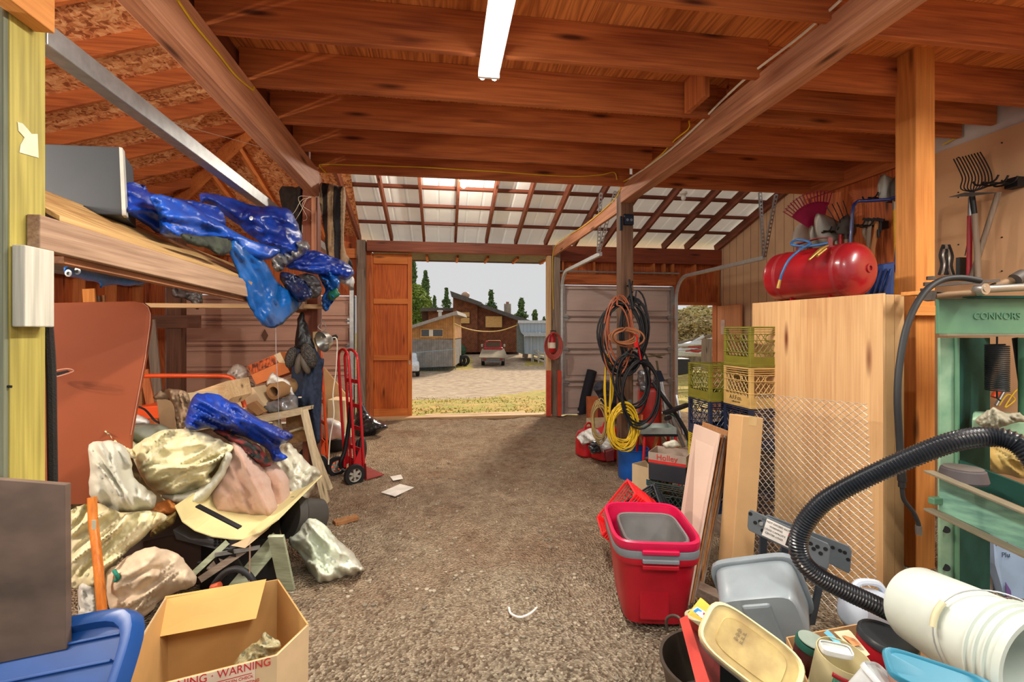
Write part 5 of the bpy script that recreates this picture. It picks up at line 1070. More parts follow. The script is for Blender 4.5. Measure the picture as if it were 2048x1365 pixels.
g = MB(Mx); g.lathe([(.02, -.075), (.03, -.07), (.05, -.055), (.085, -.02), (.1, .03), (.103, .034)], 32, None, True, False); g.build('reflector', mat('aluminium', (200, 198, 190), .28, .9), t, smooth=60, solid=.002)
g = MB(Mx); g.lathe([(.022, -.13), (.024, -.08), (.02, -.07)], 16); g.build('socket', M_black, t, smooth=40)
g = MB(Mx); g.ball((0, 0, -.02), .028, 8); g.build('bulb', mat('bulb_glass', (225, 222, 215), .2), t, smooth=True)
g = MB(); g.tube(spline([at(640, 648, 4.6), at(636, 655, 4.6), at(646, 662, 4.6), at(652, 655, 4.6), at(645, 640, 4.6)], 5), .004, 5); g.tube([at(643, 600, 4.7), at(643, 655, 4.6)], .004, 5); g.build('clamp', M_steel, t)
g = MB(); g.tube(spline([at(664, 676, 4.6), at(674, 682, 4.6), at(672, 740, 4.6), at(666, 790, 4.6), at(668, 830, 4.55), at(660, 880, 4.5), at(657, 930, 4.45)], 5), .006, 6); g.build('cord', M_cream, t, smooth=60)
g = MB(); g.tube([at(551, 600, 3.9), at(552, 700, 3.9), at(556, 780, 3.9), at(558, 850, 3.9)], .0022, 5); tag(g.build('hanging_string', mat('silver_string', (200, 210, 225), .4, .3)), 'thin silver string hanging from the blue tarp', 'string')
g = MB(); g.bx((-1.245, 4.83, .95), (-1.207, 4.849, 1.5)); tag(g.build('post_batten', pinew('z')), 'pale batten on the lower dark post beside the lamp', 'batten')
# ---------- hand trucks ----------
def handtruck(loc, rz, m, lab, h_=1.32, w_=.3, lean=.06, second=True, wheel=.12):
    t = thing('hand_truck', loc, lab, 'hand truck'); M = frame(loc, rz) @ Matrix.Rotation(-lean, 4, 'X'); x = w_/2
    def loop(y, x, top): 
        g = MB(M); P = [(-x, y, .1), (-x, y, top-.1)]+[(-x*math.cos(a), y, top-.1+.1*math.sin(a)) for a in [math.pi*i/10 for i in range(1, 10)]]+[(x, y, top-.1), (x, y, .1)]
        g.tube(P, .014, 10); return g.build('rail', m, t, smooth=50)
    loop(0, x, h_)
    if second: loop(.08, x*.82, h_+.01)
    for z in (.14, .3, .52, .75, 1.0):
        g = MB(M); g.box((0, 0, z), (w_, .012, .04)); g.build('crossbar', m, t, bev=.002)
    g = MB(M); g.box((0, -.09, .02), (w_+.1, .2, .008)); g.box((0, .0, .1), (w_+.1, .008, .16)); g.build('nose_plate', mat('worn_red_plate', (150, 56, 50), .6) if second else m, t)
    g = MB(M); g.tube([(-x-.06, .13, wheel), (x+.06, .13, wheel)], .01, 8); g.build('axle', M_steel, t)
    for s_ in (-1, 1):
        g = MB(M @ Matrix.Translation((s_*(x+.06), .13, wheel)) @ Matrix.Rotation(math.pi/2, 4, 'Y')); r = wheel
        g.lathe([(r*.62, -.022), (r*.95, -.022), (r, -.01), (r, .01), (r*.95, .022), (r*.62, .022), (r*.62, -.022)], 32, None, False, False); wl = g.build('tyre', M_rub, t, smooth=40)
        g = MB(M @ Matrix.Translation((s_*(x+.06), .13, wheel)) @ Matrix.Rotation(math.pi/2, 4, 'Y')); g.lathe([(r*.56, -.012), (r*.64, -.018), (r*.64, .018), (r*.56, .012), (r*.56, -.012)], 28, None, False, False); g.lathe([(.022, -.02), (.022, .02)], 16)
        for k in range(6):
            a = k*math.pi/3; g.bar((.02*math.cos(a), .02*math.sin(a), 0), (r*.58*math.cos(a), r*.58*math.sin(a), 0), .022, .02)
        g.build('hub', mat('wheel_hub', (176, 172, 160), .5), wl)
        g = MB(M); g.prism([(s_*x, .02, .12), (s_*x, .13, .11), (s_*x, .13, .15), (s_*x, .02, .35)], (.006, 0, 0)); g.build('wheel_bracket', m, t)
    return t, M
hr = mat('hand_truck_red', (196, 26, 36), .35, coat=.3, noise_amt=.06); ho = mat('hand_truck_orange', (232, 86, 34), .4, noise_amt=.06)
ht, Mh = handtruck((*onZ(716, 955, 0).xy, 0), math.radians(125), hr, 'red tubular hand truck with spoked wheels standing by the doorway', wheel=.105)
g = MB(); g.tube(spline([at(704, 800, 4.9), at(698, 850, 4.88), at(690, 900, 4.85), at(681, 925, 4.82), at(682, 935, 4.85)], 5), .022, 10); g.build('black_strap', M_black, ht, smooth=50)
for a in (.0, .1):
    c = at(717+a*70, 905-a*60, 5.15); g = MB(Matrix.Translation(c) @ Matrix.Diagonal((.05, .1, .14, 1))); g.ball((0, 0, 0), 1, 8); g.build('stair_glide', M_rub, ht, smooth=True)
g = MB(); g.tube([at(686, 770, 5), at(714, 769, 4.95)], .003, 5); g.build('string', M_cream, ht)
handtruck((*onZ(652, 940, 0).xy, 0), math.radians(115), ho, 'orange hand truck standing behind the step stool', h_=1.36, w_=.26, second=False)
# ---------- step stool ----------
def stool():
    t = thing('step_stool', (*onZ(640, 1010, 0).xy, 0), 'whitewashed wooden step stool with splayed legs in the middle of the clutter', 'step stool')
    W = wood('whitewashed_wood', (226, 208, 172), (176, 156, 122), 'x'); Wz = wood('whitewashed_wood', (226, 208, 172), (176, 156, 122), 'z'); D = 4.25
    g = MB(); g.prism([at(508, 834, 4.1), at(560, 822, 4.6), at(628, 810, 4.45), at(602, 817, 4.05)], (0, 0, -.035)); g.build('top', W, t, bev=.003)
    g = MB(); g.prism([at(508, 840, 4.08), at(602, 817, 4.03), at(602, 830, 4.03), at(508, 850, 4.08)], FW*.02); g.build('apron', W, t, bev=.002)
    def leg(p0, p1, w_=.095, th=.022): g = MB(); g.bar(p0, p1, th, w_, RT); g.build('leg', Wz, t, bev=.002)
    f = onZ(652, 1008, 0); leg(at(608, 820, 4.12), f, .03, .095)
    leg(at(612, 822, 4.5), onZ(672, 985, 0), .03, .095) if False else None
    leg(at(552, 838, 4.15), Vector((*at(590, 1020, 4.15).xy, 0)), .03, .09)
    leg(at(610, 850, 4.3), onZ(655, 990, 0)+Vector((0, .12, 0)), .03, .06); leg(at(520, 842, 4.4), Vector((*at(525, 1000, 4.5).xy, 0)), .03, .08)
    for (a, b_, h_) in (((572, 828), (612, 826), .12), ((578, 866), (617, 860), .1)):
        g = MB(); p, q_ = at(*a, 4.25), at(*b_, 4.2); g.prism([p, q_, q_-Vector((0, 0, h_)), p-Vector((0, 0, h_))], FW*.02); g.build('side_board', wood('stool_board', (190, 150, 104), (140, 104, 70), 'x'), t, bev=.002)
    g = MB(); g.prism([at(578, 862, 4.15), at(604, 854, 4.15), at(612, 858, 4.4), at(588, 868, 4.4)], (0, 0, -.02)); g.build('step', W, t, bev=.002)
stool()
# ---------- behind the heap ----------
def pbox(name, pts, d, dv, m, lab, cat='box', bev=.003):
    """rigid box: pixel outline of its near face at distance d, pushed back by dv"""
    dd = d if isinstance(d, (list, tuple)) else [d]*len(pts)
    g = MB(); g.prism([at(x, y, q_) for (x, y), q_ in zip(pts, dd)], dv); return tag(g.build(name, m, bev=bev), lab, cat)
t = thing('tilted_carton', at(535, 755, 4.6), 'orange brown carton with printed side tilted on the far heap', 'carton')
g = MB(); g.prism([at(493, 733, 4.5), at(560, 705, 4.5), at(580, 745, 4.5), at(512, 770, 4.5)], FW*.3); g.build('body', mat('orange_carton', (214, 122, 66), .8, noise_amt=.06), t, bev=.003)
g = MB(); g.prism([at(494, 733, 4.494), at(548, 711, 4.494), at(556, 726, 4.494), at(503, 749, 4.494)], FW*.003); g.build('printed_side', mat('carton_print', (212, 100, 48), .8, noise_amt=.4, nscale=22, col2=(90, 44, 26), detail=1, stretch=(2.2, 1, 1)), t)
g = MB(); g.prism([at(548, 711, 4.492), at(560, 705, 4.492), at(571, 727, 4.492), at(558, 726, 4.492)], FW*.003); g.build('pale_flap', M_cardp, t)
cloth('plastic_sheet', [(455, 745), (470, 730), (490, 735), (498, 760), (510, 775), (480, 770), (462, 765)], 4.6, mat('clear_white_plastic', (220, 212, 204), .25, noise_amt=.1, alpha=.92), 'clear plastic sheet bunched left of the tilted carton', 'plastic sheet', T=.1, fold=.05, fk=9, seed=31, step=4)
t = thing('cardboard_tube', at(548, 785, 4.3), 'thick cardboard tube roll pointing at the viewer under the tilted carton', 'tube')
c = at(547, 784, 4.25); Mt = align(c, c+FW*.7+RT*.14+Vector((0, 0, .06))) @ Matrix.Rotation(math.pi/2, 4, 'Y')
g = MB(Mt); g.lathe([(.045, .3), (.045, 0), (.073, 0), (.075, .3)], 32, None, False, False); g.build('tube', M_cardd, t, smooth=40)
g = MB(Mt); g.lathe([(.044, .2), (.044, .21)], 24, None, True, True); g.build('dark_core', MT['hole_dark'], t)
cloth('paper_sheet', [(532, 770), (545, 745), (560, 755), (580, 765), (592, 800), (585, 808), (570, 780), (552, 770)], 4.4, mat('white_paper', (236, 230, 220), .6), 'curled white paper sheet over the cardboard tube', 'paper', T=.03, fold=.02, fk=6, seed=32, step=4)
cloth('foil_roll', [(525, 805), (560, 798), (590, 790), (596, 815), (580, 825), (545, 828), (528, 822)], 4.3, M_silver, 'silver wrapped roll under the cardboard tube', 'roll', T=.09, fold=.02, fk=10, seed=33, step=4)
pbox('open_carton', [(440, 806), (505, 775), (530, 812), (480, 845), (445, 840)], 4.2, FW*.35, M_cardp, 'pale open carton with dividers behind the blue tarp bundle', 'carton')
pbox('carton_divider', [(490, 812), (508, 803), (530, 825), (515, 832)], 4.12, FW*.05, M_cardd, 'brown carton divider piece sticking out of the pale carton')
pbox('wooden_crate', [(372, 790), (455, 762), (463, 796), (440, 815), (380, 815)], [3.6, 3.7, 3.7, 3.6, 3.5], FW*.3, pinew('x'), 'pale wooden crate behind the draped cloth', 'crate')
t = thing('draped_carton', at(335, 830, 3.2), 'brown carton standing upright with a rag over its corner', 'carton')
g = MB(); g.prism([at(312, 796, 3.2), at(345, 790, 3.2), at(355, 870, 3.2), at(322, 870, 3.2)], FW*.3+RT*.12); g.build('body', M_cardp, t, bev=.003)
cloth('brown_rag', [(308, 793), (330, 780), (360, 780), (378, 790), (380, 830), (368, 858), (352, 855), (348, 815), (335, 800), (312, 800)], 3.1, mat('brown_rag', (168, 140, 112), .95, noise_amt=.12), 'brown striped rag draped over the upright carton', 'rag', T=.05, fold=.035, fk=12, ang=75, asp=5, seed=34, step=4)
t = thing('orange_cart_frame', at(400, 780, 4.0), 'orange tubular cart frame arching over the far heap', 'frame')
g = MB(); g.tube(spline([at(268, 755, 4.0), at(300, 752, 4.0), at(400, 752, 4.05), at(450, 753, 4.1), at(468, 760, 4.1), at(478, 780, 4.1), at(490, 815, 4.1)], 6), .018, 10); g.build('tube', ho, t, smooth=50)
g = MB(); g.prism([at(262, 815, 3.9), at(318, 812, 3.9), at(320, 838, 3.9), at(264, 842, 3.9)], FW*.3); g.build('body', ho, t, bev=.01)
cloth('white_plastic', [(262, 835), (275, 830), (295, 838), (298, 850), (265, 850)], 3.5, MT['white_bag'], 'white plastic scrap against the orange cart frame', 'plastic', T=.05, fold=.02, fk=12, seed=35, step=4)
g = MB(); g.tube(spline([at(268, 812, 3.6), at(290, 820, 3.6), at(310, 842, 3.5), at(322, 846, 3.5)], 5), .008, 6); tag(g.build('black_cable', M_rub), 'black cable beside the orange cart frame', 'cable')
# far left floor things near the roller door
pbox('leaning_cardboard', [(648, 735), (656, 745), (700, 800), (702, 840), (650, 838)], 6.4, FW*.03, M_card, 'flattened brown cardboard leaning on the roller door', 'cardboard')
pbox('cardboard_box', [(655, 800), (690, 802), (690, 880), (655, 880)], 6.0, FW*.3, M_cardp, 'pale cardboard box behind the red hand truck', 'box')
t = thing('black_canister', at(670, 890, 5.7), 'black round canister vacuum on the ground behind the orange hand truck', 'vacuum')
cc_ = onZ(672, 900, 0); g = MB(frame((cc_.x, cc_.y, .0))); g.lathe([(.17, .02), (.19, .06), (.19, .16), (.12, .22), (.05, .24)], 28); g.build('body', M_black, t, smooth=40)
cloth('white_pillow', [(645, 842), (668, 838), (685, 850), (684, 875), (655, 880), (643, 865)], 5.6, MT['white_bag'], 'white stuffed plastic bag behind the orange hand truck', 'bag', T=.12, fold=.02, fk=9, seed=36, step=4)
cloth('black_trash_bag', [(716, 808), (725, 805), (732, 818), (745, 835), (775, 852), (770, 860), (735, 878), (712, 882), (708, 850)], 6.9, mat('black_shiny_bag', (52, 54, 62), .2, noise_amt=.3, coat=.5), 'shiny black trash bag slumped by the sliding door', 'trash bag', T=.15, fold=.022, fk=7, ang=-20, seed=37, step=3.5)
# ---------- the canvas heap ----------
M_canvas = mat('cream_canvas', (234, 226, 192), .9, noise_amt=.1, nscale=7, col2=(212, 200, 154), bump=.15, bscale=300)
M_sheet = mat('grey_white_sheet', (206, 204, 188), .85, noise_amt=.06, nscale=5, bump=.08, bscale=300)
M_pinkc = mat('pinkish_canvas', (218, 196, 168), .9, noise_amt=.08, bump=.1, bscale=300)
M_fleece = mat('pink_fleece', (226, 174, 146), 1, noise_amt=.06, nscale=60, bump=.9, bscale=420, sheen=.6)
# a hidden base that carries the heap: tote and board
def ground_box(name, px0, px1, d0, d1, h_, m, lab, cat='box'):
    a, b_, c, e_ = at(px0, 664, d0), at(px1, 664, d0), at(px1, 664, d1), at(px0, 664, d1)
    g = MB(); g.prism([(v.x, v.y, 0) for v in (a, b_, c, e_)], (0, 0, h_)); return tag(g.build(name, m, bev=.006), lab, cat)
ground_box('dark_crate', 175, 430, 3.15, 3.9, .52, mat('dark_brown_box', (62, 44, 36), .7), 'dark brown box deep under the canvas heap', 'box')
cloth('canvas_bundle', [(112, 930), (150, 885), (178, 882), (182, 950), (170, 1010), (135, 1025), (112, 1005)], 2.95, mat('khaki_tarp', (150, 134, 96), .85, noise_amt=.12), 'khaki tarp bundle at the left end of the heap', 'tarp', T=.16, fold=.03, fk=6, ang=70, asp=4, seed=41, step=5)
cloth('plastic_wrap', [(110, 940), (125, 910), (148, 888), (165, 880), (180, 884), (150, 900), (128, 950), (114, 985)], 2.85, mat('white_bag'), 'white plastic wrap behind the heap at the left', 'plastic', T=.04, fold=.02, fk=10, seed=42, step=4) if False else cloth('plastic_wrap', [(110, 940), (125, 910), (148, 888), (165, 880), (180, 884), (150, 900), (128, 950), (114, 985)], 2.85, MT['white_bag'], 'white plastic wrap behind the heap at the left', 'plastic', T=.04, fold=.02, fk=10, seed=42, step=4)
cloth('canvas_drop_cloth', [(180, 880), (230, 868), (300, 870), (380, 870), (455, 890), (450, 960), (400, 1010), (320, 1025), (230, 1020), (175, 990)], 3.12, M_canvas, 'cream canvas layer behind and between the upper cloths of the heap', 'canvas', T=.1, fold=.03, fk=6, seed=70, step=6)
cloth('canvas_sheet', [(250, 855), (300, 848), (340, 856), (370, 870), (350, 900), (270, 890)], 3.1, mat('green_grey_canvas', (168, 174, 156), .9), 'grey green canvas on top behind the cream canvas', 'canvas', T=.1, fold=.02, seed=43, step=5)
cloth('canvas_drop_cloth', [(163, 868), (185, 850), (225, 850), (250, 858), (262, 880), (290, 900), (330, 915), (300, 930), (240, 915), (205, 890), (170, 885)], 2.95, M_canvas, 'cream canvas drop cloth rolled at the top left of the heap', 'canvas', T=.12, fold=.045, fk=7, ang=25, asp=3, seed=44, step=4.5)
cloth('canvas_drop_cloth', [(265, 900), (300, 872), (340, 858), (390, 862), (440, 880), (465, 895), (450, 915), (420, 950), (430, 965), (395, 980), (350, 995), (310, 985), (280, 950)], 2.85, M_canvas, 'large cream canvas drop cloth crumpled on top of the heap', 'canvas', T=.2, fold=.06, fk=6, ang=-25, asp=2.5, seed=45, step=4.5)
cloth('grey_sheet', [(325, 990), (380, 985), (430, 950), (452, 905), (465, 915), (450, 950), (425, 985), (395, 1015), (370, 1018), (340, 1008)], 2.8, M_sheet, 'pale grey sheet sagging between the canvas and the pink blanket', 'sheet', T=.08, fold=.02, fk=6, ang=-40, asp=4, seed=46, step=5)
cloth('grey_sheet', [(178, 890), (215, 882), (245, 890), (262, 920), (268, 955), (290, 975), (312, 992), (305, 1018), (270, 1024), (235, 1025), (195, 1005), (178, 985), (180, 940)], 2.62, M_sheet, 'pale grey white sheet draped down the left of the heap', 'sheet', T=.13, fold=.04, fk=5, ang=60, asp=3, seed=47, step=4.5)
cloth('orange_cloth', [(300, 1015), (330, 1000), (350, 1008), (352, 1022), (335, 1030), (295, 1030)], 2.72, mat('orange_cloth', (224, 140, 70), .8), 'small orange cloth peeking from the heap', 'cloth', T=.05, fold=.02, fk=12, seed=48, step=4)
cloth('yellow_canvas', [(335, 1030), (352, 1022), (350, 1045), (330, 1060), (300, 1075), (310, 1050)], 2.75, mat('mustard_canvas', (176, 152, 92), .9), 'mustard canvas fold under the orange cloth', 'canvas', T=.06, fold=.02, fk=9, seed=49, step=4)
cloth('canvas_drop_cloth', [(134, 1030), (160, 1012), (200, 1008), (240, 1025), (300, 1022), (337, 1035), (310, 1055), (270, 1090), (240, 1120), (215, 1150), (190, 1175), (150, 1178), (135, 1160), (140, 1080)], 2.55, M_canvas, 'cream canvas drop cloth hanging low at the left, under the sheet', 'canvas', T=.13, fold=.055, fk=6, ang=-50, asp=3, seed=50, step=4.5)
cloth('canvas_drop_cloth', [(212, 1148), (240, 1125), (270, 1105), (310, 1095), (355, 1108), (375, 1130), (395, 1162), (370, 1180), (330, 1195), (300, 1225), (262, 1255), (230, 1240), (215, 1200)], 2.45, M_pinkc, 'pinkish cream canvas tied at one end at the foot of the heap', 'canvas', T=.14, fold=.05, fk=6, ang=-35, asp=3, seed=51, step=4.5)
cloth('white_cloth', [(158, 1170), (190, 1172), (196, 1215), (190, 1245), (160, 1245)], 2.5, mat('white_ribbed_cloth', (214, 212, 204), .9), 'white ribbed cloth end at the bottom left of the heap', 'cloth', T=.05, fold=.015, fk=14, seed=52, step=4)
t = thing('axe_handle', at(200, 1200, 2.35), 'long varnished orange axe handle leaning on the canvas heap', 'axe handle')
g = MB(); g.tube(spline([at(184, 995, 2.4), at(186, 1040, 2.38), at(192, 1090, 2.34), at(198, 1150, 2.3), at(206, 1240, 2.26)], 5), .02, 14); g.build('handle', wood('varnished_handle', (220, 132, 52), (176, 92, 32), 'z', rough=.35, knots=False), t, smooth=50)
g = MB(); g.box(at(188, 1050, 2.335), (.018, .006, .045)); g.build('paper_tag', mat('tag_grey', (190, 184, 160), .6), t)
g = MB(); g.tube(spline([at(228, 1142, 2.3), at(233, 1150, 2.29), at(236, 1158, 2.3), at(230, 1162, 2.31)], 4), .009, 8); tag(g.build('green_tie', mat('green_yarn', (30, 130, 110), .8)), 'green yarn tie on the pinkish canvas', 'tie')
cloth('translucent_bag', [(555, 905), (575, 885), (592, 900), (615, 925), (640, 945), (630, 970), (615, 1000), (610, 1020), (580, 1028), (555, 1010), (545, 960)], 3.45, mat('milky_plastic', (226, 222, 198), .3, noise_amt=.08, alpha=.93, coat=.4), 'milky translucent bag bulging between the pink blanket and the stool', 'bag', T=.16, fold=.045, fk=7, ang=60, asp=2, seed=53, step=4.5)
cloth('pink_blanket', [(520, 930), (540, 925), (560, 935), (577, 960), (580, 1000), (578, 1036), (550, 1042), (520, 1040), (510, 1000)], 3.15, M_fleece, 'rear fold of the fuzzy pink blanket', 'blanket', T=.15, fold=.02, fk=4, ang=80, asp=4, seed=54, step=4.5)
cloth('pink_blanket', [(465, 878), (500, 905), (520, 925), (535, 950), (545, 980), (555, 1015), (545, 1040), (515, 1042), (480, 1038), (440, 1040), (420, 1030), (412, 990), (425, 960), (445, 920), (455, 890)], 2.95, M_fleece, 'fuzzy pink blanket folded over the right of the heap', 'blanket', T=.2, fold=.025, fk=3.5, ang=60, asp=4, seed=55, step=4.5)
cloth('plaid_shirt', [(425, 862), (455, 862), (490, 880), (520, 895), (535, 915), (542, 932), (515, 932), (495, 915), (480, 895), (450, 878)], 2.92, mat('dark_plaid', (130, 44, 42), .9, noise_amt=.3, nscale=16, col2=(30, 36, 34), detail=0, stretch=(1, 1, 1.8)), 'dark red plaid shirt under the blue tarp bundle', 'shirt', T=.06, fold=.03, fk=9, ang=40, asp=3, seed=56, step=4)
t = cloth('blue_tarp', [(383, 800), (400, 787), (430, 788), (455, 800), (480, 812), (505, 830), (545, 850), (583, 868), (578, 882), (560, 892), (560, 902), (575, 915), (548, 924), (535, 900), (500, 880), (460, 866), (420, 858), (372, 856)], 3.0, M_blue2, 'folded blue tarp bundle lying across the top of the heap', 'tarp', T=.14, gx=.12, fold=.045, fk=8, ang=32, asp=8, seed=57, step=4, crease=.8)
grommet(t, 402, 822, 2.86)
# things under the heap
def curved():
    t = thing('curved_board', at(450, 1060, 2.8), 'curved cream cardboard sheet under the pink blanket', 'cardboard')
    g = MB(); top = [(352, 1010), (372, 1045), (410, 1070), (445, 1078), (485, 1079), (515, 1066), (545, 1040)]; bot = [(350, 1022), (368, 1060), (405, 1085), (440, 1082), (488, 1084), (480, 1080), (560, 1048)]
    ptsa = [at(x, y, 2.6) for x, y in ((350, 1012), (365, 1044), (390, 1062), (425, 1074), (462, 1079), (486, 1080), (520, 1066), (556, 1040))]
    ptsb = [p+FW*.6+Vector((0, 0, .06)) for p in ptsa]
    a = g.pts(ptsa); b_ = g.pts(ptsb)
    for i in range(len(a)-1): g.face([a[i], a[i+1], b_[i+1], b_[i]])
    g.build('sheet', mat('cream_cardboard', (220, 206, 150), .8, noise_amt=.06), t, solid=.006)
    g = MB(); g.prism([at(462, 1092, 2.58), at(490, 1097, 2.58), at(535, 1060, 2.62), at(548, 1044, 2.65), at(505, 1072, 2.6)], FW*.008); g.build('corner_flap', M_cardp, t)
curved()
g = MB(); g.bar(at(395, 1012, 2.5), at(480, 1056, 2.48), .03, .008); tag(g.build('metal_strip', M_blackm), 'thin dark slat resting on the curved cream cardboard', 'slat')
t = thing('black_bucket', at(580, 1060, 3.0), 'black rubber bucket tipped under the pink blanket', 'bucket')
c = at(595, 1035, 3.05); Mb = align(c, c+RT*-.6+Vector((0, 0, .25))+FW*-.7) @ Matrix.Rotation(math.pi/2, 4, 'Y')
g = MB(Mb @ Matrix.Rotation(math.pi, 4, 'X')); g.lathe([(.125, -.05), (.13, .0), (.118, .012), (.112, .15), (.1, .16)], 36); g.build('body', mat('dull_rubber', (58, 54, 48), .6, noise_amt=.1), t, smooth=40)
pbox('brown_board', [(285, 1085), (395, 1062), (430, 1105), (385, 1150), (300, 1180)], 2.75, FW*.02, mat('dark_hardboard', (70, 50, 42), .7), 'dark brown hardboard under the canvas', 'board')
t = thing('grey_basket', at(445, 1080, 2.78), 'grey plastic basket with square holes under the cream cardboard', 'basket')
g = MB(); g.prism([at(345, 1060, 2.7), at(380, 1078, 2.68), at(475, 1080, 2.68), at(470, 1098, 2.68), at(440, 1102, 2.68), at(400, 1092, 2.7), at(352, 1080, 2.72)], FW*.25); g.build('body', mat('grey_basket_plastic', (104, 104, 110), .5), t, bev=.004)
for i in range(4):
    for j in range(3):
        g = MB(); g.box(at(430+i*8, 1080+j*6, 2.674), (.012, .004, .012)); g.build('hole', MT['hole_dark'], t)
gw = wood('pale_green_wood', (176, 182, 154), (132, 138, 112), 'x')
for a, b_, l in (((470, 1180), (558, 1075), 'pale green board slanting up, left of the pair behind the carton'), ((552, 1072), (575, 1180), 'pale green board slanting down, right of the pair behind the carton')):
    g = MB(); g.bar(at(*a, 2.62), at(*b_, 2.8), .022, .085, (0, 1, 0)) if False else g.bar(at(*a, 2.62), at(*b_, 2.75), .085, .02, FW); tag(g.build('green_board', gw, bev=.002), l, 'board')
t = thing('black_hose', at(470, 1160, 2.45), 'black rubber hose arching among the dark clutter', 'hose')
g = MB(); g.tube(spline([at(415, 1192, 2.42), at(432, 1165, 2.42), at(452, 1145, 2.42), at(475, 1139, 2.42), at(497, 1150, 2.42), at(512, 1175, 2.42)], 6), .016, 12); g.build('hose', M_rub, t, smooth=60)
g = MB(); g.tube([at(424, 1178, 2.4), at(440, 1172, 2.4)], .02, 12); g.build('orange_ring', mat('orange_ring', (200, 84, 50), .5), t)
rs = random.Random(4)
for i, (a, b_, w_, m, l) in enumerate([((385, 1150), (455, 1085), .03, gw, 'thin green stick in the dark clutter, lowest of the sticks'), ((400, 1160), (490, 1100), .035, greyw('x'), 'grey slat in the dark clutter above the black hose'), ((430, 1110), (520, 1095), .02, M_steel, 'steel bar in the dark clutter, highest'), ((460, 1100), (490, 1150), .025, M_black, 'black strap crossing the dark clutter on the right'), ((430, 1115), (450, 1155), .02, M_black, 'black strap crossing the dark clutter on the left'), ((400, 1125), (425, 1160), .03, M_blackm, 'black metal bracket piece by the pinkish canvas'), ((420, 1140), (440, 1120), .04, gr, 'grey wooden offcut in the dark clutter')]):
    g = MB(); g.bar(at(*a, 2.5+i*.02), at(*b_, 2.58+i*.02), w_, .012, FW); tag(g.build('clutter_stick', m), l, 'offcut')
g = MB(); g.tube([at(500, 1090, 2.45), at(499, 1175, 2.4)], .004, 6); tag(g.build('thin_rod', mat('rod_brown', (140, 110, 90), .6)), 'thin upright rod behind the open carton', 'rod')
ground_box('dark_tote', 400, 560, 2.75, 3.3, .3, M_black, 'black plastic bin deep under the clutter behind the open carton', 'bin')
t = cloth('plastic_bag', [(592, 1065), (610, 1045), (625, 1038), (650, 1050), (670, 1075), (700, 1100), (722, 1130), (728, 1142), (700, 1158), (650, 1172), (630, 1178), (620, 1150), (600, 1110), (576, 1085)], 2.95, mat('greenish_plastic', (236, 234, 220), .28, noise_amt=.12, nscale=4, col2=(206, 216, 190), coat=.5), 'greenish white plastic bag slumped on the dirt beside the open carton', 'bag', T=.2, fold=.05, fk=6, ang=50, asp=2, seed=58, step=4.5)
g = MB(); p = onZ(668, 1052, 0); p2 = onZ(715, 1040, 0); g.bar(p+Vector((0, 0, .02)), p2+Vector((0, 0, .02)), .07, .03); tag(g.build('wood_offcut', brn, bev=.003), 'small brown wood offcut lying on the dirt behind the greenish bag', 'offcut')
def paper(pts, lab, m):
    g = MB(); g.prism([onZ(x, y, 0)+Vector((0, 0, .018)) for x, y in pts], (0, 0, .004)); tag(g.build('paper_scrap', m), lab, 'paper')
paper([(762, 990), (800, 973), (828, 980), (790, 998)], 'larger white paper scrap flat on the dirt', mat('white_paper')) if False else paper([(762, 990), (800, 973), (828, 980), (790, 998)], 'larger white paper scrap flat on the dirt', MT['white_paper'])
paper([(780, 958), (802, 954), (806, 962), (786, 966)], 'smaller white paper scrap behind the larger one', MT['white_paper'])
g = MB(); g.tube(spline([onZ(x, y, .02) for x, y in ((1018, 1216), (1022, 1228), (1040, 1235), (1060, 1228), (1074, 1216))], 5), .006, 6); tag(g.build('white_strip', MT['white_paper']), 'curved white plastic strip lying on the near dirt', 'strip')
# ---------- foreground ----------
pbox('dark_board', [(-60, 955), (130, 970), (132, 1300), (-60, 1340)], 1.44, FW*.02, mat('stained_board', (112, 92, 80), .6, noise_amt=.2, nscale=3, stretch=(1, 1, 2), col2=(70, 58, 50)), 'dark stained board standing at the lower left corner', 'board', bev=.002)
def lid():
    t = thing('blue_tote_lid', at(100, 1400, 1.35), 'blue plastic tote lid propped up in the lower left corner', 'lid')
    m = mat('blue_lid_plastic', (24, 78, 150), .38, noise_amt=.12, nscale=5)
    c = at(28, 1470, 1.29); ex = (RT*.98+Vector((0, 0, .2))).normalized(); ey = (Vector((0, 0, .75))+FW*.66); ey = (ey-ex*ey.dot(ex)).normalized()
    M = facing(c, ex, ey)
    g = MB(M); W, D_ = .255, .285
    g.lathe([(.80, -.03), (.84, -.03), (.875, .0), (.93, .004), (.985, 0), (1.0, -.02), (1.0, -.05)], 64, None, True, False, W, D_, 6); g.build('shell', m, t, smooth=35)
    for k in range(-3, 4):
        g = MB(M); g.box((0, k*.07, -.024), (W*1.5, .008, .008)); g.build('rib', m, t, bev=.002)
    for x in (-W*.95, W*.95, -.04):
        g = MB(M); g.box((x, D_*.93 if x == -.04 else 0, .004), (.05 if x != -.04 else .004, .004 if x != -.04 else .04, .006)); g.build('notch', m, t)
lid()
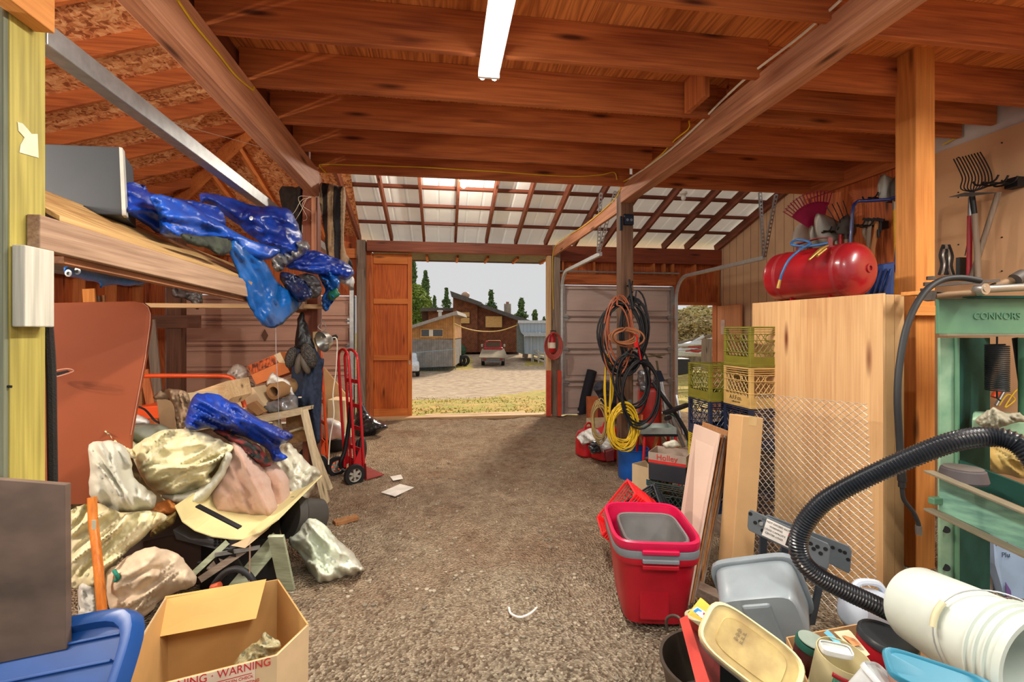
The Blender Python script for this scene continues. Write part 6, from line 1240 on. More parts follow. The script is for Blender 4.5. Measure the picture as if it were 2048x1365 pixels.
def wbox():
    hgt = .5; R = lambda x, y: onZ(x, y, hgt)
    A, B, C_, D_, E_ = R(330, 1196), R(557, 1159), R(618, 1250), R(554, 1312), R(205, 1400)
    t = thing('open_carton', (A+D_)/2-Vector((0, 0, hgt)), 'large open cardboard box with red warning tape in the foreground', 'carton')
    inn = mat('cardboard_inside', (196, 152, 92), .85, noise_amt=.05); out_ = mat('cardboard_outside', (206, 178, 138), .85, noise_amt=.06)
    ctr = (A+B+C_+D_+E_)/5
    rim = [A, B, C_, D_, E_]; n = 5
    for i, nm in enumerate(['back_wall', 'right_wall', 'right_corner_wall', 'front_wall', 'left_wall']):
        p, q_ = rim[i], rim[(i+1) % n]; nn = (q_-p).cross(Vector((0, 0, 1))).normalized(); nn = nn if nn.dot(ctr-p) > 0 else -nn
        lo = lambda v: Vector((v.x+(ctr.x-v.x)*.03, v.y+(ctr.y-v.y)*.03, .01))
        g = MB(); g.prism([p, q_, lo(q_), lo(p)], nn*.005); g.build(nm, [inn, inn, out_, out_, out_][i], t)
        if i in (3, 2, 4):
            g = MB(); g.prism([p+nn*.006, q_+nn*.006, lo(q_)+nn*.006, lo(p)+nn*.006], nn*.002); g.build('lining', inn, t)
    g = MB(); g.prism([Vector((v.x, v.y, .012)) for v in rim], (0, 0, .004)); g.build('bottom', inn, t)
    g = MB(); g.prism([A+Vector((.0, 0, .003)), at(532, 1160, 1.9), at(512, 1238, 1.80), at(294, 1279, 1.69)], Vector((0, .004, .0))); g.build('folded_flap', mat('golden_flap', (222, 178, 104), .8, noise_amt=.04), t)
    # printed tape on the front wall
    u = (D_-E_).normalized(); nn = u.cross(Vector((0, 0, 1))).normalized(); nn = nn if nn.dot(ctr-D_) < 0 else -nn
    T0, T1 = E_.lerp(D_, .03), E_.lerp(D_, .86)
    g = MB(); g.prism([T0+nn*.0015-Vector((0, 0, .0)), T1+nn*.0015, T1+nn*.0015-Vector((0, 0, .075)), T0+nn*.0015-Vector((0, 0, .075))], nn*.001); g.build('warning_tape', mat('tape_paper', (224, 200, 176), .4), t)
    rd = mat('tape_red', (196, 40, 46), .5)
    F_ = lambda k, z: facing(E_.lerp(D_, k)+nn*.003-Vector((0, 0, z)), u, (0, 0, 1))
    text('WARNING · WARNING', F_(.60, .012), .034, rd, t, sx=.86)
    text('IF TAPE IS BROKEN CHECK', F_(.68, .042), .012, rd, t); text('CONTENTS BEFORE ACCEPTING', F_(.68, .058), .012, rd, t)
    for k in (.37, .47):
        g = MB(); v = E_.lerp(D_, k)+nn*.003; g.prism([v-Vector((0, 0, .005)), v+u*.004-Vector((0, 0, .005)), v+u*.004-Vector((0, 0, .07)), v-Vector((0, 0, .07))], nn*.0005); g.build('tape_frame', rd, t)
    g = MB(); v = E_.lerp(D_, .5)+nn*.003; w2 = E_.lerp(D_, .84)+nn*.003; g.prism([v-Vector((0, 0, .031)), w2-Vector((0, 0, .031)), w2-Vector((0, 0, .033)), v-Vector((0, 0, .033))], nn*.0005); g.build('tape_line', rd, t)
    text('QA', F_(.42, .03), .03, rd, t)
    cloth('bubble_wrap_bag', [(462, 1335), (490, 1300), (518, 1282), (528, 1266), (545, 1275), (562, 1290), (556, 1315), (530, 1340), (480, 1350)], 1.62, mat('bubble_wrap', (206, 196, 150), .2, noise_amt=.2, nscale=30, alpha=.85, coat=.6, bump=.6, bscale=90), 'clear bubble wrap bag inside the open foreground box', 'bubble wrap', T=.07, fold=.03, fk=14, seed=60, step=4)
wbox()
# ================= cluster round the hose-hung post =================
def coil(name, c, rx, rz, r, n, m, lab, d, seed=0, jit=.12, cat='cord', dx=.0, tilt=0, parent=None):
    """loops hanging in the plane facing the camera"""
    rs = random.Random(seed); P = []; N = 26
    for k in range(n):
        a, b, ox, oz, oy = rx*(1+rs.uniform(-jit, jit)), rz*(1+rs.uniform(-jit, jit)), rs.uniform(-1, 1)*jit*rx, rs.uniform(-1, .3)*jit*rz, rs.uniform(-1, 1)*.035+.0
        ph = rs.uniform(-.2, .2)
        for i in range(N):
            t_ = 2*math.pi*i/N; P.append(at(*c, d)+RT*(a*math.sin(t_+ph)+ox)+Vector((0, 0, b*math.cos(t_)+oz))+FW*(oy+.012*math.sin(t_*2+k)))
    g = MB(); g.tube(P, r, 8); o = g.build(name, m, parent, smooth=60)
    return o if parent else tag(o, lab, cat)
g = MB(); g.tube([(1.99, 4.93, 2.0), (1.99, 4.80, 2.0), (1.99, 4.79, 2.04)], .008, 6); g.tube([(1.99, 4.93, 1.12), (1.99, 4.8, 1.12), (1.99, 4.79, 1.16)], .008, 6); tag(g.build('hose_hook', M_blackm), 'iron hooks on the front of the hose-hung post', 'hook')
coil('black_air_hose', (1248, 668), .21, .35, .0095, 7, M_rub, 'black hose hung in large loops highest on the brown post', 4.72, 1, .14, 'hose')
coil('orange_extension_cord', (1240, 660), .12, .34, .008, 4, mat('orange_brown_cord', (176, 92, 56), .5), 'orange brown cord hung inside the big black hose loops', 4.68, 2, .2)
coil('black_cable_coil', (1268, 655), .13, .32, .009, 6, M_rub, 'black cable coil at the right side of the upper hose bundle', 4.78, 3, .18, 'cable')
coil('brown_rope', (1252, 672), .13, .08, .009, 4, mat('brown_rope', (168, 104, 64), .8), 'short brown rope bundle crossing the upper hoses', 4.58, 4, .25, 'rope')
coil('jumper_cable', (1264, 760), .16, .28, .010, 5, M_rub, 'black jumper cable coil hung lower on the brown post', 4.66, 5, .16, 'cable')
coil('black_cable_coil', (1280, 785), .17, .3, .010, 4, M_rub, 'lowest black hose loops reaching down over the yellow cord', 4.58, 6, .12, 'cable')
coil('yellow_extension_cord', (1246, 850), .125, .19, .0055, 22, M_yel, 'thick coil of bright yellow cord low on the brown post', 4.62, 7, .22)
coil('yellow_cord_hank', (1216, 770), .035, .25, .007, 5, M_yel, 'long hank of yellow cord hanging left of the brown post', 4.85, 8, .3)
coil('wire_rope_coil', (1199, 842), .07, .2, .005, 12, mat('straw_wire', (176, 150, 96), .6), 'coil of straw coloured wire rope left of the brown post', 4.9, 9, .2, 'rope')
t = thing('black_clamp', (1.99, 4.8, 2.2), 'black clamp handle hanging at the top of the hose bundle', 'clamp')
g = MB(); g.tube(spline([at(1258, 560, 4.75), at(1262, 590, 4.7), at(1266, 620, 4.7), at(1258, 600, 4.72)], 4), .014, 8); g.build('handle', M_rub, t, smooth=50)
t = thing('grip_clamp', (2.1, 4.7, 1.7), 'red battery clamp dangling among the black hoses', 'clamp')
g = MB(); g.tube([at(1272, 668, 4.5), at(1282, 720, 4.55)], .008, 6); g.box(at(1272, 690, 4.5), (.03, .03, .05)); g.build('grip', cm['red'], t, bev=.003)
# red cylinder, stool, trays, boxes
t = thing('red_gas_cylinder', (*onZ(1298, 905, 0).xy, 0), 'red steel cylinder standing behind the hose-hung post', 'cylinder')
c = at(1299, 870, 5.45); g = MB(frame((c.x, c.y, 0))); g.lathe([(.13, 0), (.135, .03), (.135, .82), (.12, .87), (.09, .89)], 28); g.build('body', mat('red_enamel', (196, 44, 34), .4, noise_amt=.15), t, smooth=40)
g = MB(frame((c.x, c.y, 0))); g.lathe([(.15, .88), (.15, .9), (.02, .91)], 24); g.tube([(0, 0, .9), (0, 0, .97)], .02, 8); g.build('cap', mat('dark_red_metal', (110, 24, 26), .5), t)
t = thing('red_stool', (*onZ(1315, 905, 0).xy, 0), 'red tubular stool frame carrying a galvanised tray', 'stool')
c = at(1313, 870, 4.75); M_ = frame((c.x, c.y, 0), -TH)
g = MB(M_); g.box((0, 0, .49), (.34, .26, .025)); g.build('seat', M_black, t, bev=.004)
for sx in (-1, 1):
    for sy in (-1, 1):
        g = MB(M_); g.tube([(sx*.15, sy*.11, .48), (sx*.18, sy*.14, 0)], .014, 8); g.build('leg', hr, t, smooth=50)
g = MB(M_); g.lathe([(.17, .1), (.185, .1), (.185, .12), (.17, .12), (.17, .1)], 24, None, False, False); g.build('foot_ring', hr, t)
t = thing('metal_tray', M_ @ Vector((-.03, -.02, .51)), 'shallow galvanised tray on top of the red stool', 'tray')
g = MB(M_ @ Matrix.Translation((-.03, -.02, .505))); w_, h_ = .18, .12
g.box((0, 0, .003), (2*w_, 2*h_, .006)); 
for s_ in (-1, 1): g.box((s_*w_, 0, .03), (.006, 2*h_, .06)); g.box((0, s_*h_, .03), (2*w_, .006, .06))
g.build('pan', mat('galvanised_pan', (206, 214, 208), .3, .6), t)
pbox('toolbox_block', [(1272, 690), (1300, 690), (1300, 700), (1272, 700)], 4.9, FW*.02, M_black, 'dark plate behind the hoses') if False else None
t = thing('blue_tub', (*onZ(1273, 966, 0).xy, 0), 'bright blue plastic tub standing at the foot of the brown post', 'tub')
c = onZ(1274, 966, 0)+FW*.15; g = MB(frame((c.x, c.y, 0))); g.lathe([(.138, 0), (.15, .02), (.155, .3), (.16, .305), (.16, .31), (.148, .31), (.143, .04), (.13, .03)], 36); g.build('body', mat('bright_blue_plastic', (22, 96, 190), .4, noise_amt=.1), t, smooth=40)
g = MB(frame((c.x, c.y, 0))); g.lathe([(.144, .23), (.144, .24)], 28); g.build('dirt_fill', mat('dirt_fill', (70, 56, 48), .95), t)
def openbox(name, px, py, d, w_, dp, h_, rz, m, lab, z=0, parts=None, inner=None, cat='box'):
    c = at(px, py, d); M_ = frame((c.x, c.y, z), rz); t = thing(name, (c.x, c.y, z), lab, cat); T_ = .006
    g = MB(M_); g.box((0, 0, .004), (w_, dp, .008))
    for s_ in (-1, 1): g.box((s_*w_/2, 0, h_/2), (T_, dp, h_)); g.box((0, s_*dp/2, h_/2), (w_, T_, h_))
    g.build('body', m, t); return t, M_
openbox('small_open_box', 1303, 940, 4.35, .22, .26, .22, math.radians(28), M_cardp, 'small pale open box full of scraps beside the blue tub', z=.06)
g = MB(); g.box(at(1306, 958, 4.35)*1, (.2, .2, .05)); tag(g.build('teal_pad', mat('teal_carton', (40, 96, 120), .6)), 'teal carton under the small pale open box', 'carton')
cloth('metal_scraps', [(1290, 918), (1300, 912), (1318, 922), (1316, 932), (1300, 930)], 4.33, mat('scrap_brown', (110, 96, 84), .6, noise_amt=.3, nscale=40), 'brown metal scraps inside the small pale box', 'scraps', T=.04, fold=.04, fk=20, seed=61, step=3)
rzb = -TH+math.radians(-33)
crate(frame((*at(1345, 960, 3.95).xy, .0), rzb), (.32, .3, .27), cm['dgreen'], 'dark green milk crate under the black battery box and red carton', grp=None)
c = at(1342, 930, 3.98); g = MB(frame((c.x, c.y, .272), rzb)); g.box((0, 0, .07), (.3, .26, .14)); bb = g.build('battery_carton', mat('black_print_box', (44, 46, 54), .5, noise_amt=.1), bev=.004); tag(bb, 'black printed carton between the green crate and the red white carton', 'carton')
g = MB(frame((c.x, c.y, .272), rzb)); g.box((-.151, 0, .07), (.002, .12, .1)); g.build('label_panel', mat('label_grey', (74, 76, 80), .6), bb)
t, M_ = openbox('parts_carton', 1342, 905, 3.98, .3, .25, .085, rzb, mat('grey_red_carton', (176, 156, 140), .7), 'open shallow carton with red lettering on top of the black carton', z=.414)
for dx, rz2, wv in ((0, 0, .3),):
    g = MB(M_); g.box((0, -.129, .012), (.3, .003, .024)); g.box((-.153, 0, .012), (.003, .25, .024)); g.build('red_stripe', mat('carton_red', (214, 48, 44), .5), t)
F1 = M_ @ Matrix.Translation((0.0, -.131, .052)) @ Matrix.Rotation(math.pi/2, 4, 'X'); text('Holley', F1, .065, MT['carton_red'], t)
F2 = M_ @ Matrix.Translation((-.156, 0, .052)) @ Matrix.Rotation(-math.pi/2, 4, 'Z') @ Matrix.Rotation(math.pi/2, 4, 'X'); text('Holley', F2, .05, MT['carton_red'], t)
cloth('white_rags', [(1325, 888), (1345, 882), (1362, 890), (1350, 897), (1330, 896)], 3.95, mat('white_rag', (240, 236, 214), .8), 'white rag lying in the red lettered carton', 'rag', T=.04, fold=.015, fk=14, seed=62, step=3)
# jack stand / tripod clamp
t = thing('support_tripod', (*at(1330, 900, 5.4).xy, 0), 'silver folding support stand with rusty clamp on top', 'stand')
alu = mat('bright_aluminium', (208, 210, 212), .25, .8)
for a, b_ in (((1312, 760), (1375, 880)), ((1318, 758), (1350, 890)), ((1322, 762), (1340, 870)), ((1315, 765), (1368, 895))):
    g = MB(); g.bar(at(*a, 5.3), at(*b_, 5.2), .035, .03, FW); g.build('leg', alu, t, bev=.003)
g = MB(); g.prism([at(1310, 765, 5.25), at(1314, 742, 5.25), at(1322, 742, 5.25), at(1330, 762, 5.25)], FW*.08); g.build('head_bracket', mat('blue_black_steel'), t) if False else g.build('head_bracket', MT['blue_black_steel'], t)
g = MB(); g.tube([at(1317, 745, 5.28), at(1313, 722, 5.28)], .012, 8); g.bar(at(1296, 714, 5.25), at(1328, 710, 5.3), .06, .012); g.bar(at(1300, 708, 5.35), at(1322, 716, 5.2), .05, .012); g.build('clamp', mat('brassy_steel', (120, 108, 80), .5, .6), t)
t = thing('black_pry_arm', at(1350, 830, 4.7), 'black steel arm pointing up left beside the crates', 'bar')
g = MB(); g.bar(at(1328, 827, 4.6), at(1376, 810, 4.7), .05, .035); g.build('arm', M_black, t, bev=.004)
g = MB(); g.tube([at(1332, 838, 4.55), at(1340, 835, 4.6)], .022, 10); g.build('knob', M_black, t)
g = MB(); g.tube(spline([at(1305, 765, 4.7), at(1330, 800, 4.65), at(1352, 830, 4.7), at(1370, 860, 4.7), at(1378, 880, 4.7)], 5), .02, 8); tag(g.build('black_hose', M_rub, smooth=60), 'thick black hose slanting from the post towards the crates', 'hose')
g = MB(); g.tube(spline([at(1330, 825, 4.9), at(1352, 835, 4.9), at(1370, 860, 4.85), at(1377, 895, 4.8)], 5), .008, 8); tag(g.build('green_hose', mat('green_hose', (40, 104, 70), .5), smooth=60), 'green garden hose curving down beside the crates', 'hose')
for i, (a, b_, w_, m, l) in enumerate([((1258, 800), (1262, 915), .05, mat('grey_pipe', (96, 108, 116), .4, .4), 'grey steel pipe upright behind the yellow coil'), ((1270, 850), (1300, 930), .07, pinew('z'), 'pale board leaning behind the blue tub'), ((1283, 830), (1276, 940), .05, MT['orange_studz'], 'orange brown board behind the blue tub'), ((1322, 850), (1305, 905), .06, MT['post_orangez'], 'orange board leaning under the red stool, left of two'), ((1318, 860), (1345, 895), .06, M_card, 'cardboard piece leaning under the red stool, right of two'), ((1352, 790), (1366, 870), .04, alu, 'silver strip leaning in the small doorway')]):
    g = MB(); p1 = at(*b_, 5.0); p1.z = max(p1.z, 0.02); g.bar(at(*a, 5.1), p1, .02 if i else .04, w_, FW); tag(g.build('leaning_strip', m, bev=.003), l, 'strip')
cloth('silver_cloth', [(1275, 745), (1290, 742), (1300, 760), (1296, 782), (1280, 780)], 5.1, M_silver, 'crumpled silver sheet behind the lower hose coil', 'foil', T=.05, fold=.03, fk=12, seed=63, step=3)
# left of the post, by the roller door
t = thing('rubber_mat_roll', (*onZ(1166, 828, 0).xy, 0), 'black rolled rubber mat leaning on the beige roller door', 'mat')
a = onZ(1162, 829, .0); b_ = onY(1184, 742, WY-.09); g = MB(); g.tube([a, b_], .09, 20); g.build('roll', mat('dark_blue_rubber', (36, 38, 50), .7), t, smooth=40)
g = MB(align(b_, b_+(b_-a)) @ Matrix.Rotation(math.pi/2, 4, 'Y')); g.lathe([(.075, .001), (.055, .002), (.03, .001)], 16); g.build('roll_end', MT['hole_dark'], t)
pbox('orange_box', [(1177, 797), (1199, 797), (1199, 842), (1177, 842)], 7.95, FW*.25, mat('orange_box', (206, 110, 60), .7), 'orange brown box on the floor by the rolled mat')
cloth('dark_bag', [(1185, 775), (1200, 762), (1222, 765), (1240, 775), (1238, 815), (1210, 818), (1195, 790)], 7.2, mat('dark_grey_cloth', (56, 60, 74), .8, noise_amt=.2), 'dark grey bag behind the brown post near the roller door', 'bag', T=.14, fold=.04, fk=8, seed=64, step=3)
pbox('dark_red_box', [(1199, 800), (1222, 800), (1222, 845), (1199, 845)], 7.8, FW*.25, mat('dark_red_box', (120, 36, 40), .6), 'dark red box next to the orange brown box')
t, M_ = openbox('cream_open_box', 1200, 830, 6.4, .3, .24, .2, 0, mat('cream_box', (214, 196, 160), .7), 'cream open box behind the wire coil', z=.12)
rc = mat('gas_can_red', (190, 28, 36), .35, noise_amt=.08)
def gascan(px, py, d, s_, lab):
    c = at(px, py, d); t = thing('gas_can', (c.x, c.y, 0), lab, 'gas can', 'red gas cans'); M_ = frame((c.x, c.y, 0), .4)
    g = MB(M_); g.lathe([(.8, 0), (1, .03), (1, .2*s_), (.85, .26*s_), (.3, .3*s_)], 32, None, True, True, .15*s_, .1*s_, 4); g.build('body', rc, t, smooth=40)
    g = MB(M_); g.tube([(.03, 0, .28*s_), (.06, 0, .33*s_)], .02, 10); g.build('cap', M_black, t, smooth=40)
    g = MB(M_); g.tube(spline([(-.09, 0, .25*s_), (-.06, 0, .33*s_), (.0, 0, .34*s_), (.03, 0, .28*s_)], 4), .012, 8); g.build('handle', rc, t, smooth=40)
gascan(1180, 870, 5.75, 1.15, 'red gas can at the left end behind the white sheet'); gascan(1216, 865, 5.6, 1.3, 'larger red gas can behind the white sheet, next to the brown post')
cloth('white_plastic_sheet', [(1153, 875), (1168, 862), (1190, 858), (1205, 868), (1228, 875), (1228, 912), (1212, 918), (1200, 898), (1185, 886), (1165, 890)], 5.5, mat('white_poly', (236, 234, 228), .5, noise_amt=.05), 'white plastic sheet spilled on the ground left of the brown post', 'plastic sheet', T=.1, fold=.05, fk=8, seed=65, step=3)
cloth('black_glove_bag', [(1178, 892), (1188, 883), (1202, 890), (1204, 905), (1192, 910), (1180, 905)], 5.35, mat('black_shiny_bag'), 'small black bag on the dirt by the white sheet', 'bag', T=.08, fold=.04, fk=14, seed=66, step=3) if False else cloth('black_glove_bag', [(1178, 892), (1188, 883), (1202, 890), (1204, 905), (1192, 910), (1180, 905)], 5.3, MT['black_shiny_bag'], 'small black bag on the dirt by the white sheet', 'bag', T=.08, fold=.04, fk=14, seed=66, step=3)
pbox('red_caddy', [(1212, 905), (1228, 900), (1228, 922), (1214, 924)], 5.25, FW*.15, mat('dark_red_box'), 'small red metal box at the foot of the brown post') if False else pbox('red_caddy', [(1212, 905), (1228, 900), (1228, 922), (1214, 924)], 5.25, FW*.15, MT['dark_red_box'], 'small red metal box at the foot of the brown post')
# extinguisher with coiled cord on the doorway post
t = thing('fire_extinguisher', (1.99, 8.1, 1.4), 'red fire extinguisher hung on the doorway post', 'fire extinguisher')
c = onY(1104, 690, 8.15); g = MB(frame((c.x, c.y, c.z))); g.lathe([(.055, -.14), (.065, -.12), (.065, .12), (.04, .19), (.02, .2)], 24); g.build('body', rc, t, smooth=40)
g = MB(frame((c.x, c.y, c.z))); g.lathe([(.0655, -.06), (.0655, .04)], 24, None, False, False); g.build('label', M_cream, t)
g = MB(frame((c.x, c.y, c.z))); g.box((.02, 0, .22), (.1, .03, .03)); g.box((.02, 0, .25), (.1, .02, .012)); g.build('valve', M_black, t)
P = []
for k in range(5):
    for i in range(20): a = 2*math.pi*i/20; P.append(c+Vector(((.11+.012*k)*math.sin(a), -.08-.01*k, (.2+.008*k)*math.cos(a)+.02-.01*k)))
g = MB(); g.tube(P, .012, 6); tag(g.build('coiled_cord', mat('rusty_red_cord', (176, 76, 66), .5), smooth=50), 'rusty red cord coiled round the fire extinguisher', 'cord')
g = MB(); g.bx((1.80, 8.12, 0.02), (1.88, 8.16, .82)); g.bx((1.895, 8.12, .02), (1.93, 8.16, .9)) if False else None; g.bx((2.0, 8.1, .02), (2.06, 8.16, .82)); tag(g.build('red_bar', mat('orange_red', (214, 74, 50), .45)), 'orange red metal stakes standing by the doorway post', 'stake')
# side door standing ajar
t = thing('side_door', (5.16, 8.25, 0), 'pale orange side door standing open inwards behind the crates', 'door')
g = MB(); a = onY(1434, 615, 8.2); b_ = onX(1460, 611, 5.14); g.bx((5.1, 7.55, .03), (5.14, 8.25, 1.98)); g.build('leaf', wood('door_leaf', (226, 158, 112), (190, 122, 80), 'z'), t, bev=.003)
g = MB(); g.bx((5.09, 8.0, 1.45), (5.099, 8.12, 1.72)); g.build('paper_notice', mat('pink_paper', (226, 196, 190), .7), t)
# ================= bottom right clutter =================
# grey upturned bin
def greybin():
    t = thing('grey_bin', at(1510, 1190, 2.0), 'grey plastic storage bin lying upside down and tilted', 'bin')
    c = at(1524, 1212, 2.0); ax = (-FW*.82+Vector((0, 0, -.12))+RT*-.38).normalized(); ex = (RT*.9+Vector((0, 0, .36))+FW*-.3); ex = (ex-ax*ex.dot(ax)).normalized(); ey = ax.cross(ex)
    M_ = Matrix((ex, ey, ax)).transposed().to_4x4(); M_.translation = c
    m = mat('blue_grey_plastic', (138, 148, 154), .32, noise_amt=.08, coat=.2)
    W, D_ = .165, .125
    g = MB(M_); g.lathe([(1.0, -.12), (.97, -.08), (.93, .0), (.88, .1), (.84, .115), (.3, .118)], 56, None, False, True, W, D_, 6); g.build('body', m, t, smooth=35, solid=.004)
    g = MB(M_); g.lathe([(1.0, -.14), (1.1, -.14), (1.1, -.11), (1.0, -.105)], 56, None, False, False, W, D_, 6); g.build('rim', m, t, smooth=35, solid=.004)
    g = MB(M_); g.box((.0, 0, .105), (.13, .19, .045), taper=(.8, .9)); g.build('raised_step', m, t, bev=.01)
    g = MB(M_); g.box((-.1, .0, .1195), (.03, .03, .001)); g.build('barcode_label', mat('label_white'), t) if False else g.build('barcode_label', MT['label_white'], t)
    for k in range(5):
        g = MB(M_); g.box((-.111+k*.005, 0, .1202), (.002, .022, .0006)); g.build('barcode_line', MT['ink_black'], t)
greybin()
ground_box('dark_carton', 1440, 1620, 1.95, 2.3, .22, M_black, 'black box on the ground under the tilted grey bin')
g = MB(); g.bar(at(1395, 1178, 2.4), at(1440, 1200, 2.35), .08, .05); tag(g.build('wood_chunk', greyw('x'), bev=.004), 'short greyish wood chunk behind the grey bin', 'offcut')
# dark metal basin
t = thing('metal_basin', (*at(1420, 1400, 1.72).xy, 0), 'dark metal washtub on the ground holding the red tray', 'tub')
c = at(1432, 1330, 1.85); g = MB(frame((c.x, c.y, 0))); mt_ = mat('dark_zinc', (88, 78, 68), .5, .4, noise_amt=.2)
g.lathe([(.16, 0), (.17, .01), (.205, .2), (.212, .2), (.212, .212), (.2, .212), (.165, .02), (.15, .015)], 48); g.build('body', mt_, t, smooth=40)
g = MB(); g.tube(spline([at(1335, 1265, 1.95), at(1333, 1240, 1.95), at(1345, 1232, 1.93), at(1360, 1238, 1.9), at(1362, 1255, 1.9)], 5), .006, 8); g.build('handle', mt_, t, smooth=50)
# round lid, envelope, red tray, tan container
t = thing('round_container', at(1420, 1225, 1.9), 'round cream rimmed container with dark lid under the envelope', 'container')
c = at(1425, 1232, 1.95); M_ = frame(c, 0, math.radians(-18)); g = MB(M_); g.lathe([(.09, -.1), (.105, -.01), (.11, 0), (.108, .006), (.095, .006)], 36, None, True, False); g.build('body', mat('cream_plastic', (206, 198, 160), .4), t, smooth=40)
g = MB(M_); g.lathe([(.097, .0), (.09, .004)], 36); g.build('lid', mat('dark_lid', (66, 62, 56), .4), t)
t = thing('padded_envelope', at(1425, 1225, 1.75), 'yellow orange envelope with a blue and white packet sticking up from the tray', 'envelope')
g = MB(); g.prism([at(1378, 1232, 1.72), at(1404, 1198, 1.8), at(1452, 1240, 1.72), at(1440, 1262, 1.66)], Vector((0, .012, 0))); g.build('envelope', mat('envelope_orange', (242, 178, 66), .6), t, bev=.003)
t2 = thing('seed_packet', at(1410, 1235, 1.66), 'blue and white packet with a red square in front of the orange envelope', 'packet')
g = MB(); g.prism([at(1386, 1222, 1.69), at(1396, 1216, 1.7), at(1448, 1248, 1.66), at(1432, 1262, 1.64)], Vector((0, .006, 0))); g.build('card', mat('packet_white', (206, 220, 236), .5), t2)
g = MB(); g.prism([at(1387, 1223, 1.686), at(1396, 1217, 1.696), at(1404, 1223, 1.69), at(1397, 1233, 1.68)], Vector((0, .002, 0))); g.build('blue_print', mat('packet_blue', (40, 140, 210), .5), t2)
g = MB(); g.prism([at(1402, 1237, 1.676), at(1408, 1226, 1.684), at(1416, 1232, 1.68), at(1410, 1243, 1.67)], Vector((0, .002, 0))); g.build('red_print', mat('packet_red', (190, 24, 40), .5), t2)
t = thing('red_plastic_tray', at(1400, 1300, 1.6), 'red plastic trough tray standing tilted in the metal washtub', 'tray')
mr_ = mat('dull_red_plastic', (178, 58, 48), .45, noise_amt=.12)
A_, B_, C_, D_ = at(1362, 1238, 1.72), at(1385, 1240, 1.8), at(1442, 1400, 1.42), at(1405, 1400, 1.42)
g = MB(); g.prism([at(1358, 1240, 1.7), at(1374, 1232, 1.72), at(1420, 1370, 1.42), at(1392, 1372, 1.42)], FW*.01+RT*.006); g.build('rim_wall', mr_, t, bev=.006)
g = MB(); g.prism([at(1374, 1236, 1.74), at(1440, 1285, 1.72), at(1428, 1300, 1.72), at(1384, 1290, 1.72)], FW*.01); g.build('end_wall', mr_, t, bev=.004)
g = MB(); g.prism([at(1376, 1240, 1.76), at(1440, 1290, 1.76), at(1440, 1380, 1.55), at(1410, 1375, 1.5)], FW*.012); g.build('bottom', mat('dark_red_inside', (120, 36, 36), .5), t)
t = thing('tan_food_container', at(1505, 1300, 1.5), 'oblong plastic container with a stained tan lid', 'container')
c = at(1500, 1302, 1.5); ax = (Vector((0, 0, .62))-FW*.75+RT*-.08).normalized(); ex = (RT*.72+Vector((0, 0, -.5))+FW*-.3); ex = (ex-ax*ex.dot(ax)).normalized(); ey = ax.cross(ex)
M_ = Matrix((ex, ey, ax)).transposed().to_4x4(); M_.translation = c; W, D_ = .148, .082
g = MB(M_); g.lathe([(.86, -.09), (.9, -.085), (.97, .0)], 48, None, True, False, W, D_, 4); g.build('tub', mat('milky_grey_plastic', (180, 182, 178), .35, alpha=.95), t, smooth=40)
g = MB(M_); g.lathe([(1.0, -.012), (1.03, -.008), (1.03, .006), (1.0, .012), (.95, .012), (.92, .004)], 48, None, False, False, W, D_, 4); g.build('lid_rim', mat('cream_rim', (220, 208, 160), .4), t, smooth=40)
g = MB(M_); g.lathe([(.93, .004), (.7, .004), (.68, .007), (.64, .006)], 48, None, False, True, W, D_, 4); g.build('lid', mat('stained_tan_lid', (186, 162, 98), .5, noise_amt=.12, nscale=12, col2=(150, 124, 70)), t, smooth=20)
for k in range(3): text('ıllı ııl', M_ @ Matrix.Translation((-.04, .03-.014*k, .0085)), .016, mat('faint_ink', (100, 86, 56), .6), t, ext=.0002)
# cardboard box of cans
def cans():
    hz = .34
    R = lambda x, y: onZ(x, y, hz)
    A, B, C_, D_ = R(1572, 1275), R(1775, 1237), R(1960, 1330), R(1650, 1440)
    t = thing('carton_of_cans', (A+C_)/2-Vector((0, 0, hz)), 'open cardboard box of coffee cans and plastic tubs at the lower right', 'carton')
    ctr = (A+B+C_+D_)/4; rim = [A, B, C_, D_]
    for i in range(4):
        p, q_ = rim[i], rim[(i+1) % 4]; nn = (q_-p).cross(Vector((0, 0, 1))).normalized(); nn = nn if nn.dot(ctr-p) > 0 else -nn
        g = MB(); g.prism([p, q_, Vector((q_.x, q_.y, .01)), Vector((p.x, p.y, .01))], nn*.005); g.build(['back_wall', 'right_wall', 'front_wall', 'left_wall'][i], M_card, t)
    g = MB(); g.prism([Vector((v.x, v.y, .01)) for v in rim], (0, 0, .004)); g.build('bottom', M_card, t)
    u = (D_-A).normalized(); nn = u.cross(Vector((0, 0, 1))).normalized(); nn = nn if nn.dot(ctr-A) < 0 else -nn
    g = MB(facing(A+u*.06+nn*.002-Vector((0, 0, .06)), u, (0, 0, 1)))
    for x in (-.012, .012): g.box((x, 0, 0), (.003, .03, .001)); g.prism([(x-.007, .012, 0), (x+.007, .012, 0), (x, .024, 0)], (0, 0, .001))
    g.box((0, -.02, 0), (.04, .003, .001)); g.build('arrow_marks', MT['ink_black'], t)
cans()
